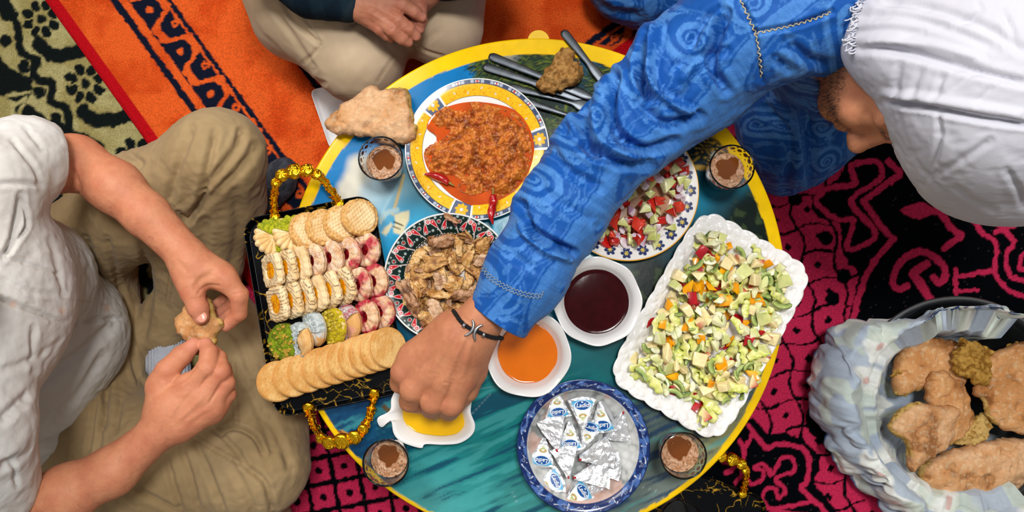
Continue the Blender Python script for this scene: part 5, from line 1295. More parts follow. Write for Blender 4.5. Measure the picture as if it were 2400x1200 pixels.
def c_coco(seed, c1='#d5dcdb', c2='#a9b7ba', base='#e9c48c'):
    R = lambda a: 0.031*(1-0.28*np.cos(a))
    def disp(V): return 0.006*smooth(0.03, 0.0, np.hypot(V[:, 0], V[:, 1]))
    V, F, c = cookie_shape(R, 0.014, disp, lambda V, t: doughcol(V, base, '#d9a564', seed), 96, 26, 0, 0.5); Vc, Fc, cc = crust_cap(R, 0.024, seed, c1, c2, half=2.4)
    return [('cookie', V, F, c, DOUGH, None), ('coconut_crust', Vc, Fc, cc, CRUST, 'pale coconut coating')]
def c_biscuit(seed):
    R = 0.0362
    def wafer(z0, sgn):
        def disp(V):
            d = np.zeros(len(V)); rr = np.hypot(V[:, 0], V[:, 1]); t = np.arctan2(V[:, 1], V[:, 0])
            for rad, n in ((0.0305, 26), (0.0225, 14)):
                k = np.round(t/(2*math.pi/n))*(2*math.pi/n); q = np.hypot(V[:, 0]-rad*np.cos(k), V[:, 1]-rad*np.sin(k)); d -= 0.0011*smooth(0.0014, 0.0006, q)
            u, v = V[:, 0], V[:, 1]                        # pressed ear of wheat
            leaf = (np.abs(((v+0.6*np.abs(u))/0.0042) % 1-0.5) < 0.3)*(np.abs(u) < 0.0062)*(np.abs(v) < 0.014)
            return d+0.0007*leaf
        def col(V, top):
            c = doughcol(V, '#eac07c', '#d9a35c', seed); rr = np.hypot(V[:, 0], V[:, 1]); return mix(c, lin('#b9762f'), smooth(0.032, 0.0365, rr)*0.5+0.15*smooth(0.0, -0.001, disp(V)))
        V, F, c = cookie_shape(scal(R, 60, 0.006), 0.0042, disp if sgn > 0 else None, col, 120, 40 if sgn > 0 else 8, 0, 0.35); V[:, 2] += z0; return V, F, c
    a, b = wafer(0.0036, 1), wafer(-0.0036, -1)
    V, F = lathe([(0.001, 0.0016), (0.0345, 0.0016), (0.0350, 0.0), (0.0345, -0.0016), (0.001, -0.0016)], 60)
    return [('wafer', *a, DOUGH, None), ('cream_filling', V, F[:, ::-1] if False else F, doughcol(V, '#b77a3c', '#8a5524'), CRUST, 'brown cream filling'), ('wafer', *b, DOUGH, None)]
PROTO = {}
def cookie(kind, px, py, tilt, side, label, group, spin=0.0, Rr=0.034, th=0.014, dz=0.0):
    t = math.radians(tilt); z = TZ+0.0065+Rr*math.sin(t)+th*0.5*math.cos(t)+dz
    c = W(px, py, z); n = math.cos(t)*np.array([0, 0, 1.0])+math.sin(t)*side*TX
    x = TX*math.cos(t)-np.array([0, 0, 1.0])*math.sin(t)*side; y = np.cross(n, x); M = np.eye(4); M[:3, 0] = x; M[:3, 1] = y; M[:3, 2] = n; M[:3, 3] = c
    M = Matrix(M.tolist()) @ Matrix.Rotation(spin, 4, 'Z')
    key = kind[0]
    if key not in PROTO:
        parts = kind[1](); root = empty('biscuit' if key == 'biscuit' else 'cookie', (0, 0, 0), label, 'biscuit' if key == 'biscuit' else 'cookie', group)
        for nm, V, F, cl, m, lb in parts: obj({'cookie': 'cookie_body'}.get(nm, nm), V, F, m, root, col=cl, label=lb)
        PROTO[key] = root
    else: root = dup(PROTO[key], label=label, group=group)
    root.matrix_world = M
ORD = ['first', 'second', 'third', 'fourth', 'fifth', 'sixth', 'seventh', 'eighth', 'ninth', 'tenth']
G1, G2, G3, G4, G5 = ('cookies of the top row on the tray', 'cookies of the second row on the tray', 'cookies of the third row on the tray', 'cookies of the fourth row on the tray', 'sandwich biscuits of the bottom row on the tray')
cookie(('shell1', lambda: c_shell(1)), 640, 556, 30, 1, 'shell cookie half coated in pistachio, leftmost of the top row', G1, 0.3, th=0.016)
cookie(('shell2', lambda: c_shell(5)), 684, 549, 30, 1, 'pistachio shell cookie, second in the top row', G1, 0.5, th=0.016)
for i, (x, y, t) in enumerate(((722, 541, 30), (760, 533, 30), (801, 524, 30), (843, 509, 28))): cookie(('basket%d' % (i % 2), lambda i=i: c_basket(i)), x, y, t, 1, ORD[i]+' basket-weave cookie from the left in the top row', G1, 0.2*i, dz=0.010 if i == 3 else 0.003)
row2 = [('jam0', 640, 634, 46), ('jam1', 672, 627, 46), ('jam2', 702, 621, 46), ('ring0', 736, 611, 42), ('ring1', 775, 604, 36), ('ring2', 815, 596, 34), ('ring3', 858, 586, 32)]
row3 = [('jam3', 652, 712, 46), ('jam1', 684, 704, 46), ('jam4', 713, 698, 46), ('jam2', 742, 690, 46), ('jam0', 773, 681, 46), ('jam4', 806, 673, 46), ('ring3', 843, 667, 42), ('ring4', 879, 659, 38)]
MK = {'jam0': lambda: c_jam(0), 'jam1': lambda: c_jam(1), 'jam2': lambda: c_jam(2, stripes=False), 'jam3': lambda: c_jam(3, hole=0.018), 'jam4': lambda: c_jam(4), 'ring0': lambda: c_ring(0, 0.0), 'ring1': lambda: c_ring(1, 0.05), 'ring2': lambda: c_ring(2, 0.1), 'ring3': lambda: c_ring(3, 0.30), 'ring4': lambda: c_ring(4, 0.42)}
DS = {'jam0': 'striped scalloped cookie with orange jam', 'jam1': 'striped scalloped cookie standing on edge', 'jam2': 'plain cream scalloped cookie', 'jam3': 'striped square cookie with wide orange jam', 'jam4': 'brown-striped scalloped cookie', 'ring0': 'pale sugar-dusted ring cookie with red jam', 'ring1': 'speckled ring cookie with red jam hole', 'ring2': 'grey-striped ring cookie with jam hole', 'ring3': 'pink-edged ring cookie with jam hole', 'ring4': 'crimson-edged ridged ring cookie'}
for row, g, nm in ((row2, G2, 'second row'), (row3, G3, 'third row')):
    for i, (k, x, y, t) in enumerate(row): cookie((k, MK[k]), x, y, t, -1, DS[k]+', '+ORD[i]+' from the left in the '+nm, g, 0.1*i if k[0] == 'r' else 0.06*i, Rr=0.032, th=0.016)
cookie(('nut0', lambda: c_nut(2, '#8ea01c', '#5f7414', '#c8a23c', 'green glaze')), 668, 801, 16, -1, 'green glazed cookie covered in chopped nuts, leftmost of the fourth row', G4, th=0.018)
cookie(('coco0', lambda: c_coco(3)), 712, 792, 44, -1, 'tan cookie with a pale coconut tip, second in the fourth row', G4, 0.4, th=0.018)
cookie(('coco1', lambda: c_coco(6, base='#cfd6d6')), 745, 775, 46, -1, 'whitish coconut cookie, third in the fourth row', G4, -0.5, th=0.018)
cookie(('nut1', lambda: c_nut(7, '#d3bd1c', '#a8901c', '#d8c04a', 'yellow glaze')), 782, 764, 40, -1, 'yellow nut-covered cookie, fourth in the fourth row', G4, 0.9, th=0.018)
cookie(('coco2', lambda: c_coco(9, '#d6dcd6', '#c06a78', '#e0a08a')), 824, 752, 38, -1, 'pink cookie with a white coconut top, fifth in the fourth row', G4, 0.2, th=0.018)
cookie(('ring4', MK['ring4']), 859, 742, 40, -1, 'pink ridged ring cookie, sixth in the fourth row', G4, 0.7, Rr=0.032, th=0.016)
cookie(('ring3', MK['ring3']), 892, 731, 30, -1, 'crimson-dusted ring cookie, rightmost of the fourth row', G4, 1.9, Rr=0.032, th=0.016)
xs = [650, 687, 721, 753, 783, 811, 837, 862, 886, 909]
for i, x in enumerate(xs):
    y = 893-(x-652)*0.305; cookie(('biscuit', lambda: c_biscuit(1)), x, y, 40, 1, ORD[i]+' round sandwich biscuit from the left in the bottom row', G5, 0.35*i+1.0 if i < 9 else -0.25, Rr=0.036, th=0.011, dz=0.0008*i)

# ================================================================ foil cheese triangles in the blue bowl
foil = mat('crinkled_foil', '#eceef2', 0.30, metal=0.72, var=(120, 0.10), bump=(130, 0.55, 0.004))
lab = mat('printed_label', 'attr', 0.30, spec=0.5, var=(40, 0.03), bump=(90, 0.25, 0.002)); ink = mat('white_ink', '#f4f4f2', 0.4, var=(20, 0.02)); redt = mat('red_tear_strip', '#b0131d', 0.35, var=(20, 0.05))
CL, CA, CT = 0.060, math.radians(23.5), 0.017
def wedge(seed):
    """sector block: apex at the origin, arc at +x; crumpled foil"""
    nr, na = 12, 9; rs = np.random.default_rng(seed); P = []
    for z in (CT/2, -CT/2):
        for i in range(nr):
            r = 0.004+(CL-0.004)*i/(nr-1)
            for j in range(na):
                a = CA*(2*j/(na-1)-1); P.append((r*math.cos(a)*(1.0), r*math.sin(a)+(0.0015*(2*j/(na-1)-1)), z))
    P = np.array(P); n = nr*na; F = [tuple(q) for q in gridF(nr, na)]+[tuple(reversed(q)) for q in gridF(nr, na, off=n)]
    ring = [i*na for i in range(nr)]+[(nr-1)*na+j for j in range(1, na)]+[i*na+na-1 for i in range(nr-2, -1, -1)]+[j for j in range(na-2, 0, -1)]
    mid = P[ring].copy(); mid[:, 2] = 0; c = mid[:, :2].mean(0); mid[:, :2] = c+(mid[:, :2]-c)*1.03; k = len(P); P = np.vstack([P, mid]); R = len(ring)
    for i in range(R): i2 = (i+1) % R; F.append((ring[i], k+i, k+i2, ring[i2])); F.append((k+i, ring[i]+n, ring[i2]+n, k+i2))
    cr = worley(P, 75, seed)[0]*0.0026+fbm(P, 160, 2, seed+1)*0.0015
    P[:, 2] += np.where(np.arange(len(P)) < n, cr-0.0012, np.where(np.arange(len(P)) < 2*n, -cr+0.0012, 0)); P[:, :2] += (np.stack([fbm(P, 120, 2, seed+5), fbm(P, 120, 2, seed+6)], -1)*0.0009)
    return P, F
def text_mesh(s, size):
    cu = bpy.data.curves.new('lettering', 'FONT'); cu.body = s; cu.size = size; cu.shear = 0.22; cu.align_x = 'CENTER'; cu.align_y = 'CENTER'; cu.extrude = 0.00012; cu.offset = size*0.012
    o = bpy.data.objects.new('lettering', cu); C.objects.link(o); dg = bpy.context.evaluated_depsgraph_get(); dg.update()
    me = bpy.data.meshes.new_from_object(o.evaluated_get(dg)); V = np.array([v.co[:] for v in me.vertices]); F = [tuple(p.vertices) for p in me.polygons]
    bpy.data.objects.remove(o); bpy.data.curves.remove(cu); bpy.data.meshes.remove(me); return V, F
TV, TF = text_mesh('Ladid', 0.0108)
def label_patch():
    nr, na = 46, 41; P = []
    for i in range(nr):
        r = 0.016+(0.0555-0.016)*i/(nr-1)
        for j in range(na):
            a = CA*0.90*(2*j/(na-1)-1); P.append((r*math.cos(a), r*math.sin(a), CT/2+0.0016))
    P = np.array(P); x, y = P[:, 0], P[:, 1]
    c = mix(lin('#f1f3f3'), lin('#2f9fd0'), smooth(0.036, 0.058, x+0.25*np.abs(y)))
    g = smooth(0.0052, 0.0042, np.hypot((x-0.027), y*0.62)); c = mix(c, lin('#a3ad4a'), g*0.8); c = mix(c, lin('#e9ecd8'), smooth(0.0022, 0.0014, np.hypot(x-0.0265, y*0.5)))
    c = mix(c, lin('#c9733a'), smooth(0.0009, 0.0005, np.abs(np.hypot((x-0.0268)*1.3, (y)*0.55)-0.0028))*(x > 0.0262)); c = mix(c, lin('#b3ba62'), smooth(0.004, 0.0028, np.hypot(x-0.0215, y))*0.6)
    e = np.hypot((x-0.0455)/0.0085, y/0.0138); c = mix(c, lin('#e8f2f8'), smooth(1.10, 1.03, e)); c = mix(c, lin('#0d4f96'), smooth(1.0, 0.93, e))
    return P, gridF(nr, na)[:, ::-1], c
LV, LF, LC = label_patch()
TXV = np.c_[0.0457+TV[:, 1], -TV[:, 0], TV[:, 2]+CT/2+0.0021]
FW = [wedge(s) for s in (1, 2, 3)]
protoL, protoF = {}, {}
def cheese(ap, ar, labelled, z, rx, ry, text, seed):
    A, B = W(*ap, z), W(*ar, z); d = B-A; d[2] = 0; L = np.linalg.norm(d); ang = math.atan2(d[1], d[0])
    tgt = protoL if labelled else protoF; key = seed % 3
    if key not in tgt:
        V, F = FW[key]; root = empty('cheese_triangle', (0, 0, 0), text, 'cheese', 'foil cheese triangles in the blue bowl')
        obj('foil_wrap', V, [tuple(f) for f in F][::1], foil, root, smooth_=False)
        if labelled:
            q = obj('paper_label', LV, LF, lab, root, col=LC, label='blue and white printed label'); obj('lettering', TXV, TF, ink, q, smooth_=False, label='white lettering')
        if not labelled:
          v, f = box((0.001, -0.0015, CT/2+0.0008), (0.006, 0.0015, CT/2+0.0022)); obj('tear_strip', v, f, redt, root, label='red tear strip', smooth_=False)
        tgt[key] = root
    else: root = dup(tgt[key], label=text)
    s = min(max(L/CL, 0.9), 1.15)*1.05
    root.matrix_world = Matrix.Translation(tuple(A)) @ Matrix.Rotation(ang, 4, 'Z') @ Matrix.Rotation(math.radians(ry), 4, 'Y') @ Matrix.Rotation(math.radians(rx), 4, 'X') @ Matrix.Scale(s, 4)
zb = PC[2]+0.014; z1 = zb; z2 = zb+0.017; z3 = zb+0.033
CH = [((1302, 908), (1308, 968), 1, z1+0.006, 0, 8, 'labelled cheese triangle, uppermost at the left of the blue bowl'), ((1365, 1008), (1362, 932), 1, z2, 4, -3, 'labelled cheese triangle pointing down, uppermost in the middle of the bowl'),
      ((1408, 934), (1418, 1010), 1, z1, 24, 0, 'labelled cheese triangle on its side, pointing up at the upper right'), ((1458, 960), (1447, 1024), 0, z1+0.003, -10, 6, 'bare foil cheese triangle at the upper right rim'),
      ((1309, 1058), (1292, 982), 0, z2, -14, 4, 'bare foil cheese triangle at the left, pointing down between two labels'), ((1335, 982), (1336, 1052), 1, z1, 0, 0, 'labelled cheese triangle pointing up in the middle of the bowl'),
      ((1363, 1052), (1385, 988), 1, z1, 10, 0, 'labelled cheese triangle tucked under the one pointing down'), ((1276, 1020), (1268, 1090), 1, z1, 0, 2, 'labelled cheese triangle at the left rim, its lettering upside down'),
      ((1332, 1122), (1322, 1056), 0, z2+0.003, 0, 6, 'foil cheese triangle with creased back, in the middle pointing down'), ((1354, 1074), (1432, 1056), 0, z2, 6, -4, 'bare foil cheese triangle at the right, upper of the foil pile'),
      ((1372, 1092), (1450, 1092), 0, z1, -8, 0, 'bare foil cheese triangle at the right, under the foil pile'), ((1340, 1120), (1422, 1108), 0, z2-0.003, -10, 3, 'bare foil cheese triangle at the right, lower of the foil pile'),
      ((1248, 1150), (1315, 1120), 1, z1, -8, 2, 'labelled cheese triangle at the lower left rim with sideways lettering'), ((1314, 1180), (1376, 1138), 1, z1+0.004, 8, 0, 'labelled cheese triangle at the front of the bowl with slanting lettering'), ((1358, 1168), (1412, 1130), 0, z1-0.004, 12, 0, 'bare foil cheese triangle at the front, behind a labelled one')]
for i, c_ in enumerate(CH): cheese(*c_, i)
# ================================================================ bread basket
BC = W(2266, 957, 0.15); BC[2] = 0.0155; BR = 0.222
dkm = mat('dark_steel', '#3a3d40', 0.35, metal=0.8, var=(30, 0.15), bump=(60, 0.1, 0.002))
root = empty('bread_bowl', BC, 'wide dark metal bowl with a cloth lining, full of broken bread', 'bowl')
V, F = lathe([(0.001, 0.0), (0.16, 0.0), (0.19, 0.04), (0.208, 0.09), (BR, 0.120), (BR+0.008, 0.124), (BR+0.012, 0.120), (BR+0.010, 0.113), (BR-0.004, 0.110), (0.203, 0.09), (0.185, 0.043), (0.156, 0.004), (0.001, 0.004)], 96)
obj('bowl_wall', V+BC, F[:, ::-1] if False else F, dkm, root)
V, F = lathe([(BR+0.003, 0.119), (BR+0.007, 0.124), (BR+0.013, 0.124), (BR+0.015, 0.120), (BR+0.011, 0.115)], 96); obj('rim', V+BC, F, mat('grey_steel', '#74787a', 0.35, metal=0.8, var=(30, 0.1)), root)
clothm = mat('printed_cotton', 'attr', 0.9, spec=0.15, var=(120, 0.06), bump=(500, 0.25, 0.001), sheen=0.2)
def cloth():
    na, nv = 420, 120; A = np.radians(np.linspace(62, 300, na)); 
    ctrl = np.array([(0.02, 0.030), (0.13, 0.035), (0.168, 0.075), (0.192, 0.118), (0.214, 0.146), (0.238, 0.155), (0.262, 0.146), (0.280, 0.118), (0.292, 0.078), (0.298, 0.045)])
    pr = dense(smoothline(ctrl, 6), nv); s = np.linspace(0, 1, nv)
    a = A[:, None]; S = s[None, :]
    n1 = fbm(np.stack([a*3.2+0*S, S*2.2+0*a], -1), 1.0, 3, 5); n2 = fbm(np.stack([a*7+S*3, S*4+0*a], -1), 1.0, 3, 8); n3 = fbm(np.stack([a*2.0+0*S, S*1.2+0*a], -1), 1.0, 2, 15)
    deg = np.degrees(a)
    over = smooth(112, 150, deg)*(0.45+0.55*smooth(295, 240, deg))                   # how far it hangs outside; at the back it stays inside the rim
    r = pr[:, 0][None]*1.0; z = pr[:, 1][None]*1.0
    r = np.where(S > 0.55, 0.232+(r-0.238)*over*0.62, r*(0.972-0.03*(1-over))); z = np.where(S > 0.55, 0.150+(z-0.155)*(0.12+0.88*over), z)
    r = r-(1-over)*smooth(0.35, 0.6, S)*0.024; z = z+(1-over)*smooth(0.3, 0.55, S)*smooth(1.0, 0.75, S)*0.016-(1-over)*smooth(0.75, 1.0, S)*0.012
    fold = (0.015*np.abs(np.sin(a*4.2+2.6*n1+S*2.5))**0.8+0.004*np.sin(a*11+3*n2+4*S))*smooth(0.5, 0.8, S)
    r = r+fold*(0.3+0.7*over)+0.010*n1*smooth(0.2, 0.6, S)+0.004*n2+0.016*n3*smooth(0.5, 1.0, S)*over; z = z+0.012*n1*smooth(0.3, 0.6, S)+0.008*n2*smooth(0.25, 0.5, S)-0.2*fold+0.010*np.sin(S*14+2.5*n1+a*3)*smooth(0.3, 0.5, S)*smooth(1.0, 0.7, S)
    r = r+0.004*np.sin(a*5+3*n2+7*S)*smooth(0.08, 0.3, S)*smooth(0.55, 0.4, S)
    z = np.maximum(z, 0.012)
    P = np.stack([BC[0]+r*np.cos(a), BC[1]+r*np.sin(a), BC[2]+z+0*a], -1).reshape(-1, 3)
    q = np.stack([a*0.25+0*S, S*0.42+0*a], -1).reshape(-1, 2)
    c = mix(lin('#aebac8'), lin('#9dacbe'), np.clip(0.5+fbm(q, 8, 3, 2), 0, 1))
    d1, d2, cid = worley(q, 9.5, 6); th = fbm(q, 26, 2, 8)
    c = mix(c, lin('#e2e6e2'), smooth(0.50, 0.34, d1+0.16*th)*(cid > 0.35)); c = mix(c, lin('#c9a9a2'), smooth(0.13, 0.05, d1+0.05*th)*(cid > 0.35)); c = mix(c, lin('#c3cfc0'), smooth(0.3, 0.5, fbm(q, 20, 2, 31))*0.7)
    e = np.tile(s[None], (na, 1)).ravel(); c = mix(c, lin('#1c3a6e'), smooth(0.982, 0.995, e))
    return P, gridF(na, nv)[:, ::-1], c
V, F, c_ = cloth(); N = vnormals(V, F); k = len(V)
Vb = V-N*0.0024; cb = np.tile(lin('#1d3666'), (k, 1))*0.9
obj('lining_cloth', np.vstack([V, Vb]), np.vstack([F, F[:, ::-1]+k]), clothm, root, col=np.vstack([c_, cb]), label='pale blue flowered cloth draped over the rim')
z0 = BC[2]
def bp(pts, z): return pxs(pts, z)
DB = 'broken bread pieces in the cloth-lined bowl'
slab('flat_bread', bp([(2105, 900), (2112, 850), (2140, 800), (2180, 785), (2230, 800), (2262, 800), (2280, 850), (2270, 905), (2230, 925), (2180, 915), (2140, 925), (2112, 930)], 0.125), z0+0.085, 0.024, BREAD, CR2, CB, dome=0.014, torn=((9, 10), (10, 11)), label='large flat bread at the back of the cloth-lined bowl', seed=31, pits=0.7, tilt=(0.06, -0.10))
slab('flat_bread', bp([(2185, 880), (2215, 868), (2240, 880), (2275, 900), (2288, 950), (2300, 1000), (2270, 1030), (2232, 1045), (2215, 1030), (2200, 985), (2180, 935)], 0.14), z0+0.104, 0.020, BREAD, CR2, CB, dome=0.010, torn=((5, 6), (6, 7)), label='bread piece in the middle of the bowl, under the crumb lump', seed=33, pits=0.6, tilt=(-0.08, 0.02))
slab('flat_bread', bp([(2085, 1005), (2100, 975), (2122, 958), (2150, 945), (2200, 952), (2262, 958), (2255, 1000), (2245, 1040), (2215, 1070), (2180, 1085), (2145, 1108), (2135, 1060), (2120, 1030)], 0.155), z0+0.122, 0.024, BREAD, CR, CB, dome=0.008, torn=((12, 0), (0, 1), (1, 2), (2, 3), (11, 12)), label='torn wedge of bread with crumbly edge at the front left of the bowl', seed=35, pits=0.6, tilt=(-0.10, 0.06))
slab('bread_crumb', bp([(2240, 850), (2248, 820), (2270, 795), (2300, 800), (2335, 825), (2328, 870), (2315, 910), (2290, 900), (2265, 880), (2245, 875)], 0.16), z0+0.130, 0.022, BREAD, CR, ('#b98f45', '#8a6122'), lumps=0.006, dome=0.008, label='lump of yellowish crumb lying on the bread in the bowl', seed=37, rough=0.006)
slab('flat_bread', bp([(2302, 905), (2318, 850), (2340, 825), (2400, 800), (2470, 790), (2520, 880), (2500, 990), (2420, 1020), (2380, 1015), (2350, 1000), (2330, 975), (2318, 940), (2300, 930)], 0.16), z0+0.126, 0.020, BREAD, CR2, CB, dome=0.008, torn=((9, 10), (10, 11)), label='big flat bread at the right of the bowl', seed=39, pits=0.6, tilt=(0.06, 0.08))
slab('flat_bread', bp([(2168, 1105), (2180, 1085), (2230, 1065), (2290, 1045), (2350, 1030), (2420, 1035), (2450, 1080), (2430, 1130), (2380, 1165), (2320, 1190), (2262, 1192), (2205, 1165), (2172, 1135)], 0.135), z0+0.095, 0.026, BREAD, CR, CB, dome=0.016, torn=((0, 1), (12, 0)), label='rounded flat bread at the front of the bowl', seed=41, pits=0.6, tilt=(0.0, 0.10))
slab('flat_bread', bp([(2290, 985), (2330, 975), (2335, 1015), (2300, 1045), (2255, 1050), (2240, 1035), (2270, 1010)], 0.135), z0+0.098, 0.016, BREAD, CR2, CB, dome=0.004, lumps=0.003, label='small broken crumbly piece between the breads in the bowl', seed=43)
for i, (x, y, s_) in enumerate(((2300, 1188, 20), (2345, 1178, 22), (2250, 745, 15), (2092, 868, 9), (2080, 880, 9), (2378, 815, 18))):
    t = np.linspace(0, 6.28, 7, endpoint=False); pl = np.c_[x+s_*np.cos(t)*(1+0.3*np.sin(3*t+i)), y+s_*0.8*np.sin(t)]
    slab('bread_crumb', bp(pl, 0.14), z0+(0.095 if i < 2 else 0.152 if i in (3, 4) else 0.12), 0.010 if s_ > 10 else 0.005, BREAD, CR, ('#b98f45', '#8a6122'), lumps=0.003, h=0.0018, label=['crumb on the cloth at the very front of the bowl', 'crumb beside the front bread in the bowl', 'crumb at the back rim of the bowl', 'tiny crumb on the cloth, upper of two at the left', 'tiny crumb on the cloth, lower of two at the left', 'crumb at the right back of the bowl'][i], seed=50+i)
from mathutils.bvhtree import BVHTree
# ================================================================ people
class Body:
    """one continuous figure: recorded round cones and ellipsoids, blended and meshed block by block"""
    def __init__(s): s.p = []
    def cone(s, a, ra, b, rb, k=0.012, g=0, flat=None):
        a = np.asarray(a, float); b = np.asarray(b, float); m = max(ra, rb)+k+0.004; s.p.append(('c', a, b, ra, rb, flat, k, g, np.minimum(a, b)-m, np.maximum(a, b)+m)); return s
    def chain(s, P, R, k=0.012, g=0, flat=None):
        for i in range(len(P)-1): s.cone(P[i], R[i], P[i+1], R[i+1], k, g, flat)
    def ell(s, c, r, R=None, k=0.02, g=0):
        c = np.asarray(c, float); r = np.asarray(r, float)*np.ones(3); m = r.max()+k+0.004; s.p.append(('e', c, r, R, None, None, k, g, c-m, c+m)); return s
    def ev(s, prim, X, Y, Z):
        if prim[0] == 'c':
            _, a, b, ra, rb, flat = prim[:6]; ba = b-a; L = ba@ba+1e-12
            x, y, z = X-a[0], Y-a[1], Z-a[2]; t = np.clip((x*ba[0]+y*ba[1]+z*ba[2])/L, 0, 1)
            x, y, z = x-t*ba[0], y-t*ba[1], z-t*ba[2]; q = x*x+y*y+z*z
            if flat is not None:
                n = np.asarray(flat[0], float); n = n/np.linalg.norm(n); c = x*n[0]+y*n[1]+z*n[2]; q = q+c*c*(flat[1]**2-1)
            return np.sqrt(q)-(ra+(rb-ra)*t)
        _, c, r, R = prim[:4]; x, y, z = X-c[0], Y-c[1], Z-c[2]
        if R is not None: x, y, z = R[0, 0]*x+R[1, 0]*y+R[2, 0]*z, R[0, 1]*x+R[1, 1]*y+R[2, 1]*z, R[0, 2]*x+R[1, 2]*y+R[2, 2]*z
        k0 = np.sqrt((x/r[0])**2+(y/r[1])**2+(z/r[2])**2)+1e-6; k1 = np.sqrt((x/r[0]**2)**2+(y/r[1]**2)**2+(z/r[2]**2)**2)+1e-6
        return k0*(k0-1)/k1
    def dist(s, prims, X, Y, Z):
        main = None; gs = {}
        for p in prims:
            d = s.ev(p, X, Y, Z).astype(np.float32)
            if p[7] == 0: main = d if main is None else smin(main, d, p[6])
            else: gs[p[7]] = d if p[7] not in gs else smin(gs[p[7]], d, p[6])
        if main is None: main = np.full(np.broadcast(X, Y, Z).shape, 0.5, np.float32)
        out = main
        for d in gs.values(): out = np.minimum(out, smin(main, d, 0.011))
        return out
    def mesh(s, h, B=24):
        lo = np.min([p[8] for p in s.p], 0)-2*h; hi = np.max([p[9] for p in s.p], 0)+2*h
        n = np.ceil((hi-lo)/h).astype(int)+2; nb = (n+B-1)//B; Vs, Is, Fs = [], [], []
        lows = np.array([p[8] for p in s.p]); highs = np.array([p[9] for p in s.p]); half = B*h*0.5*1.75
        cid = lambda c: (c[..., 0].astype(np.int64)*int(n[1]+B+2)+c[..., 1])*int(n[2]+B+2)+c[..., 2]
        corners = [(x, y, z) for x in (0, 1) for y in (0, 1) for z in (0, 1)]
        for bx in range(nb[0]):
            for by in range(nb[1]):
                for bz in range(nb[2]):
                    o = np.array([bx, by, bz])*B; a = lo+o*h; b = a+(B+1)*h
                    sel = np.where(((lows < b) & (highs > a)).all(1))[0]
                    if not len(sel): continue
                    pr = [s.p[i] for i in sel]; c = (a+b)/2
                    if abs(float(s.dist(pr, np.array([c[0]]), np.array([c[1]]), np.array([c[2]]))[0])) > half*1.3: continue
                    g = [(a[k]+h*np.arange(B+2)) for k in range(3)]
                    D = s.dist(pr, g[0][:, None, None], g[1][None, :, None], g[2][None, None, :]); S = D < 0
                    if S.all() or not S.any(): continue
                    cnt = sum(S[x:B+1+x, y:B+1+y, z:B+1+z].astype(np.int8) for x, y, z in corners)
                    act = np.argwhere((cnt[:B, :B, :B] > 0) & (cnt[:B, :B, :B] < 8))
                    if len(act):
                        val = {q: D[act[:, 0]+q[0], act[:, 1]+q[1], act[:, 2]+q[2]] for q in corners}; acc = np.zeros((len(act), 3)); num = np.zeros(len(act))
                        for q in corners:
                            for k in range(3):
                                if q[k] == 0:
                                    e = list(q); e[k] = 1; u, v = val[q], val[tuple(e)]; m = (u < 0) != (v < 0); t = np.where(m, u/np.where(m, u-v, 1), 0)
                                    P = np.array(q, float)[None]+np.zeros((len(act), 1)); P[:, k] = t; acc += P*m[:, None]; num += m
                        Vs.append(lo+(act+o+acc/num[:, None])*h); Is.append(cid(act+o))
                    for k in range(3):                    # edges owned by this block: those starting at node 1..B
                        sl0 = [slice(1, B+1)]*3; sl1 = [slice(1, B+1)]*3; sl1[k] = slice(2, B+2)
                        e = np.argwhere(S[tuple(sl0)] != S[tuple(sl1)])+1
                        if not len(e): continue
                        u, v = (k+1) % 3, (k+2) % 3; q = []
                        for du, dv in ((-1, -1), (0, -1), (0, 0), (-1, 0)):
                            cc = e+o; cc[:, u] += du; cc[:, v] += dv; q.append(cid(cc))
                        q = np.stack(q, -1); ins = S[e[:, 0], e[:, 1], e[:, 2]]; Fs.append(np.where(ins[:, None], q, q[:, ::-1]))
        V = np.vstack(Vs); I = np.concatenate(Is); order = np.argsort(I); V, I = V[order], I[order]; F = np.vstack(Fs)
        j = np.searchsorted(I, F); j = np.minimum(j, len(I)-1); good = (I[j] == F).all(1)
        return V, j[good]

def creases(V, N, lines, zmin=-1, both=False):
    """press folds into cloth: (points in plan units, width, depth); negative depth raises a ridge"""
    Q = PX(V); D = np.zeros(len(V)); up = smooth(-0.25, 0.15, N[:, 2]) if not both else 1.0
    for pts, w, dep in lines:
        p = smoothline(pts, 4); lo, hi = p.min(0)-3.2*w, p.max(0)+3.2*w
        m = (Q[:, 0] > lo[0]) & (Q[:, 0] < hi[0]) & (Q[:, 1] > lo[1]) & (Q[:, 1] < hi[1])
        if not m.any(): continue
        q = Q[m]; d = line_dist(q, p)
        L = np.minimum(np.linalg.norm(q-p[0], axis=1), np.linalg.norm(q-p[-1], axis=1)); tap = smooth(0, 1.8*w, L+0.5*w)
        x = d/w; D[m] -= dep*(1-0.9*x*x)*np.exp(-0.75*x*x)*tap
    return V+N*(D*up)[:, None]
def stitch(V, lines):
    """mask of seam stitching along lines"""
    Q = PX(V); M = np.zeros(len(V))
    for pts, w in lines: M = np.maximum(M, smooth(w, w*0.5, line_dist(Q, smoothline(pts, 4))))
    return M
def wrinkle(V, N, amp, scale, seed, dirn=None, oct=3):
    P = V if dirn is None else V@np.asarray(dirn, float).T
    n = fbm(P, scale, oct, seed); r = 1-np.abs(n)*2
    return V+N*(amp*(0.6*n+0.4*r))[:, None]
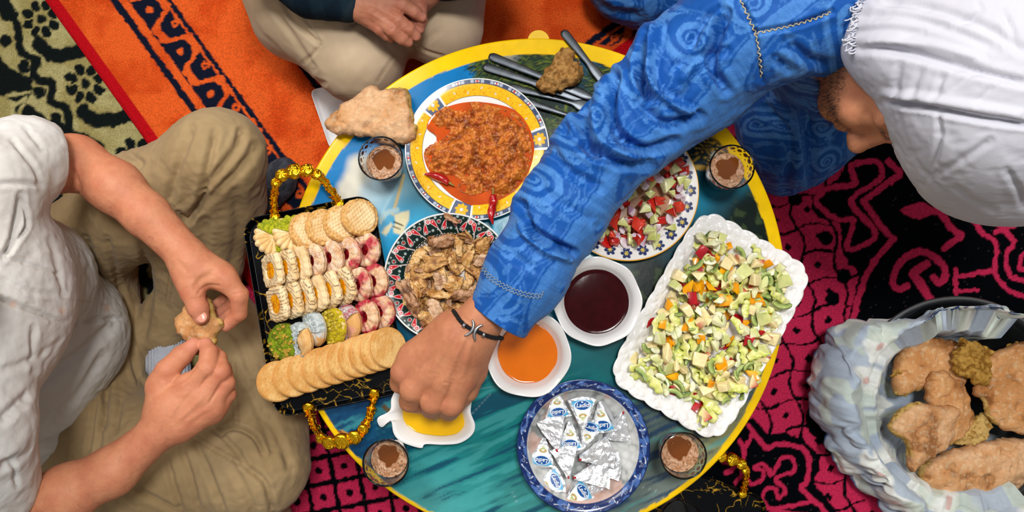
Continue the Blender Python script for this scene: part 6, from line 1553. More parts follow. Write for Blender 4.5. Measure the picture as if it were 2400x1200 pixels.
def skincol(V, base, red, joints, tip=(), seed=0, dark=None):
    n = fbm(V, 45, 3, seed); c = mix(lin(base), lin(red), np.clip(0.28+0.3*n, 0, 0.7)); k = np.zeros(len(V))
    for p, r in joints: k = np.maximum(k, np.exp(-((V-p)**2).sum(1)/(r*r)))
    c = mix(c, lin(red), 0.65*k); t = np.zeros(len(V))
    for p, r in tip: t = np.maximum(t, np.exp(-((V-p)**2).sum(1)/(r*r)))
    return mix(c, lin('#e59a86'), 0.55*t)
SKIN = mat('skin', 'attr', 0.52, spec=0.35, var=(150, 0.05), bump=(520, 0.22, 0.0016), voro=(700, 0.08), sss=0.18, sssr=(1.0, 0.35, 0.18), sssd=0.006)
NAIL = mat('finger_nail', '#d8957e', 0.25, spec=0.5, var=(60, 0.05), coat=0.2)
HAIRM = mat('dark_hair', '#1a1310', 0.5, var=(200, 0.3))
EYEW = mat('eye_white', '#e8e4de', 0.1, var=(50, 0.02)); IRIS = mat('eye_iris', '#2a1a10', 0.1, var=(50, 0.1))
def hand(b, wrist, palm, fingers, g0=1, rw=0.028, n=(0, 0, 1)):
    """wrist point, palm [(a, ra, b, rb)], fingers [[joints], [radii]] each its own blended group"""
    for a, ra, c, rc in palm: b.cone(a, ra, c, rc, 0.016, 0)
    for i, (P, R) in enumerate(fingers): b.chain(P, R, 0.003, g0+i)
def nail(parent, tip, direction, up, w=0.0062, l=0.0065):
    R = axes(direction, up); a = np.arange(16)*2*math.pi/16; V = [np.array([[0, 0, 0.0012]])]
    for f, z in ((0.5, 0.0011), (0.85, 0.0006), (1.0, 0.0), (1.0, -0.0012)): V.append(np.c_[l*f*np.cos(a), w*f*np.sin(a), z-0.0022*(np.sin(a)*f)**2])
    V = np.vstack(V); F = [(0, 1+k, 1+(k+1) % 16) for k in range(16)]
    for r in range(3): F += [(1+r*16+k, 1+(r+1)*16+k, 1+(r+1)*16+(k+1) % 16, 1+r*16+(k+1) % 16) for k in range(16)]
    obj('nail', V@R.T+tip, F, NAIL, parent)
def head(b, c, f, u, s=1.0):
    """skull, face, ears and neck; f face direction, u up; returns the local-to-world map"""
    f = np.asarray(f, float); f /= np.linalg.norm(f); u = np.asarray(u, float); u = u-f*(u@f); u /= np.linalg.norm(u); r = np.cross(f, u)
    R = np.stack([r, f, u], 1); T = lambda x, y, z: c+s*(R@np.array([x, y, z]))
    b.ell(T(0, -0.012, 0.028), np.array([0.074, 0.094, 0.086])*s, R, 0.02); b.ell(T(0, 0.022, -0.036), np.array([0.060, 0.070, 0.082])*s, R, 0.03)
    b.ell(T(0, 0.058, -0.100), np.array([0.026, 0.024, 0.020])*s, R, 0.03)
    for q in (-1, 1):
        b.cone(T(q*0.010, 0.087, 0.019), 0.012*s, T(q*0.048, 0.069, 0.020), 0.010*s, 0.016); b.ell(T(q*0.038, 0.062, -0.034), np.array([0.024, 0.022, 0.024])*s, R, 0.02)
        b.ell(T(q*0.075, -0.006, -0.014), np.array([0.008, 0.019, 0.031])*s, R, 0.008); b.ell(T(q*0.011, 0.098, -0.046), np.array([0.009, 0.010, 0.008])*s, R, 0.008)
        b.ell(T(q*0.032, 0.069, -0.005), np.array([0.016, 0.011, 0.011])*s, R, 0.008)
        b.cone(T(0, 0.089, -0.070), 0.0062*s, T(q*0.022, 0.078, -0.073), 0.004*s, 0.007); b.cone(T(0, 0.087, -0.081), 0.0068*s, T(q*0.018, 0.078, -0.079), 0.004*s, 0.007)
    b.cone(T(0, 0.088, 0.004), 0.0085*s, T(0, 0.108, -0.040), 0.0135*s, 0.014); b.ell(T(0, 0.110, -0.043), 0.0125*s, R, 0.008)
    b.cone(T(0, -0.022, -0.07), 0.054*s, T(0, -0.045, -0.17), 0.058*s, 0.03)
    return T, R
def face_parts(body, T, R, s=1.0, hairpts=None):
    for q in (-1, 1):
        V, F = lathe([(0.0112*math.sin(t), 0.0112*math.cos(t)) for t in np.linspace(0.02, 3.12, 12)], 16); V = V[:, [0, 2, 1]]*s
        o = obj('eye', V@R.T+T(q*0.032, 0.0660, -0.006), F, EYEW, body); V, F = lathe([(0.0001, 0.0022), (0.003, 0.0018), (0.0052, 0)], 14); V = V[:, [0, 2, 1]]*s
        obj('iris', V@R.T+T(q*0.032, 0.0766, -0.0075), F, IRIS, o)
def hair_cap(body, T, R, s, name='hair', m=None):
    f = Field(T(0, 0, 0.02)-0.15, T(0, 0, 0.02)+0.15, 0.006); f.ell(T(0, -0.018, 0.036), np.array([0.080, 0.099, 0.088])*s, R, 0.0)
    V, F = f.mesh(); L = (V-T(0, 0, 0))@R/s; N = vnormals(V, F); V = V+N*(0.004*fbm(V, 90, 3, 4))[:, None]
    keep = (L[:, 2] > 0.045+0.55*(L[:, 1]-0.03)) ; F = F[keep[F].all(1)]; us = np.unique(F); mp = np.full(len(V), -1); mp[us] = np.arange(len(us)); obj(name, V[us], mp[F], m or HAIRM, body)

# ------------------------------------------------ the man on the left: body, hands holding bread
P1 = Body(); sh = []
shL, shR = W(-30, 445, 0.60), W(-70, 1000, 0.60)
P1.cone(W(-60, 800, 0.14), 0.11, W(-90, 720, 0.55), 0.12, 0.03); P1.cone(shL, 0.055, shR, 0.055, 0.04)
# left arm (upper in the photograph)
elL = W(178, 378, 0.455); wrL = W(428, 590, 0.445)
P1.chain([shL, W(110, 388, 0.48), elL], [0.052, 0.044, 0.042], 0.03); P1.chain([elL, W(270, 438, 0.462), W(345, 505, 0.458), wrL], [0.0435, 0.0425, 0.0355, 0.0275], 0.02)
P1.cone(W(390, 548, 0.45), 0.027, W(445, 606, 0.447), 0.027, 0.02)
hz = 0.448
palmL = [(W(436, 600, hz), 0.026, W(458, 640, hz), 0.026), (W(455, 620, hz), 0.024, W(528, 655, hz-0.006), 0.020), (W(440, 612, hz), 0.022, W(508, 640, hz-0.012), 0.022), (W(432, 630, hz), 0.021, W(448, 668, hz+0.002), 0.021), (W(450, 610, hz-.01), 0.026, W(515, 645, hz-.022), 0.022)]
fL = [([W(440, 648, hz+.002), W(452, 690, hz+.006), W(464, 722, hz+.004), W(471, 742, hz+.000)], [0.0215, 0.0185, 0.0175, 0.0135]),
      ([W(528, 655, hz-.006), W(560, 694, hz-.012), W(560, 735, hz-.026), W(530, 764, hz-.034)], [0.0175, 0.0155, 0.0135, 0.0105]),
      ([W(530, 650, hz-.020), W(563, 690, hz-.032), W(556, 728, hz-.048), W(524, 748, hz-.055)], [0.017, 0.0145, 0.0130, 0.0105]),
      ([W(526, 646, hz-.034), W(552, 682, hz-.052), W(545, 715, hz-.064), W(515, 732, hz-.066)], [0.016, 0.0140, 0.0125, 0.0100]),
      ([W(518, 642, hz-.044), W(538, 674, hz-.066), W(530, 700, hz-.074), W(508, 712, hz-.076)], [0.014, 0.0120, 0.0110, 0.0090])]
hand(P1, wrL, palmL, fL, 1)
# right arm (lower in the photograph)
elR = W(55, 1205, 0.46); wrR = W(372, 1012, 0.45)
P1.chain([shR, W(-20, 1150, 0.50), elR], [0.052, 0.046, 0.044], 0.03); P1.chain([elR, W(160, 1155, 0.462), W(262, 1106, 0.458), wrR], [0.046, 0.045, 0.0385, 0.031], 0.02)
hz2 = 0.452
palmR = [(W(375, 1005, hz2), 0.030, W(395, 960, hz2+.002), 0.030), (W(392, 960, hz2), 0.028, W(438, 908, hz2+.006), 0.022), (W(410, 985, hz2), 0.028, W(474, 928, hz2+.002), 0.023), (W(425, 1000, hz2-.006), 0.026, W(500, 955, hz2-.008), 0.021), (W(375, 960, hz2-.006), 0.024, W(378, 900, hz2-.002), 0.021), (W(400, 980, hz2-.02), 0.026, W(490, 965, hz2-.026), 0.02)]
fR = [([W(374, 905, hz2-.002), W(392, 868, hz2+.004), W(428, 832, hz2+.000), W(455, 808, hz2-.006)], [0.0215, 0.0195, 0.0175, 0.0125]),
      ([W(440, 908, hz2+.006), W(487, 862, hz2+.012), W(490, 828, hz2+.002), W(482, 806, hz2-.008)], [0.0185, 0.0172, 0.0150, 0.0112]),
      ([W(474, 930, hz2+.002), W(517, 872, hz2+.004), W(512, 840, hz2-.014), W(498, 822, hz2-.026)], [0.0180, 0.0165, 0.0140, 0.0110]),
      ([W(494, 950, hz2-.006), W(530, 898, hz2-.006), W(524, 866, hz2-.030), W(505, 848, hz2-.040)], [0.0172, 0.0152, 0.0132, 0.0105]),
      ([W(502, 968, hz2-.018), W(534, 925, hz2-.020), W(528, 896, hz2-.040), W(508, 880, hz2-.050)], [0.0155, 0.0135, 0.0120, 0.0095])]
hand(P1, wrR, palmR, fR, 11)
TH1, R1 = head(P1, W(-330, 680, 0.82), (0.75, 0.0, -0.65), (0.65, 0, 0.75), 1.08); P1.cone(W(-100, 720, 0.55), 0.06, TH1(0, -0.04, -0.15), 0.055, 0.03)
V, F = P1.mesh(0.0021); V = relax(V, F, 2, 0.4); N = vnormals(V, F)
jo = [(p, 0.016) for P, R in fL+fR for p in P[0:3]]; ti = [(P[-1], 0.016) for P, R in fL+fR]
# knuckle creases, tendons, web of the thumb
V = creases(V, N, [([(446, 703), (476, 697)], 3.0, 0.0007), ([(449, 709), (479, 703)], 3.0, 0.0008), ([(500, 640), (470, 655), (462, 672)], 9, 0.0022), ([(462, 690), (474, 676), (492, 668), (515, 670)], 4, 0.0015), ([(470, 850), (505, 868)], 3, 0.0006), ([(470, 858), (502, 876)], 3, 0.0006),
                    ([(545, 690), (575, 684)], 3, 0.0007), ([(420, 615), (440, 640)], 6, 0.0008), ([(395, 905), (430, 890), (455, 862)], 7, 0.0022), ([(420, 985), (470, 935)], 7, -0.0012), ([(400, 970), (440, 915)], 7, -0.0012), ([(436, 990), (490, 955)], 7, -0.0010), ([(460, 925), (488, 880)], 4, 0.0010), ([(490, 945), (520, 895)], 4, 0.0012), ([(170, 395), (188, 440), (180, 460)], 6, 0.0016)])
V = V+N*(0.0003*fbm(V, 120, 3, 3))[:, None]
man1 = obj('person', V, F, SKIN, col=skincol(V, '#cf8c68', '#bb6a50', jo, ti, 3), loc=W(20, 780, 0.02), label='seated man in white shirt and khaki trousers at left, tearing bread with both hands', cat='person')
face_parts(man1, TH1, R1, 1.08); hair_cap(man1, TH1, R1, 1.08)
nail(man1, W(471, 743, hz+0.0137), W(476, 756, hz)-W(464, 722, hz), (0.05, 0.1, 1), 0.0095, 0.0100)
# trousers
KHA = mat('khaki_twill', 'attr', 0.9, spec=0.15, var=(60, 0.06), weave=(420, 0.12), bump=(700, 0.15, 0.001), sheen=0.1)
b = Body()
b.cone(W(70, 620, 0.13), 0.105, W(160, 980, 0.13), 0.11, 0.05)
kn = W(512, 366, 0.345)
b.cone(W(140, 610, 0.15), 0.100, W(330, 480, 0.27), 0.092, 0.05); b.cone(W(330, 480, 0.27), 0.092, kn, 0.078, 0.05)
b.chain([kn, W(520, 470, 0.25), W(470, 620, 0.17), W(412, 720, 0.12)], [0.078, 0.074, 0.072, 0.053], 0.05)
b.chain([W(412, 700, 0.12), W(388, 775, 0.11)], [0.055, 0.045], 0.02)
b.cone(W(200, 640, 0.11), 0.10, W(230, 960, 0.11), 0.11, 0.06)
kn2 = W(600, 1090, 0.235)
b.chain([W(150, 1000, 0.14), W(390, 1080, 0.21), kn2], [0.115, 0.112, 0.092], 0.05)
b.chain([kn2, W(612, 980, 0.19), W(575, 830, 0.13), W(520, 720, 0.09)], [0.092, 0.080, 0.074, 0.062], 0.05)
b.chain([W(350, 1160, 0.16), W(560, 1250, 0.14)], [0.11, 0.11], 0.05)
V, F = b.mesh(0.0034); V = relax(V, F, 1, 0.4); N = vnormals(V, F)
KF = [([(449, 300), (412, 400), (394, 480)], 13, 0.008), ([(505, 312), (486, 390), (476, 445)], 11, 0.0085), ([(566, 310), (552, 350), (498, 420), (470, 460)], 12, 0.009), ([(596, 345), (572, 385), (500, 456), (440, 510)], 13, 0.008), ([(300, 360), (330, 380), (318, 395)], 9, 0.006), ([(480, 520), (470, 600), (440, 680)], 16, 0.007),
      ([(545, 430), (560, 520), (540, 640)], 18, 0.006), ([(420, 500), (440, 520), (480, 455)], 9, 0.010), ([(350, 540), (400, 560), (430, 620)], 14, 0.007), ([(250, 560), (288, 700), (300, 800), (330, 900)], 9, 0.007), ([(200, 560), (240, 700), (256, 850), (240, 1000)], 10, 0.008), ([(330, 560), (350, 680), (335, 790)], 11, 0.009), ([(225, 940), (205, 1060)], 8, 0.006), ([(248, 920), (228, 1060)], 8, 0.006), ([(175, 600), (205, 720)], 9, 0.006), ([(285, 930), (270, 1010)], 8, 0.006),
      ([(512, 1013), (552, 1003), (596, 1024), (616, 1062)], 8, 0.010), ([(496, 999), (548, 1048), (572, 1085)], 9, 0.007), ([(391, 1077), (408, 1142), (428, 1200)], 9, 0.007), ([(426, 1054), (444, 1112), (464, 1190)], 9, 0.007), ([(455, 1025), (496, 1127), (525, 1200)], 10, 0.007), ([(571, 1090), (620, 1130), (640, 1200)], 9, 0.009), ([(627, 975), (660, 1040), (682, 1095)], 12, 0.006), ([(560, 880), (600, 950), (640, 1050)], 13, 0.006), ([(300, 1130), (350, 1165), (420, 1200)], 10, 0.007), ([(540, 1090), (580, 1160), (600, 1220)], 12, 0.005), ([(520, 760), (560, 800), (590, 880)], 12, 0.005), ([(410, 600), (450, 640), (470, 700)], 10, 0.005), ([(380, 640), (420, 660), (440, 720)], 9, 0.005)]
V = wrinkle(V, N, 0.0022, 22, 5); N = vnormals(V, F); V = creases(V, N, KF); N = vnormals(V, F); V = V+N*(0.0009*fbm(V, 70, 3, 11))[:, None]
stl = [([(408, 483), (469, 440)], 4), ([(540, 850), (548, 996)], 3.5), ([(552, 850), (560, 996)], 3.5), ([(461, 1022), (569, 1083)], 3.5), ([(452, 1030), (560, 1092)], 3.5), ([(292, 652), (315, 725), (312, 783), (344, 856)], 3), ([(301, 1140), (426, 1200)], 3), ([(402, 610), (388, 700)], 3), ([(412, 612), (398, 702)], 3)]
c = mix(lin('#a58d68'), lin('#9a825d'), np.clip(0.5+fbm(V, 9, 3, 7), 0, 1)); c = mix(c, lin('#8c7350'), 0.6*stitch(V, stl))
V[:, 2] = np.maximum(V[:, 2], 0.022)
obj('trousers', V, F, KHA, man1, col=c, label='khaki trousers with double-stitched seams')
f = Field(W(340, 930, 0.06)-0.1, W(460, 740, 0.2)+0.1, 0.003); f.cone(W(392, 770, 0.115), 0.036, W(392, 850, 0.085), 0.040, 0.01); f.cone(W(392, 850, 0.08), 0.040, W(430, 960, 0.065), 0.042, 0.02)
V, F = f.mesh(); N = vnormals(V, F); V = V+N*(0.0010*np.cos(PX(V)[:, 0]*0.9))[:, None]; obj('sock', V, F, mat('ribbed_sock', '#c6ccda', 0.95, var=(90, 0.1), bump=(400, 0.4, 0.002)), man1, label='ribbed pale blue-grey sock')
# shirt
WSH = mat('white_cotton', 'attr', 0.92, spec=0.12, var=(20, 0.03), weave=(500, 0.06), bump=(160, 0.22, 0.002), sss=0.05, sssd=0.003)
b = Body()
b.ell(W(95, 785, 0.25), 0.158, None, 0.05); b.ell(W(45, 660, 0.40), np.array([0.118, 0.125, 0.14]), None, 0.05); b.ell(W(-70, 700, 0.54), np.array([0.15, 0.19, 0.14]), None, 0.06); b.ell(W(70, 955, 0.23), np.array([0.115, 0.12, 0.13]), None, 0.05); b.ell(W(-40, 850, 0.30), np.array([0.15, 0.20, 0.22]), None, 0.05)
b.cone(W(-60, 470, 0.60), 0.075, W(-90, 980, 0.60), 0.08, 0.05)
b.chain([W(-20, 425, 0.60), W(70, 370, 0.535), W(96, 376, 0.515)], [0.075, 0.063, 0.056], 0.03); b.chain([W(-70, 1010, 0.60), W(-40, 1120, 0.54), W(-15, 1155, 0.52)], [0.085, 0.070, 0.058], 0.03)
V, F = b.mesh(0.0034); V = relax(V, F, 1, 0.4); N = vnormals(V, F)
SF = [([(0, 700), (90, 733), (165, 758), (240, 746), (290, 748)], 8, 0.008), ([(262, 760), (200, 820), (120, 880), (0, 985)], 15, 0.009), ([(0, 1095), (100, 1045), (190, 1000)], 12, 0.009), ([(120, 560), (140, 640), (150, 690)], 10, 0.004), ([(50, 460), (30, 560), (10, 600)], 10, 0.008), ([(55, 470), (62, 530), (20, 590)], 6, 0.006), ([(20, 605), (70, 620), (140, 645)], 5, 0.004), ([(80, 770), (78, 830), (85, 900)], 9, 0.005), ([(240, 830), (200, 900), (150, 960)], 12, 0.005), ([(0, 870), (60, 850), (150, 800)], 12, 0.004), ([(30, 330), (80, 390), (95, 430)], 8, 0.004), ([(60, 300), (100, 350)], 8, 0.003), ([(0, 430), (60, 430), (110, 435)], 8, 0.004), ([(180, 620), (200, 690)], 9, 0.004), ([(0, 650), (60, 680), (120, 690)], 8, 0.003), ([(30, 1080), (40, 1140)], 7, 0.004)]
V = wrinkle(V, N, 0.0020, 18, 15); N = vnormals(V, F); V = creases(V, N, SF); N = vnormals(V, F); V = V+N*(0.0011*fbm(V, 60, 3, 12))[:, None]
c = mix(lin('#d8d7d5'), lin('#cecac5'), np.clip(0.5+fbm(V, 6, 2, 3), 0, 1)); c = mix(c, lin('#b9aa98'), 0.45*stitch(V, [([(0, 690), (60, 708), (150, 702), (260, 715)], 2), ([(0, 705), (90, 738), (165, 760)], 2), ([(112, 350), (118, 440)], 2), ([(12, 605), (135, 648)], 2), ([(15, 592), (60, 603)], 2)]))
A_ = W(118, 383, 0.505); d_ = W(40, 380, 0.545)-A_; d_ /= np.linalg.norm(d_); t_ = (V-A_)@d_; nr_ = np.linalg.norm(V-A_, axis=1) < 0.10; V = np.where((nr_ & (t_ < 0))[:, None], V-t_[:, None]*d_, V)
Q = PX(V)
for x, y in ((30, 712), (145, 728), (250, 722)): c = mix(c, lin('#dcb9a4'), 0.6*smooth(11, 5, np.hypot(Q[:, 0]-x, Q[:, 1]-y)))
obj('shirt', V, F, WSH, man1, col=c, label='loose white cotton shirt')
# the bread he holds
slab('flat_bread', pxs([(404, 772), (408, 745), (436, 705), (455, 690), (476, 682), (496, 715), (500, 735), (524, 752), (508, 790), (497, 815), (478, 832), (440, 830), (430, 800)], 0.43), 0.4245, 0.016, BREAD, CR2, CB, h=0.0020, torn=((5, 6), (6, 7), (8, 9), (9, 10)), dome=0.002, label='torn piece of flat bread held in the hands of the man at left', seed=61, pits=0.5, tilt=(0.04, 0.02))

# ------------------------------------------------ the man at the top: knees and clasped hands
P2 = Body(); t2 = 0.34
shl, shr = W(700, -420, 0.62), W(1130, -420, 0.62)
P2.cone(W(900, -330, 0.16), 0.12, W(910, -400, 0.58), 0.12, 0.03); P2.cone(shl, 0.05, shr, 0.05, 0.03)
wr2 = W(846, 14, 0.355)
P2.chain([shl, W(600, -120, 0.42), W(740, -25, 0.37), wr2], [0.05, 0.042, 0.036, 0.028], 0.02)
P2.chain([shr, W(1180, -150, 0.42), W(1060, -60, 0.35), W(990, -30, 0.335)], [0.05, 0.042, 0.034, 0.027], 0.02)
z2 = 0.362
pal2 = [(W(848, 12, z2), 0.026, W(880, 22, z2+.004), 0.025), (W(860, 0, z2), 0.024, W(905, 8, z2+.004), 0.021), (W(858, 26, z2-.006), 0.023, W(880, 44, z2-.008), 0.019), (W(855, 5, z2-.015), 0.026, W(905, 30, z2-.018), 0.022)]
f2 = [([W(868, 44, z2-.008), W(892, 68, z2-.004), W(906, 82, z2-.014), W(916, 90, z2-.022)], [0.0150, 0.0125, 0.0108, 0.0085]),
      ([W(882, 36, z2), W(920, 70, z2+.004), W(943, 90, z2-.008), W(957, 99, z2-.018)], [0.0168, 0.0142, 0.0122, 0.0095]),
      ([W(894, 24, z2+.004), W(932, 48, z2+.010), W(958, 68, z2-.000), W(975, 84, z2-.012)], [0.0172, 0.0146, 0.0126, 0.0098]),
      ([W(905, 6, z2+.006), W(945, 12, z2+.012), W(972, 28, z2+.004), W(988, 40, z2-.006)], [0.0172, 0.0145, 0.0125, 0.0098]),
      ([W(876, -18, z2), W(905, -28, z2-.004), W(932, -24, z2-.008)], [0.020, 0.017, 0.013])]
hand(P2, wr2, pal2, f2, 1)
z3 = 0.338
pal3 = [(W(995, -35, z3), 0.026, W(960, -10, z3), 0.025), (W(990, -20, z3-.005), 0.026, W(948, 20, z3-.01), 0.022), (W(1000, -10, z3-.01), 0.022, W(965, 30, z3-.012), 0.019)]
f3 = [([W(972, -12, z3+.006), W(984, 16, z3+.010), W(986, 46, z3+.004), W(983, 68, z3-.006)], [0.0165, 0.0142, 0.0125, 0.0098]),
      ([W(962, 10, z3-.002), W(972, 44, z3), W(970, 70, z3-.010), W(962, 84, z3-.020)], [0.0165, 0.0142, 0.0122, 0.0096]),
      ([W(948, 16, z3-.008), W(955, 50, z3-.010), W(950, 75, z3-.022)], [0.016, 0.0135, 0.010]), ([W(936, 10, z3-.014), W(935, 45, z3-.02), W(925, 65, z3-.03)], [0.0145, 0.012, 0.009])]
hand(P2, None, pal3, f3, 11)
TH2, R2 = head(P2, W(905, -520, 0.80), (0.05, -0.8, -0.55), (0, -0.5, 0.85), 1.08); P2.cone(W(910, -420, 0.56), 0.06, TH2(0, -0.04, -0.15), 0.055, 0.03)
V, F = P2.mesh(0.0023); V = relax(V, F, 2, 0.4); N = vnormals(V, F); V = V+N*(0.0006*fbm(V, 120, 3, 3))[:, None]
V = creases(V, N, [([(865, 30), (925, 62)], 5, -0.0009), ([(872, 12), (930, 42)], 5, -0.0009), ([(915, 52), (935, 40)], 3, 0.0008), ([(905, 78), (925, 62)], 3, 0.0008), ([(938, 20), (946, 2)], 3, 0.0008)])
jo = [(p, 0.015) for P, R in f2+f3 for p in P[:3]]; ti = [(P[-1], 0.014) for P, R in f2+f3]
man2 = obj('person', V, F, SKIN, col=skincol(V, '#b87c60', '#a35c48', jo, ti, 5), loc=W(900, -330, 0.02), label='kneeling man in beige trousers and dark sleeves at the top, hands clasped in his lap', cat='person')  # skin base darker than the other men's: shade is put into the colour
face_parts(man2, TH2, R2, 1.08); hair_cap(man2, TH2, R2, 1.08)
for P, R in f2[:4]: nail(man2, P[-1]+np.array([0, 0, 0.0095]), P[-1]-P[-2], (0.1, 0.2, 1), 0.0056, 0.006)
BEI = mat('beige_cotton', 'attr', 0.9, spec=0.15, var=(50, 0.05), weave=(450, 0.10), bump=(500, 0.15, 0.001), sheen=0.1)
b = Body()
b.chain([W(690, -260, 0.17), W(735, 10, 0.215), W(845, 138, 0.215)], [0.135, 0.112, 0.088], 0.05); b.chain([W(1000, -280, 0.17), W(1035, -60, 0.20), W(1040, 66, 0.195)], [0.13, 0.088, 0.078], 0.05)
b.cone(W(700, -300, 0.15), 0.13, W(1050, -300, 0.15), 0.13, 0.06); b.chain([W(840, 140, 0.17), W(720, -60, 0.09)], [0.085, 0.065], 0.05); b.chain([W(1040, 70, 0.15), W(1040, -140, 0.09)], [0.075, 0.065], 0.05); b.cone(W(660, -60, 0.16), 0.10, W(690, 40, 0.16), 0.09, 0.04)
V, F = b.mesh(0.0036); V = relax(V, F, 1, 0.4); N = vnormals(V, F)
V = wrinkle(V, N, 0.0016, 14, 25); N = vnormals(V, F)
V = creases(V, N, [([(662, 0), (690, 50), (745, 100)], 7, 0.006), ([(690, 0), (720, 50), (750, 96)], 4, 0.003), ([(712, 146), (735, 125), (752, 100)], 6, 0.0022), ([(640, 20), (690, 90), (735, 160)], 9, 0.004), ([(740, 190), (760, 196)], 7, 0.004), ([(885, 190), (910, 150), (925, 130)], 5, 0.0012), ([(968, 108), (975, 140)], 4, 0.003), ([(970, 100), (1000, 120), (1040, 132)], 5, 0.003), ([(815, 60), (850, 40)], 9, 0.004), ([(900, 100), (940, 140)], 9, 0.003), ([(990, 100), (1030, 70)], 9, 0.003), ([(1000, 10), (1060, 20), (1120, 10)], 12, 0.002)]); N = vnormals(V, F)
c = mix(lin('#c4ae92'), lin('#baa486'), np.clip(0.5+fbm(V, 8, 2, 3), 0, 1)); c = mix(c, lin('#96805f'), 0.5*stitch(V, [([(885, 190), (925, 130)], 2), ([(970, 108), (1040, 132)], 2), ([(712, 150), (752, 104)], 2), ([(752, 226), (830, 222)], 2)]))
V[:, 2] = np.maximum(V[:, 2], 0.026)
obj('trousers', V, F, BEI, man2, col=c, label='beige cotton trousers with side pocket')
b = Body(); b.chain([shl, W(600, -120, 0.42), W(735, -30, 0.372), W(812, 2, 0.36)], [0.075, 0.062, 0.052, 0.040], 0.03); b.chain([shr, W(1180, -150, 0.42), W(1090, -80, 0.36), W(1040, -52, 0.345)], [0.075, 0.062, 0.052, 0.042], 0.03); b.cone(W(900, -330, 0.18), 0.165, W(910, -410, 0.57), 0.165, 0.05); b.cone(shl, 0.085, shr, 0.075, 0.04)
V, F = b.mesh(0.005); V = relax(V, F, 1, 0.4); N = vnormals(V, F); V = wrinkle(V, N, 0.003, 16, 35)
Q = PX(V); c = np.tile(lin('#12202c'), (len(V), 1)); c = mix(c, lin('#2a3238'), smooth(820, 824, Q[:, 0]+0.5*Q[:, 1])*(Q[:, 1] > -60)*(Q[:, 0] < 900)); c = mix(c, lin('#1d2f3a'), (np.abs((V[:, 0]*18) % 1-0.5) < 0.22)*0.5); c = mix(c, lin('#3a3a36'), (np.abs((V[:, 1]*14) % 1-0.5) < 0.16)*0.4)
V[:, 2] = np.maximum(V[:, 2], 0.032)
obj('shirt', V, F, mat('dark_flannel', 'attr', 0.95, spec=0.1, var=(60, 0.1), bump=(300, 0.3, 0.002)), man2, col=c, label='dark navy checked shirt')

# ------------------------------------------------ the man at the right: blue robe, white turban, hand dipping bread
P3 = Body()
wr = W(1127, 748, 0.50); el3 = W(1480, 300, 0.555); sh3 = W(1800, 40, 0.64)
P3.chain([W(1850, 30, 0.60), W(1500, 285, 0.53), W(1300, 530, 0.52), wr], [0.045, 0.038, 0.038, 0.0335], 0.03)
zk = 0.472
palm3 = [(wr, 0.0345, W(1085, 805, 0.492), 0.036), (W(1100, 790, 0.492), 0.036, W(1075, 882, zk), 0.029), (W(1080, 785, 0.492), 0.036, W(1035, 880, zk+.002), 0.030), (W(1060, 780, 0.488), 0.033, W(1000, 858, zk), 0.028), (W(1055, 775, 0.480), 0.030, W(968, 836, zk-.006), 0.025), (W(1075, 800, 0.468), 0.034, W(1020, 872, zk-.03), 0.027), (W(1125, 790, 0.485), 0.028, W(1105, 870, zk-.022), 0.024)]
f3r = [([W(970, 836, zk-.006), W(944, 872, zk-.004), W(938, 898, zk-.030), W(962, 915, zk-.055)], [0.0230, 0.0205, 0.0175, 0.0125]),
       ([W(1004, 860, zk), W(968, 912, zk-.002), W(962, 940, zk-.028), W(986, 952, zk-.062)], [0.0248, 0.0222, 0.0190, 0.0135]),
       ([W(1040, 882, zk+.002), W(1015, 940, zk-.006), W(1012, 955, zk-.036), W(1020, 950, zk-.078)], [0.0255, 0.0222, 0.0190, 0.0135]),
       ([W(1078, 884, zk), W(1058, 946, zk-.008), W(1052, 960, zk-.038), W(1042, 958, zk-.080)], [0.0250, 0.0220, 0.0188, 0.0135]),
       ([W(1110, 868, zk-.024), W(1095, 915, zk-.045), W(1070, 945, zk-.070), W(1048, 955, zk-.088)], [0.0225, 0.0195, 0.0170, 0.0125])]
hand(P3, wr, palm3, f3r, 1)
TIP = W(2004, 356, 0.565); u3 = np.array([0.45, -0.38, 0.81]); u3 /= np.linalg.norm(u3); f3_ = np.array([-0.35, -0.62, -0.70]); f3_ = f3_-u3*(f3_@u3); f3_ /= np.linalg.norm(f3_); hs = 1.05
hc = TIP-hs*(0.122*f3_-0.043*u3)
TH3, R3 = head(P3, hc, f3_, u3, hs)
P3.cone(W(2060, 0, 0.45), 0.11, W(2050, -20, 0.16), 0.13, 0.04); P3.cone(W(1850, 30, 0.60), 0.048, W(2230, 90, 0.55), 0.05, 0.04); P3.cone(W(2050, 40, 0.52), 0.06, TH3(0, -0.045, -0.17), 0.06, 0.04)
V, F = P3.mesh(0.0021); V = relax(V, F, 2, 0.4); N = vnormals(V, F)
V = creases(V, N, [([(990, 862), (960, 905)], 6, -0.0008), ([(1065, 780), (1008, 876)], 9, -0.0018), ([(1088, 790), (1042, 898)], 9, -0.0020), ([(1105, 800), (1082, 890)], 9, -0.0014), ([(1048, 790), (985, 850)], 9, -0.0014), ([(1024, 880), (1012, 905), (1000, 930)], 6, 0.0020), ([(986, 858), (975, 880), (960, 900)], 6, 0.0016), ([(1062, 895), (1045, 940)], 6, 0.0020), ([(1002, 868), (1018, 876)], 3, 0.0006), ([(1000, 874), (1016, 882)], 3, 0.0006), ([(1040, 895), (1056, 900)], 3, 0.0006), ([(1080, 740), (1120, 770)], 5, 0.0008), ([(1075, 752), (1115, 782)], 4, 0.0006)])
N = vnormals(V, F); V = V+N*(0.0003*fbm(V, 90, 2, 3)+0.00015*fbm(V, 400, 2, 6))[:, None]
jo = [(P[k], 0.018) for P, R in f3r for k in (0, 1)]; ti = [(P[-1], 0.016) for P, R in f3r]
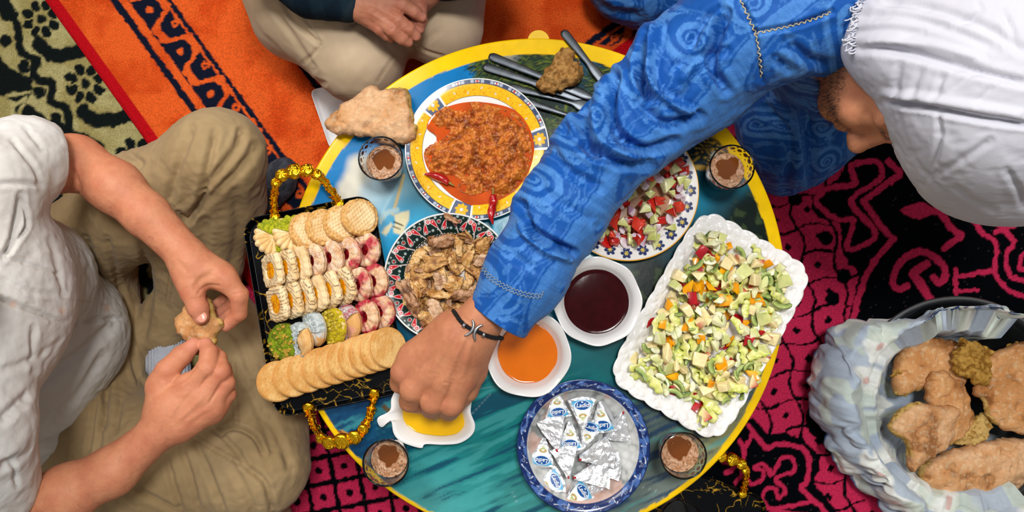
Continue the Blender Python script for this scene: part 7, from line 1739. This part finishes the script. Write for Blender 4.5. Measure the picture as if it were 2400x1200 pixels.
col = skincol(V, '#c48460', '#ab674c', jo, ti, 7); Lh = (V-hc)@R3/hs
stub = smooth(-0.03, -0.055, Lh[:, 2])*(Lh[:, 1] > -0.02)*(np.linalg.norm(Lh, axis=1) < 0.15); col = mix(col, lin('#4a3226'), 0.5*stub*np.clip(0.6+fbm(V, 500, 2, 4), 0, 1))
for q in (-1, 1): br = np.exp(-((Lh[:, 0]-q*0.03)/0.020)**2-((Lh[:, 2]-0.020)/0.007)**2)*(Lh[:, 1] > 0.05); col = mix(col, lin('#2a1a12'), np.clip(br*1.1, 0, 0.8)*np.clip(0.7+fbm(V, 300, 2, 9), 0, 1))
man3 = obj('person', V, F, SKIN, col=col, loc=W(2000, 0, 0.02), label='man in blue robe and white turban at right, dipping bread into yellow oil', cat='person')
face_parts(man3, TH3, R3, hs)
# beard: short dark strands on cheek, jaw and chin
rs = np.random.default_rng(9); side = (np.linalg.norm(Lh, axis=1) < 0.13) & (Lh[:, 1] < 0.004) & (Lh[:, 1] > -0.05) & (Lh[:, 2] < 0.03) & (Lh[:, 2] > -0.05)
idx = np.where(side | ((np.linalg.norm(Lh, axis=1) < 0.16) & (Lh[:, 1] > -0.015) & (Lh[:, 2] < -0.062+0.35*np.abs(Lh[:, 0])) & (Lh[:, 2] > -0.128) & ~((np.abs(Lh[:, 0]) < 0.03) & (Lh[:, 2] > -0.062)) & ~((np.abs(Lh[:, 0]) < 0.022) & (Lh[:, 2] > -0.088) & (Lh[:, 2] < -0.064))))[0]
def strands(name, pts, nrm, parent, n, L, r, m, droop, seed, label=None):
    rs = np.random.default_rng(seed); Vs, Fs = [], []
    for i in rs.choice(len(pts), min(n, len(pts)), replace=False):
        p = pts[i]; d = nrm[i]+rs.normal(size=3)*0.35+droop; d /= np.linalg.norm(d); l = L*rs.uniform(0.5, 1.2); s = np.cross(d, rs.normal(size=3)); s /= np.linalg.norm(s); t = np.cross(d, s); q = p-nrm[i]*0.001
        bend = rs.normal(size=3)*l*0.25; k = len(Vs)
        for f, rr in ((0, 1.0), (0.55, 0.8)):
            for a in (0, 2.09, 4.19): Vs.append(q+d*l*f+bend*f*f+r*rr*(s*math.cos(a)+t*math.sin(a)))
        Vs.append(q+d*l+bend)
        for a in range(3): a2 = (a+1) % 3; Fs += [(k+a, k+a2, k+3+a2), (k+a, k+3+a2, k+3+a), (k+3+a, k+3+a2, k+6)]
    o = obj(name, np.array(Vs), np.array(Fs), m, parent, label=label); o['kind'] = 'stuff'; return o
strands('beard', V[idx], N[idx], man3, 1900, 0.010*hs, 0.00028, HAIRM, R3@np.array([0, 0.3, -0.6]), 3, 'short dark beard')
# fore-arm hair of the man on the left, and of the dipping wrist
for bod, nm in ((man1, 'arm_hair'), ):
    me = bod.data; Vv = np.empty(len(me.vertices)*3, np.float32); me.vertices.foreach_get('co', Vv); Vv = Vv.reshape(-1, 3)+LOC[bod.name]; Nn = np.empty(len(me.vertices)*3, np.float32); me.vertices.foreach_get('normal', Nn); Nn = Nn.reshape(-1, 3)
    am = np.minimum(np.minimum(seg_dist(Vv, elL, W(345, 505, 0.458)), seg_dist(Vv, W(345, 505, .458), wrL)), np.minimum(seg_dist(Vv, elR, W(262, 1106, 0.458)), seg_dist(Vv, W(262, 1106, .458), wrR))) < 0.055
    ids = np.where(am & (Nn[:, 2] > -0.2))[0]; strands(nm, Vv[ids]+Nn[ids]*0.0004, Nn[ids]*0.25, bod, 1500, 0.010, 0.00006, mat('arm_hair', '#6a4028', 0.6, var=(50, 0.2)), np.array([0.5, -0.55, 0.0]), 5)
# bracelet: black cord with two silver crescents
me = man3.data; Vs_ = np.empty(len(me.vertices)*3, np.float32); me.vertices.foreach_get('co', Vs_); Vs_ = Vs_.reshape(-1, 3)+LOC[man3.name]
sk = BVHTree.FromPolygons([tuple(map(float, v)) for v in Vs_], [tuple(p.vertices) for p in me.polygons]); EYE = np.array([0, 0, CAM_Z])
def on_skin(px, py, off):
    d = W(px, py, 0.0)-EYE; d /= np.linalg.norm(d); h = sk.ray_cast(Vector(EYE), Vector(d)); return None if h[0] is None or h[0].z < 0.40 else np.array(h[0])+np.array(h[1])*off
cl = smoothline([(1068, 736), (1080, 752), (1098, 766), (1118, 776), (1140, 785), (1158, 790), (1168, 791)], 6); cp = [p for p in (on_skin(x, y, 0.0026) for x, y in cl) if p is not None]
cp = np.array(cp); e0 = cp[0]-(cp[2]-cp[0])*0.4+np.array([0, 0, -0.022]); e1_ = cp[-1]-(cp[-3]-cp[-1])*0.4+np.array([0, 0, -0.022]); mid_ = (e0+e1_)/2+np.array([0, 0, -0.035])
ring = smoothline(np.vstack([[mid_], [e0], cp[::3], [cp[-1]], [e1_], [mid_]]), 8)
cordm = mat('black_cord', '#0c0d10', 0.7, var=(300, 0.3), voro=(900, 0.8)); V, F = tube(ring, 0.0033*(1+0.12*np.sign(np.sin(np.arange(len(ring))*1.4))), 8, False); br = obj('bracelet', V, F, cordm, man3, label='braided black cord bracelet')
sil = mat('brushed_silver', '#9a9a9c', 0.3, metal=0.9, var=(90, 0.1))
ic = int(np.argmin(np.hypot(*(PX(cp)-np.array([1112, 772])).T))); tp = cp[ic]; e_ = cp[min(ic+4, len(cp)-1)]-cp[max(ic-4, 0)]; e_ /= np.linalg.norm(e_); nrm_ = np.array([0, 0, 1.0])-e_*e_[2]; nrm_ /= np.linalg.norm(nrm_); ac = np.cross(nrm_, e_); tp = tp+nrm_*0.003
for q in (-1, 1):
    ctr = tp+e_*q*0.0150; aa = np.linspace(-1.15, 1.15, 22); P = np.array([ctr-e_*q*0.0125*math.cos(t)+ac*0.0150*math.sin(t) for t in aa]); V, F = tube(P, 0.0027*np.clip(np.cos(aa*0.9), 0.35, 1), 8); obj('silver_crescent', V, F, sil, br, label='silver crescent charm')
    V, F = tube([tp+e_*q*0.015-nrm_*0.0025, tp+e_*q*0.0195-nrm_*0.0035], 0.0043, 10); obj('silver_bead', V, F, sil, br, label='silver bead')
# morsel of bread in his fingers
slab('bread_morsel', pxs([(1000, 965), (1015, 955), (1040, 958), (1055, 970), (1040, 982), (1020, 984)], 0.385), 0.384, 0.014, BREAD, CR2, CB, h=0.0018, lumps=0.002, label='morsel of bread pinched in the dipping fingers', seed=71)

# robe
def damask(V, A, B, seed=0):
    """woven figure of the robe cloth: scrolls, stars and bands laid along the line A-B"""
    d = (B-A); d = d/np.linalg.norm(d); up = np.array([0, 0, 1.0]); s = np.cross(up, d); s /= np.linalg.norm(s); n = np.cross(d, s)
    u = (V-A)@d; w = (V-A)@s; h = (V-A)@n; v = w+0.6*h*np.sign(w)
    P = np.stack([u, v], -1); M = np.zeros(len(V))
    band = np.abs(((v+0.02)/0.115) % 1-0.5); M = np.maximum(M, 0.75*smooth(0.085, 0.078, band)); M = np.maximum(M, 0.45*(np.abs(band-0.115) < 0.012)); M = np.where(np.abs(band-0.098) < 0.006, 0, M)
    cs = 0.088; cx = np.floor(u/cs); cy = np.floor((v+0.02)/0.115+0.5); lu = u-(cx+0.5)*cs; lv = v+0.02-cy*0.115
    par = (cx+cy) % 2
    r = np.hypot(lu, lv)+1e-6; t = np.arctan2(lv, lu)
    sp = (t/(2*math.pi)+np.log(r/0.006)/0.85*np.where(par > 0, 1, -1)) % 1
    M = np.maximum(M, (r < 0.036)*(r > 0.004)*smooth(0.30, 0.24, np.abs(sp-0.5))*0.95*(band > 0.1))
    st = np.hypot(lu-0.032, lv-0.012); tt = np.arctan2(lv-0.012, lu-0.032); M = np.maximum(M, smooth(0.001, -0.001, st-(0.006+0.006*np.abs(np.cos(2.5*tt))**3)))
    mo = (np.hypot(lu+0.030, lv+0.020) < 0.011) & (np.hypot(lu+0.027, lv+0.016) > 0.0095); M = np.maximum(M, mo*0.9)
    for k in range(7):                                    # leaves round each scroll
        a = k*0.9+0.4+par*0.7; e = np.hypot(((lu-0.044*np.cos(a))*np.cos(a+0.7)+(lv-0.044*np.sin(a))*np.sin(a+0.7))/0.011, (-(lu-0.044*np.cos(a))*np.sin(a+0.7)+(lv-0.044*np.sin(a))*np.cos(a+0.7))/0.0040)
        M = np.maximum(M, smooth(1.1, 0.85, e)*0.85*(band > 0.1)*(0.7+0.3*np.sin(lu*2600)))
    M = np.maximum(M, 0.5*smooth(0.0016, 0.0008, np.abs(np.hypot(lu-0.002, lv+0.002)-0.040))*(band > 0.1))
    return M*np.clip(0.8+0.3*vnoise(np.stack([u*900, v*60], -1), 1.0, 4), 0, 1)
RB1, RB2 = lin('#11509f'), lin('#5895d8')
ROBE = mat('blue_damask', 'attr', 0.6, spec=0.2, var=(40, 0.05), weave=(600, 0.05), bump=(300, 0.12, 0.001), sheen=0.04)
b = Body(); 
b.chain([W(1172, 738, 0.50), W(1235, 640, 0.512), W(1312, 500, 0.525), W(1395, 380, 0.535)], [0.0545, 0.064, 0.070, 0.073], 0.03)
b.chain([W(1395, 380, 0.535), W(1490, 285, 0.545), W(1610, 165, 0.565), W(1760, 60, 0.61), W(1900, 0, 0.63)], [0.074, 0.080, 0.088, 0.096, 0.10], 0.03)
b.cone(W(1560, 260, 0.52), 0.065, W(1650, 205, 0.53), 0.072, 0.04)
b.cone(W(1880, 20, 0.60), 0.09, W(2270, 120, 0.54), 0.09, 0.05); b.cone(W(2080, 10, 0.50), 0.15, W(2060, -70, 0.14), 0.18, 0.06); b.cone(W(1930, 90, 0.46), 0.09, W(1960, 160, 0.25), 0.14, 0.06)
b.chain([W(2050, -60, 0.13), W(1760, -40, 0.15), W(1470, -45, 0.14)], [0.14, 0.105, 0.085], 0.06); b.chain([W(2050, -40, 0.14), W(1920, 190, 0.17), W(1862, 320, 0.15)], [0.15, 0.125, 0.105], 0.06)
b.chain([W(1862, 320, 0.12), W(1830, 400, 0.065)], [0.11, 0.055], 0.05); b.cone(W(1740, 150, 0.09), 0.075, W(1860, 320, 0.10), 0.09, 0.05); b.cone(W(1470, -40, 0.09), 0.075, W(1740, 120, 0.08), 0.065, 0.05); b.cone(W(1860, 330, 0.09), 0.09, W(1950, 270, 0.09), 0.10, 0.05)
V, F = b.mesh(0.0028); V = relax(V, F, 1, 0.4); N = vnormals(V, F)
RFL = [([(1375, 215), (1362, 270), (1372, 330), (1400, 360)], 15, 0.017), ([(1440, 180), (1430, 240), (1440, 300), (1470, 335)], 13, 0.016), ([(1520, 80), (1500, 150), (1505, 200), (1525, 235)], 10, 0.020), ([(1545, 60), (1530, 130), (1526, 190), (1560, 235), (1620, 262)], 10, -0.010), ([(1700, 30), (1680, 90), (1668, 150), (1700, 210)], 13, 0.012), ([(1690, 20), (1650, 100), (1590, 200)], 16, -0.006), ([(1400, 260), (1400, 310), (1430, 350), (1500, 370)], 14, -0.009),
       ([(1460, 330), (1520, 350), (1580, 330)], 13, 0.010), ([(1330, 310), (1380, 350), (1450, 380), (1520, 385)], 13, 0.009), ([(1500, 240), (1560, 290), (1640, 275)], 13, 0.010), ([(1222, 480), (1240, 530), (1270, 555), (1340, 590)], 11, 0.014), ([(1230, 500), (1230, 540), (1270, 585), (1330, 605)], 10, -0.007), ([(1290, 350), (1330, 400), (1400, 440)], 14, 0.006), ([(1260, 420), (1300, 470), (1400, 520)], 14, 0.004), ([(1190, 590), (1250, 630)], 12, 0.004), ([(1620, 110), (1640, 60), (1690, 10)], 10, 0.006), ([(1580, 160), (1640, 130), (1700, 120)], 12, 0.006),
       ([(1770, 75), (1860, 60), (1950, 28)], 7, 0.006), ([(1735, 0), (1770, 75), (1786, 190)], 6, 0.006), ([(1820, 140), (1850, 160)], 12, 0.008), ([(1800, 260), (1850, 330), (1840, 440)], 14, 0.008), ([(1880, 240), (1900, 330), (1900, 420)], 14, 0.008), ([(1850, 100), (1900, 140), (1960, 150)], 14, 0.006), ([(1400, 10), (1440, 30), (1500, 35)], 12, 0.006)]
V = wrinkle(V, N, 0.0026, 15, 45); N = vnormals(V, F); V = creases(V, N, [(p, w*1.1, d*(1.55 if i < 16 else 1.2)) for i, (p, w, d) in enumerate(RFL)]); N = vnormals(V, F); V = V+N*(0.0012*fbm(V, 55, 3, 14))[:, None]
# the cuff is cut square
A_ = W(1163, 746, 0.50); d_ = W(1235, 640, 0.512)-A_; d_ /= np.linalg.norm(d_); t_ = (V-A_)@d_; nr_ = np.linalg.norm(V-A_, axis=1) < 0.11; V = np.where((nr_ & (t_ < 0))[:, None], V-t_[:, None]*d_+0.0015*np.sign(t_)[:, None]*0, V)
arm = np.minimum(line_dist(V, np.array([W(1168, 742, .5), W(1312, 500, .525), W(1395, 380, .535)])), line_dist(V, np.array([W(1395, 380, .535), W(1610, 165, .565), W(1760, 60, .61), W(1880, 10, .62)])))
m1 = damask(V, W(1168, 742, .5), W(1395, 380, .535), 1); m2 = damask(V, W(1395, 380, .535), W(1880, 0, .62), 5); m3 = damask(V, W(1800, 150, .3), W(1850, 450, .1), 9)
k = smooth(-0.01, 0.01, (V-W(1395, 380, .535))@((W(1610, 165, .565)-W(1168, 742, .5))/np.linalg.norm(W(1610, 165, .565)-W(1168, 742, .5)))); m = np.where(arm < 0.12, m1*(1-k)+m2*k, m3)
c = mix(RB1, RB2, np.clip(m, 0, 1)*0.75)
V[:, 2] = np.maximum(V[:, 2], 0.0245)
robe = obj('robe', V, F, ROBE, man3, col=c, label='blue damask robe with woven scrolls, stars and crescents')
# zigzag stitching: real thread lying on the cloth
bv = BVHTree.FromPolygons([tuple(v) for v in V], [tuple(int(i) for i in f) for f in F])
def on_robe(px, py, tree=bv, off=0.0012):
    d = W(px, py, 0.0)-EYE; d /= np.linalg.norm(d); h = tree.ray_cast(Vector(EYE), Vector(d)); return None if h[0] is None else np.array(h[0])+np.array(h[1])*off
def zigzag(pts, amp, pitch, r):
    p = smoothline(pts, 8); s = np.r_[0, np.cumsum(np.linalg.norm(np.diff(p, axis=0), axis=1))]; n = int(s[-1]/pitch); out = []
    for i in range(n*3+1):
        t = i/3.0*pitch; q = np.array([np.interp(t, s, p[:, 0]), np.interp(t, s, p[:, 1])]); e = np.array([np.interp(t+2, s, p[:, 0]), np.interp(t+2, s, p[:, 1])])-np.array([np.interp(t-2, s, p[:, 0]), np.interp(t-2, s, p[:, 1])]); e /= max(np.linalg.norm(e), 1e-6)
        q = q+amp*math.sin(t/pitch*math.pi)*np.array([-e[1], e[0]]); w = on_robe(*q)
        if w is not None: out.append(w)
    return tube(out, r, 5) if len(out) > 3 else None
thr = mat('golden_thread', '#b9a98c', 0.6, var=(200, 0.15)); thg = mat('grey_thread', '#7f93a8', 0.6, var=(200, 0.15))
parts = [z for z in (zigzag([(1737, 0), (1752, 40), (1770, 80), (1781, 130), (1785, 185)], 4, 7, 0.0011), zigzag([(1772, 78), (1830, 66), (1900, 48), (1950, 28)], 4, 7, 0.0011)) if z]
V2, F2, _ = join(parts); o = obj('yoke_stitching', V2, F2, thr, robe, label='golden zigzag stitching at the shoulder')
cw = [(1131, 618), (1150, 645), (1185, 668), (1225, 684), (1262, 690), (1278, 682)]
parts = [z for z in (zigzag(cw, 2.6, 4.5, 0.0008), zigzag([(x-3, y+7) for x, y in cw], 2.6, 4.5, 0.0008)) if z]
V2, F2, _ = join(parts); obj('cuff_stitching', V2, F2, thg, robe, label='double grey stitching round the cuff')

# turban
b = Body(); tz = 0.735
b.ell(W(2352, 165, tz), np.array([0.146, 0.165, 0.125]), None, 0.04); b.ell(W(2205, 105, 0.71), np.array([0.100, 0.080, 0.085]), None, 0.05); b.ell(W(2095, 100, 0.695), np.array([0.066, 0.052, 0.070]), None, 0.04); b.ell(W(2170, 150, 0.70), np.array([0.085, 0.056, 0.078]), None, 0.03); b.ell(W(2212, 235, 0.69), np.array([0.074, 0.050, 0.080]), None, 0.03)
b.ell(W(2306, 325, 0.66), np.array([0.112, 0.100, 0.10]), None, 0.05); b.ell(W(2340, 400, 0.62), np.array([0.100, 0.072, 0.09]), None, 0.05); b.ell(W(2420, 330, 0.60), np.array([0.14, 0.12, 0.12]), None, 0.06); b.ell(W(2420, 120, 0.66), np.array([0.14, 0.16, 0.12]), None, 0.06); b.cone(W(2090, 40, 0.675), 0.055, W(2300, -60, 0.68), 0.10, 0.05)
V, F = b.mesh(0.0034); V = relax(V, F, 1, 0.4); N = vnormals(V, F)
TF_ = [([(1998, 115), (2060, 112), (2150, 130), (2260, 160), (2400, 195)], 11, 0.013), ([(1995, 120), (2060, 100), (2180, 105), (2300, 140)], 10, -0.008), ([(2075, 236), (2130, 247), (2190, 256), (2300, 278), (2400, 292)], 8, 0.015), ([(2070, 225), (2150, 228), (2280, 250), (2400, 270)], 11, -0.010), ([(2085, 262), (2095, 320), (2118, 385), (2160, 440)], 6, 0.008), ([(2108, 270), (2120, 320), (2150, 380), (2200, 440)], 6, 0.007), ([(2200, 270), (2202, 330), (2180, 400), (2160, 450)], 7, 0.006), ([(2320, 330), (2260, 370), (2190, 410)], 9, 0.006), ([(2010, 40), (2090, 35), (2200, 60), (2330, 110)], 12, 0.006), ([(2000, 75), (2080, 68), (2160, 75)], 9, 0.005), ([(2060, 0), (2180, 20), (2300, 60), (2400, 120)], 12, 0.008),
       ([(2230, 210), (2270, 180), (2310, 160)], 8, 0.005), ([(2110, 150), (2100, 200), (2110, 230)], 9, 0.004), ([(2160, 160), (2140, 210), (2150, 235)], 9, 0.004), ([(2210, 175), (2190, 230)], 8, 0.004), ([(2330, 200), (2290, 240)], 8, 0.004), ([(2240, 60), (2300, 30)], 8, 0.005), ([(2350, 30), (2380, 90)], 9, 0.006), ([(2360, 400), (2385, 440), (2400, 480)], 9, 0.006), ([(2240, 440), (2280, 470), (2330, 490)], 9, 0.004), ([(2290, 5), (2300, 20)], 6, 0.004)]
V = wrinkle(V, N, 0.0030, 9, 55, oct=2); N = vnormals(V, F); V = creases(V, N, [(p, w*1.15, d*0.62) for p, w, d in TF_]); N = vnormals(V, F); V = wrinkle(V, N, 0.0012, 30, 57, [[1, 0.15, 0], [-0.3, 2.6, 0], [0, 0, 1.5]], 2)
TWH = mat('white_muslin', '#c8c8d2', 0.92, spec=0.1, var=(20, 0.02), weave=(420, 0.10), bump=(220, 0.2, 0.001), sss=0.1, sssd=0.004)
tur = obj('turban', V, F, TWH, man3, label='wrapped white cotton turban with fringed edge')
tv = BVHTree.FromPolygons([tuple(v) for v in V], [tuple(int(i) for i in f) for f in F]); rs = np.random.default_rng(3); parts = []
for i in range(34):
    t = i/33.0; q = np.array([np.interp(t, [0, .25, .5, .75, 1], [2016, 2000, 1996, 1988, 1990]), np.interp(t, [0, .25, .5, .75, 1], [-5, 30, 62, 95, 118])])+rs.normal(size=2)*2
    w = on_robe(q[0]+14, q[1]+2, tv, 0.0)
    if w is None: continue
    a = rs.uniform(2.2, 4.0); L = rs.uniform(0.010, 0.018); d = np.array([math.cos(a), math.sin(a)*0.6, -0.1]); P = [w+d*L*s+np.array([0.0035*math.sin(s*7+i), 0.0035*math.cos(s*6+i), 0.003*s]) for s in np.linspace(0, 1, 8)]; parts.append(tube(P, 0.0013*(1-0.3*np.linspace(0, 1, 8)), 6))
if parts: V2, F2, _ = join(parts); o = obj('fringe', V2, F2, TWH, tur); o['kind'] = 'stuff'

# grey felt slipper on the rug behind the tray's handle
b = Body(); b.cone(W(650, 425, 0.05), 0.040, W(622, 470, 0.045), 0.034, 0.02); b.cone(W(668, 400, 0.045), 0.030, W(650, 425, 0.05), 0.038, 0.02)
V, F = b.mesh(0.003); N = vnormals(V, F); V = wrinkle(V, N, 0.002, 30, 3); V[:, 2] = np.maximum(V[:, 2], 0.024); c = mix(lin('#34373f'), lin('#4a4e58'), np.clip(0.5+fbm(V, 60, 3, 2), 0, 1)); c = mix(c, lin('#a8806a'), smooth(0.032, 0.026, V[:, 2]))
obj('felt_slipper', V, F, mat('grey_felt', 'attr', 0.95, spec=0.1, var=(200, 0.2), bump=(300, 0.5, 0.003)), col=c, label='dark grey felt slipper on the rug behind the tray handle', cat='slipper')
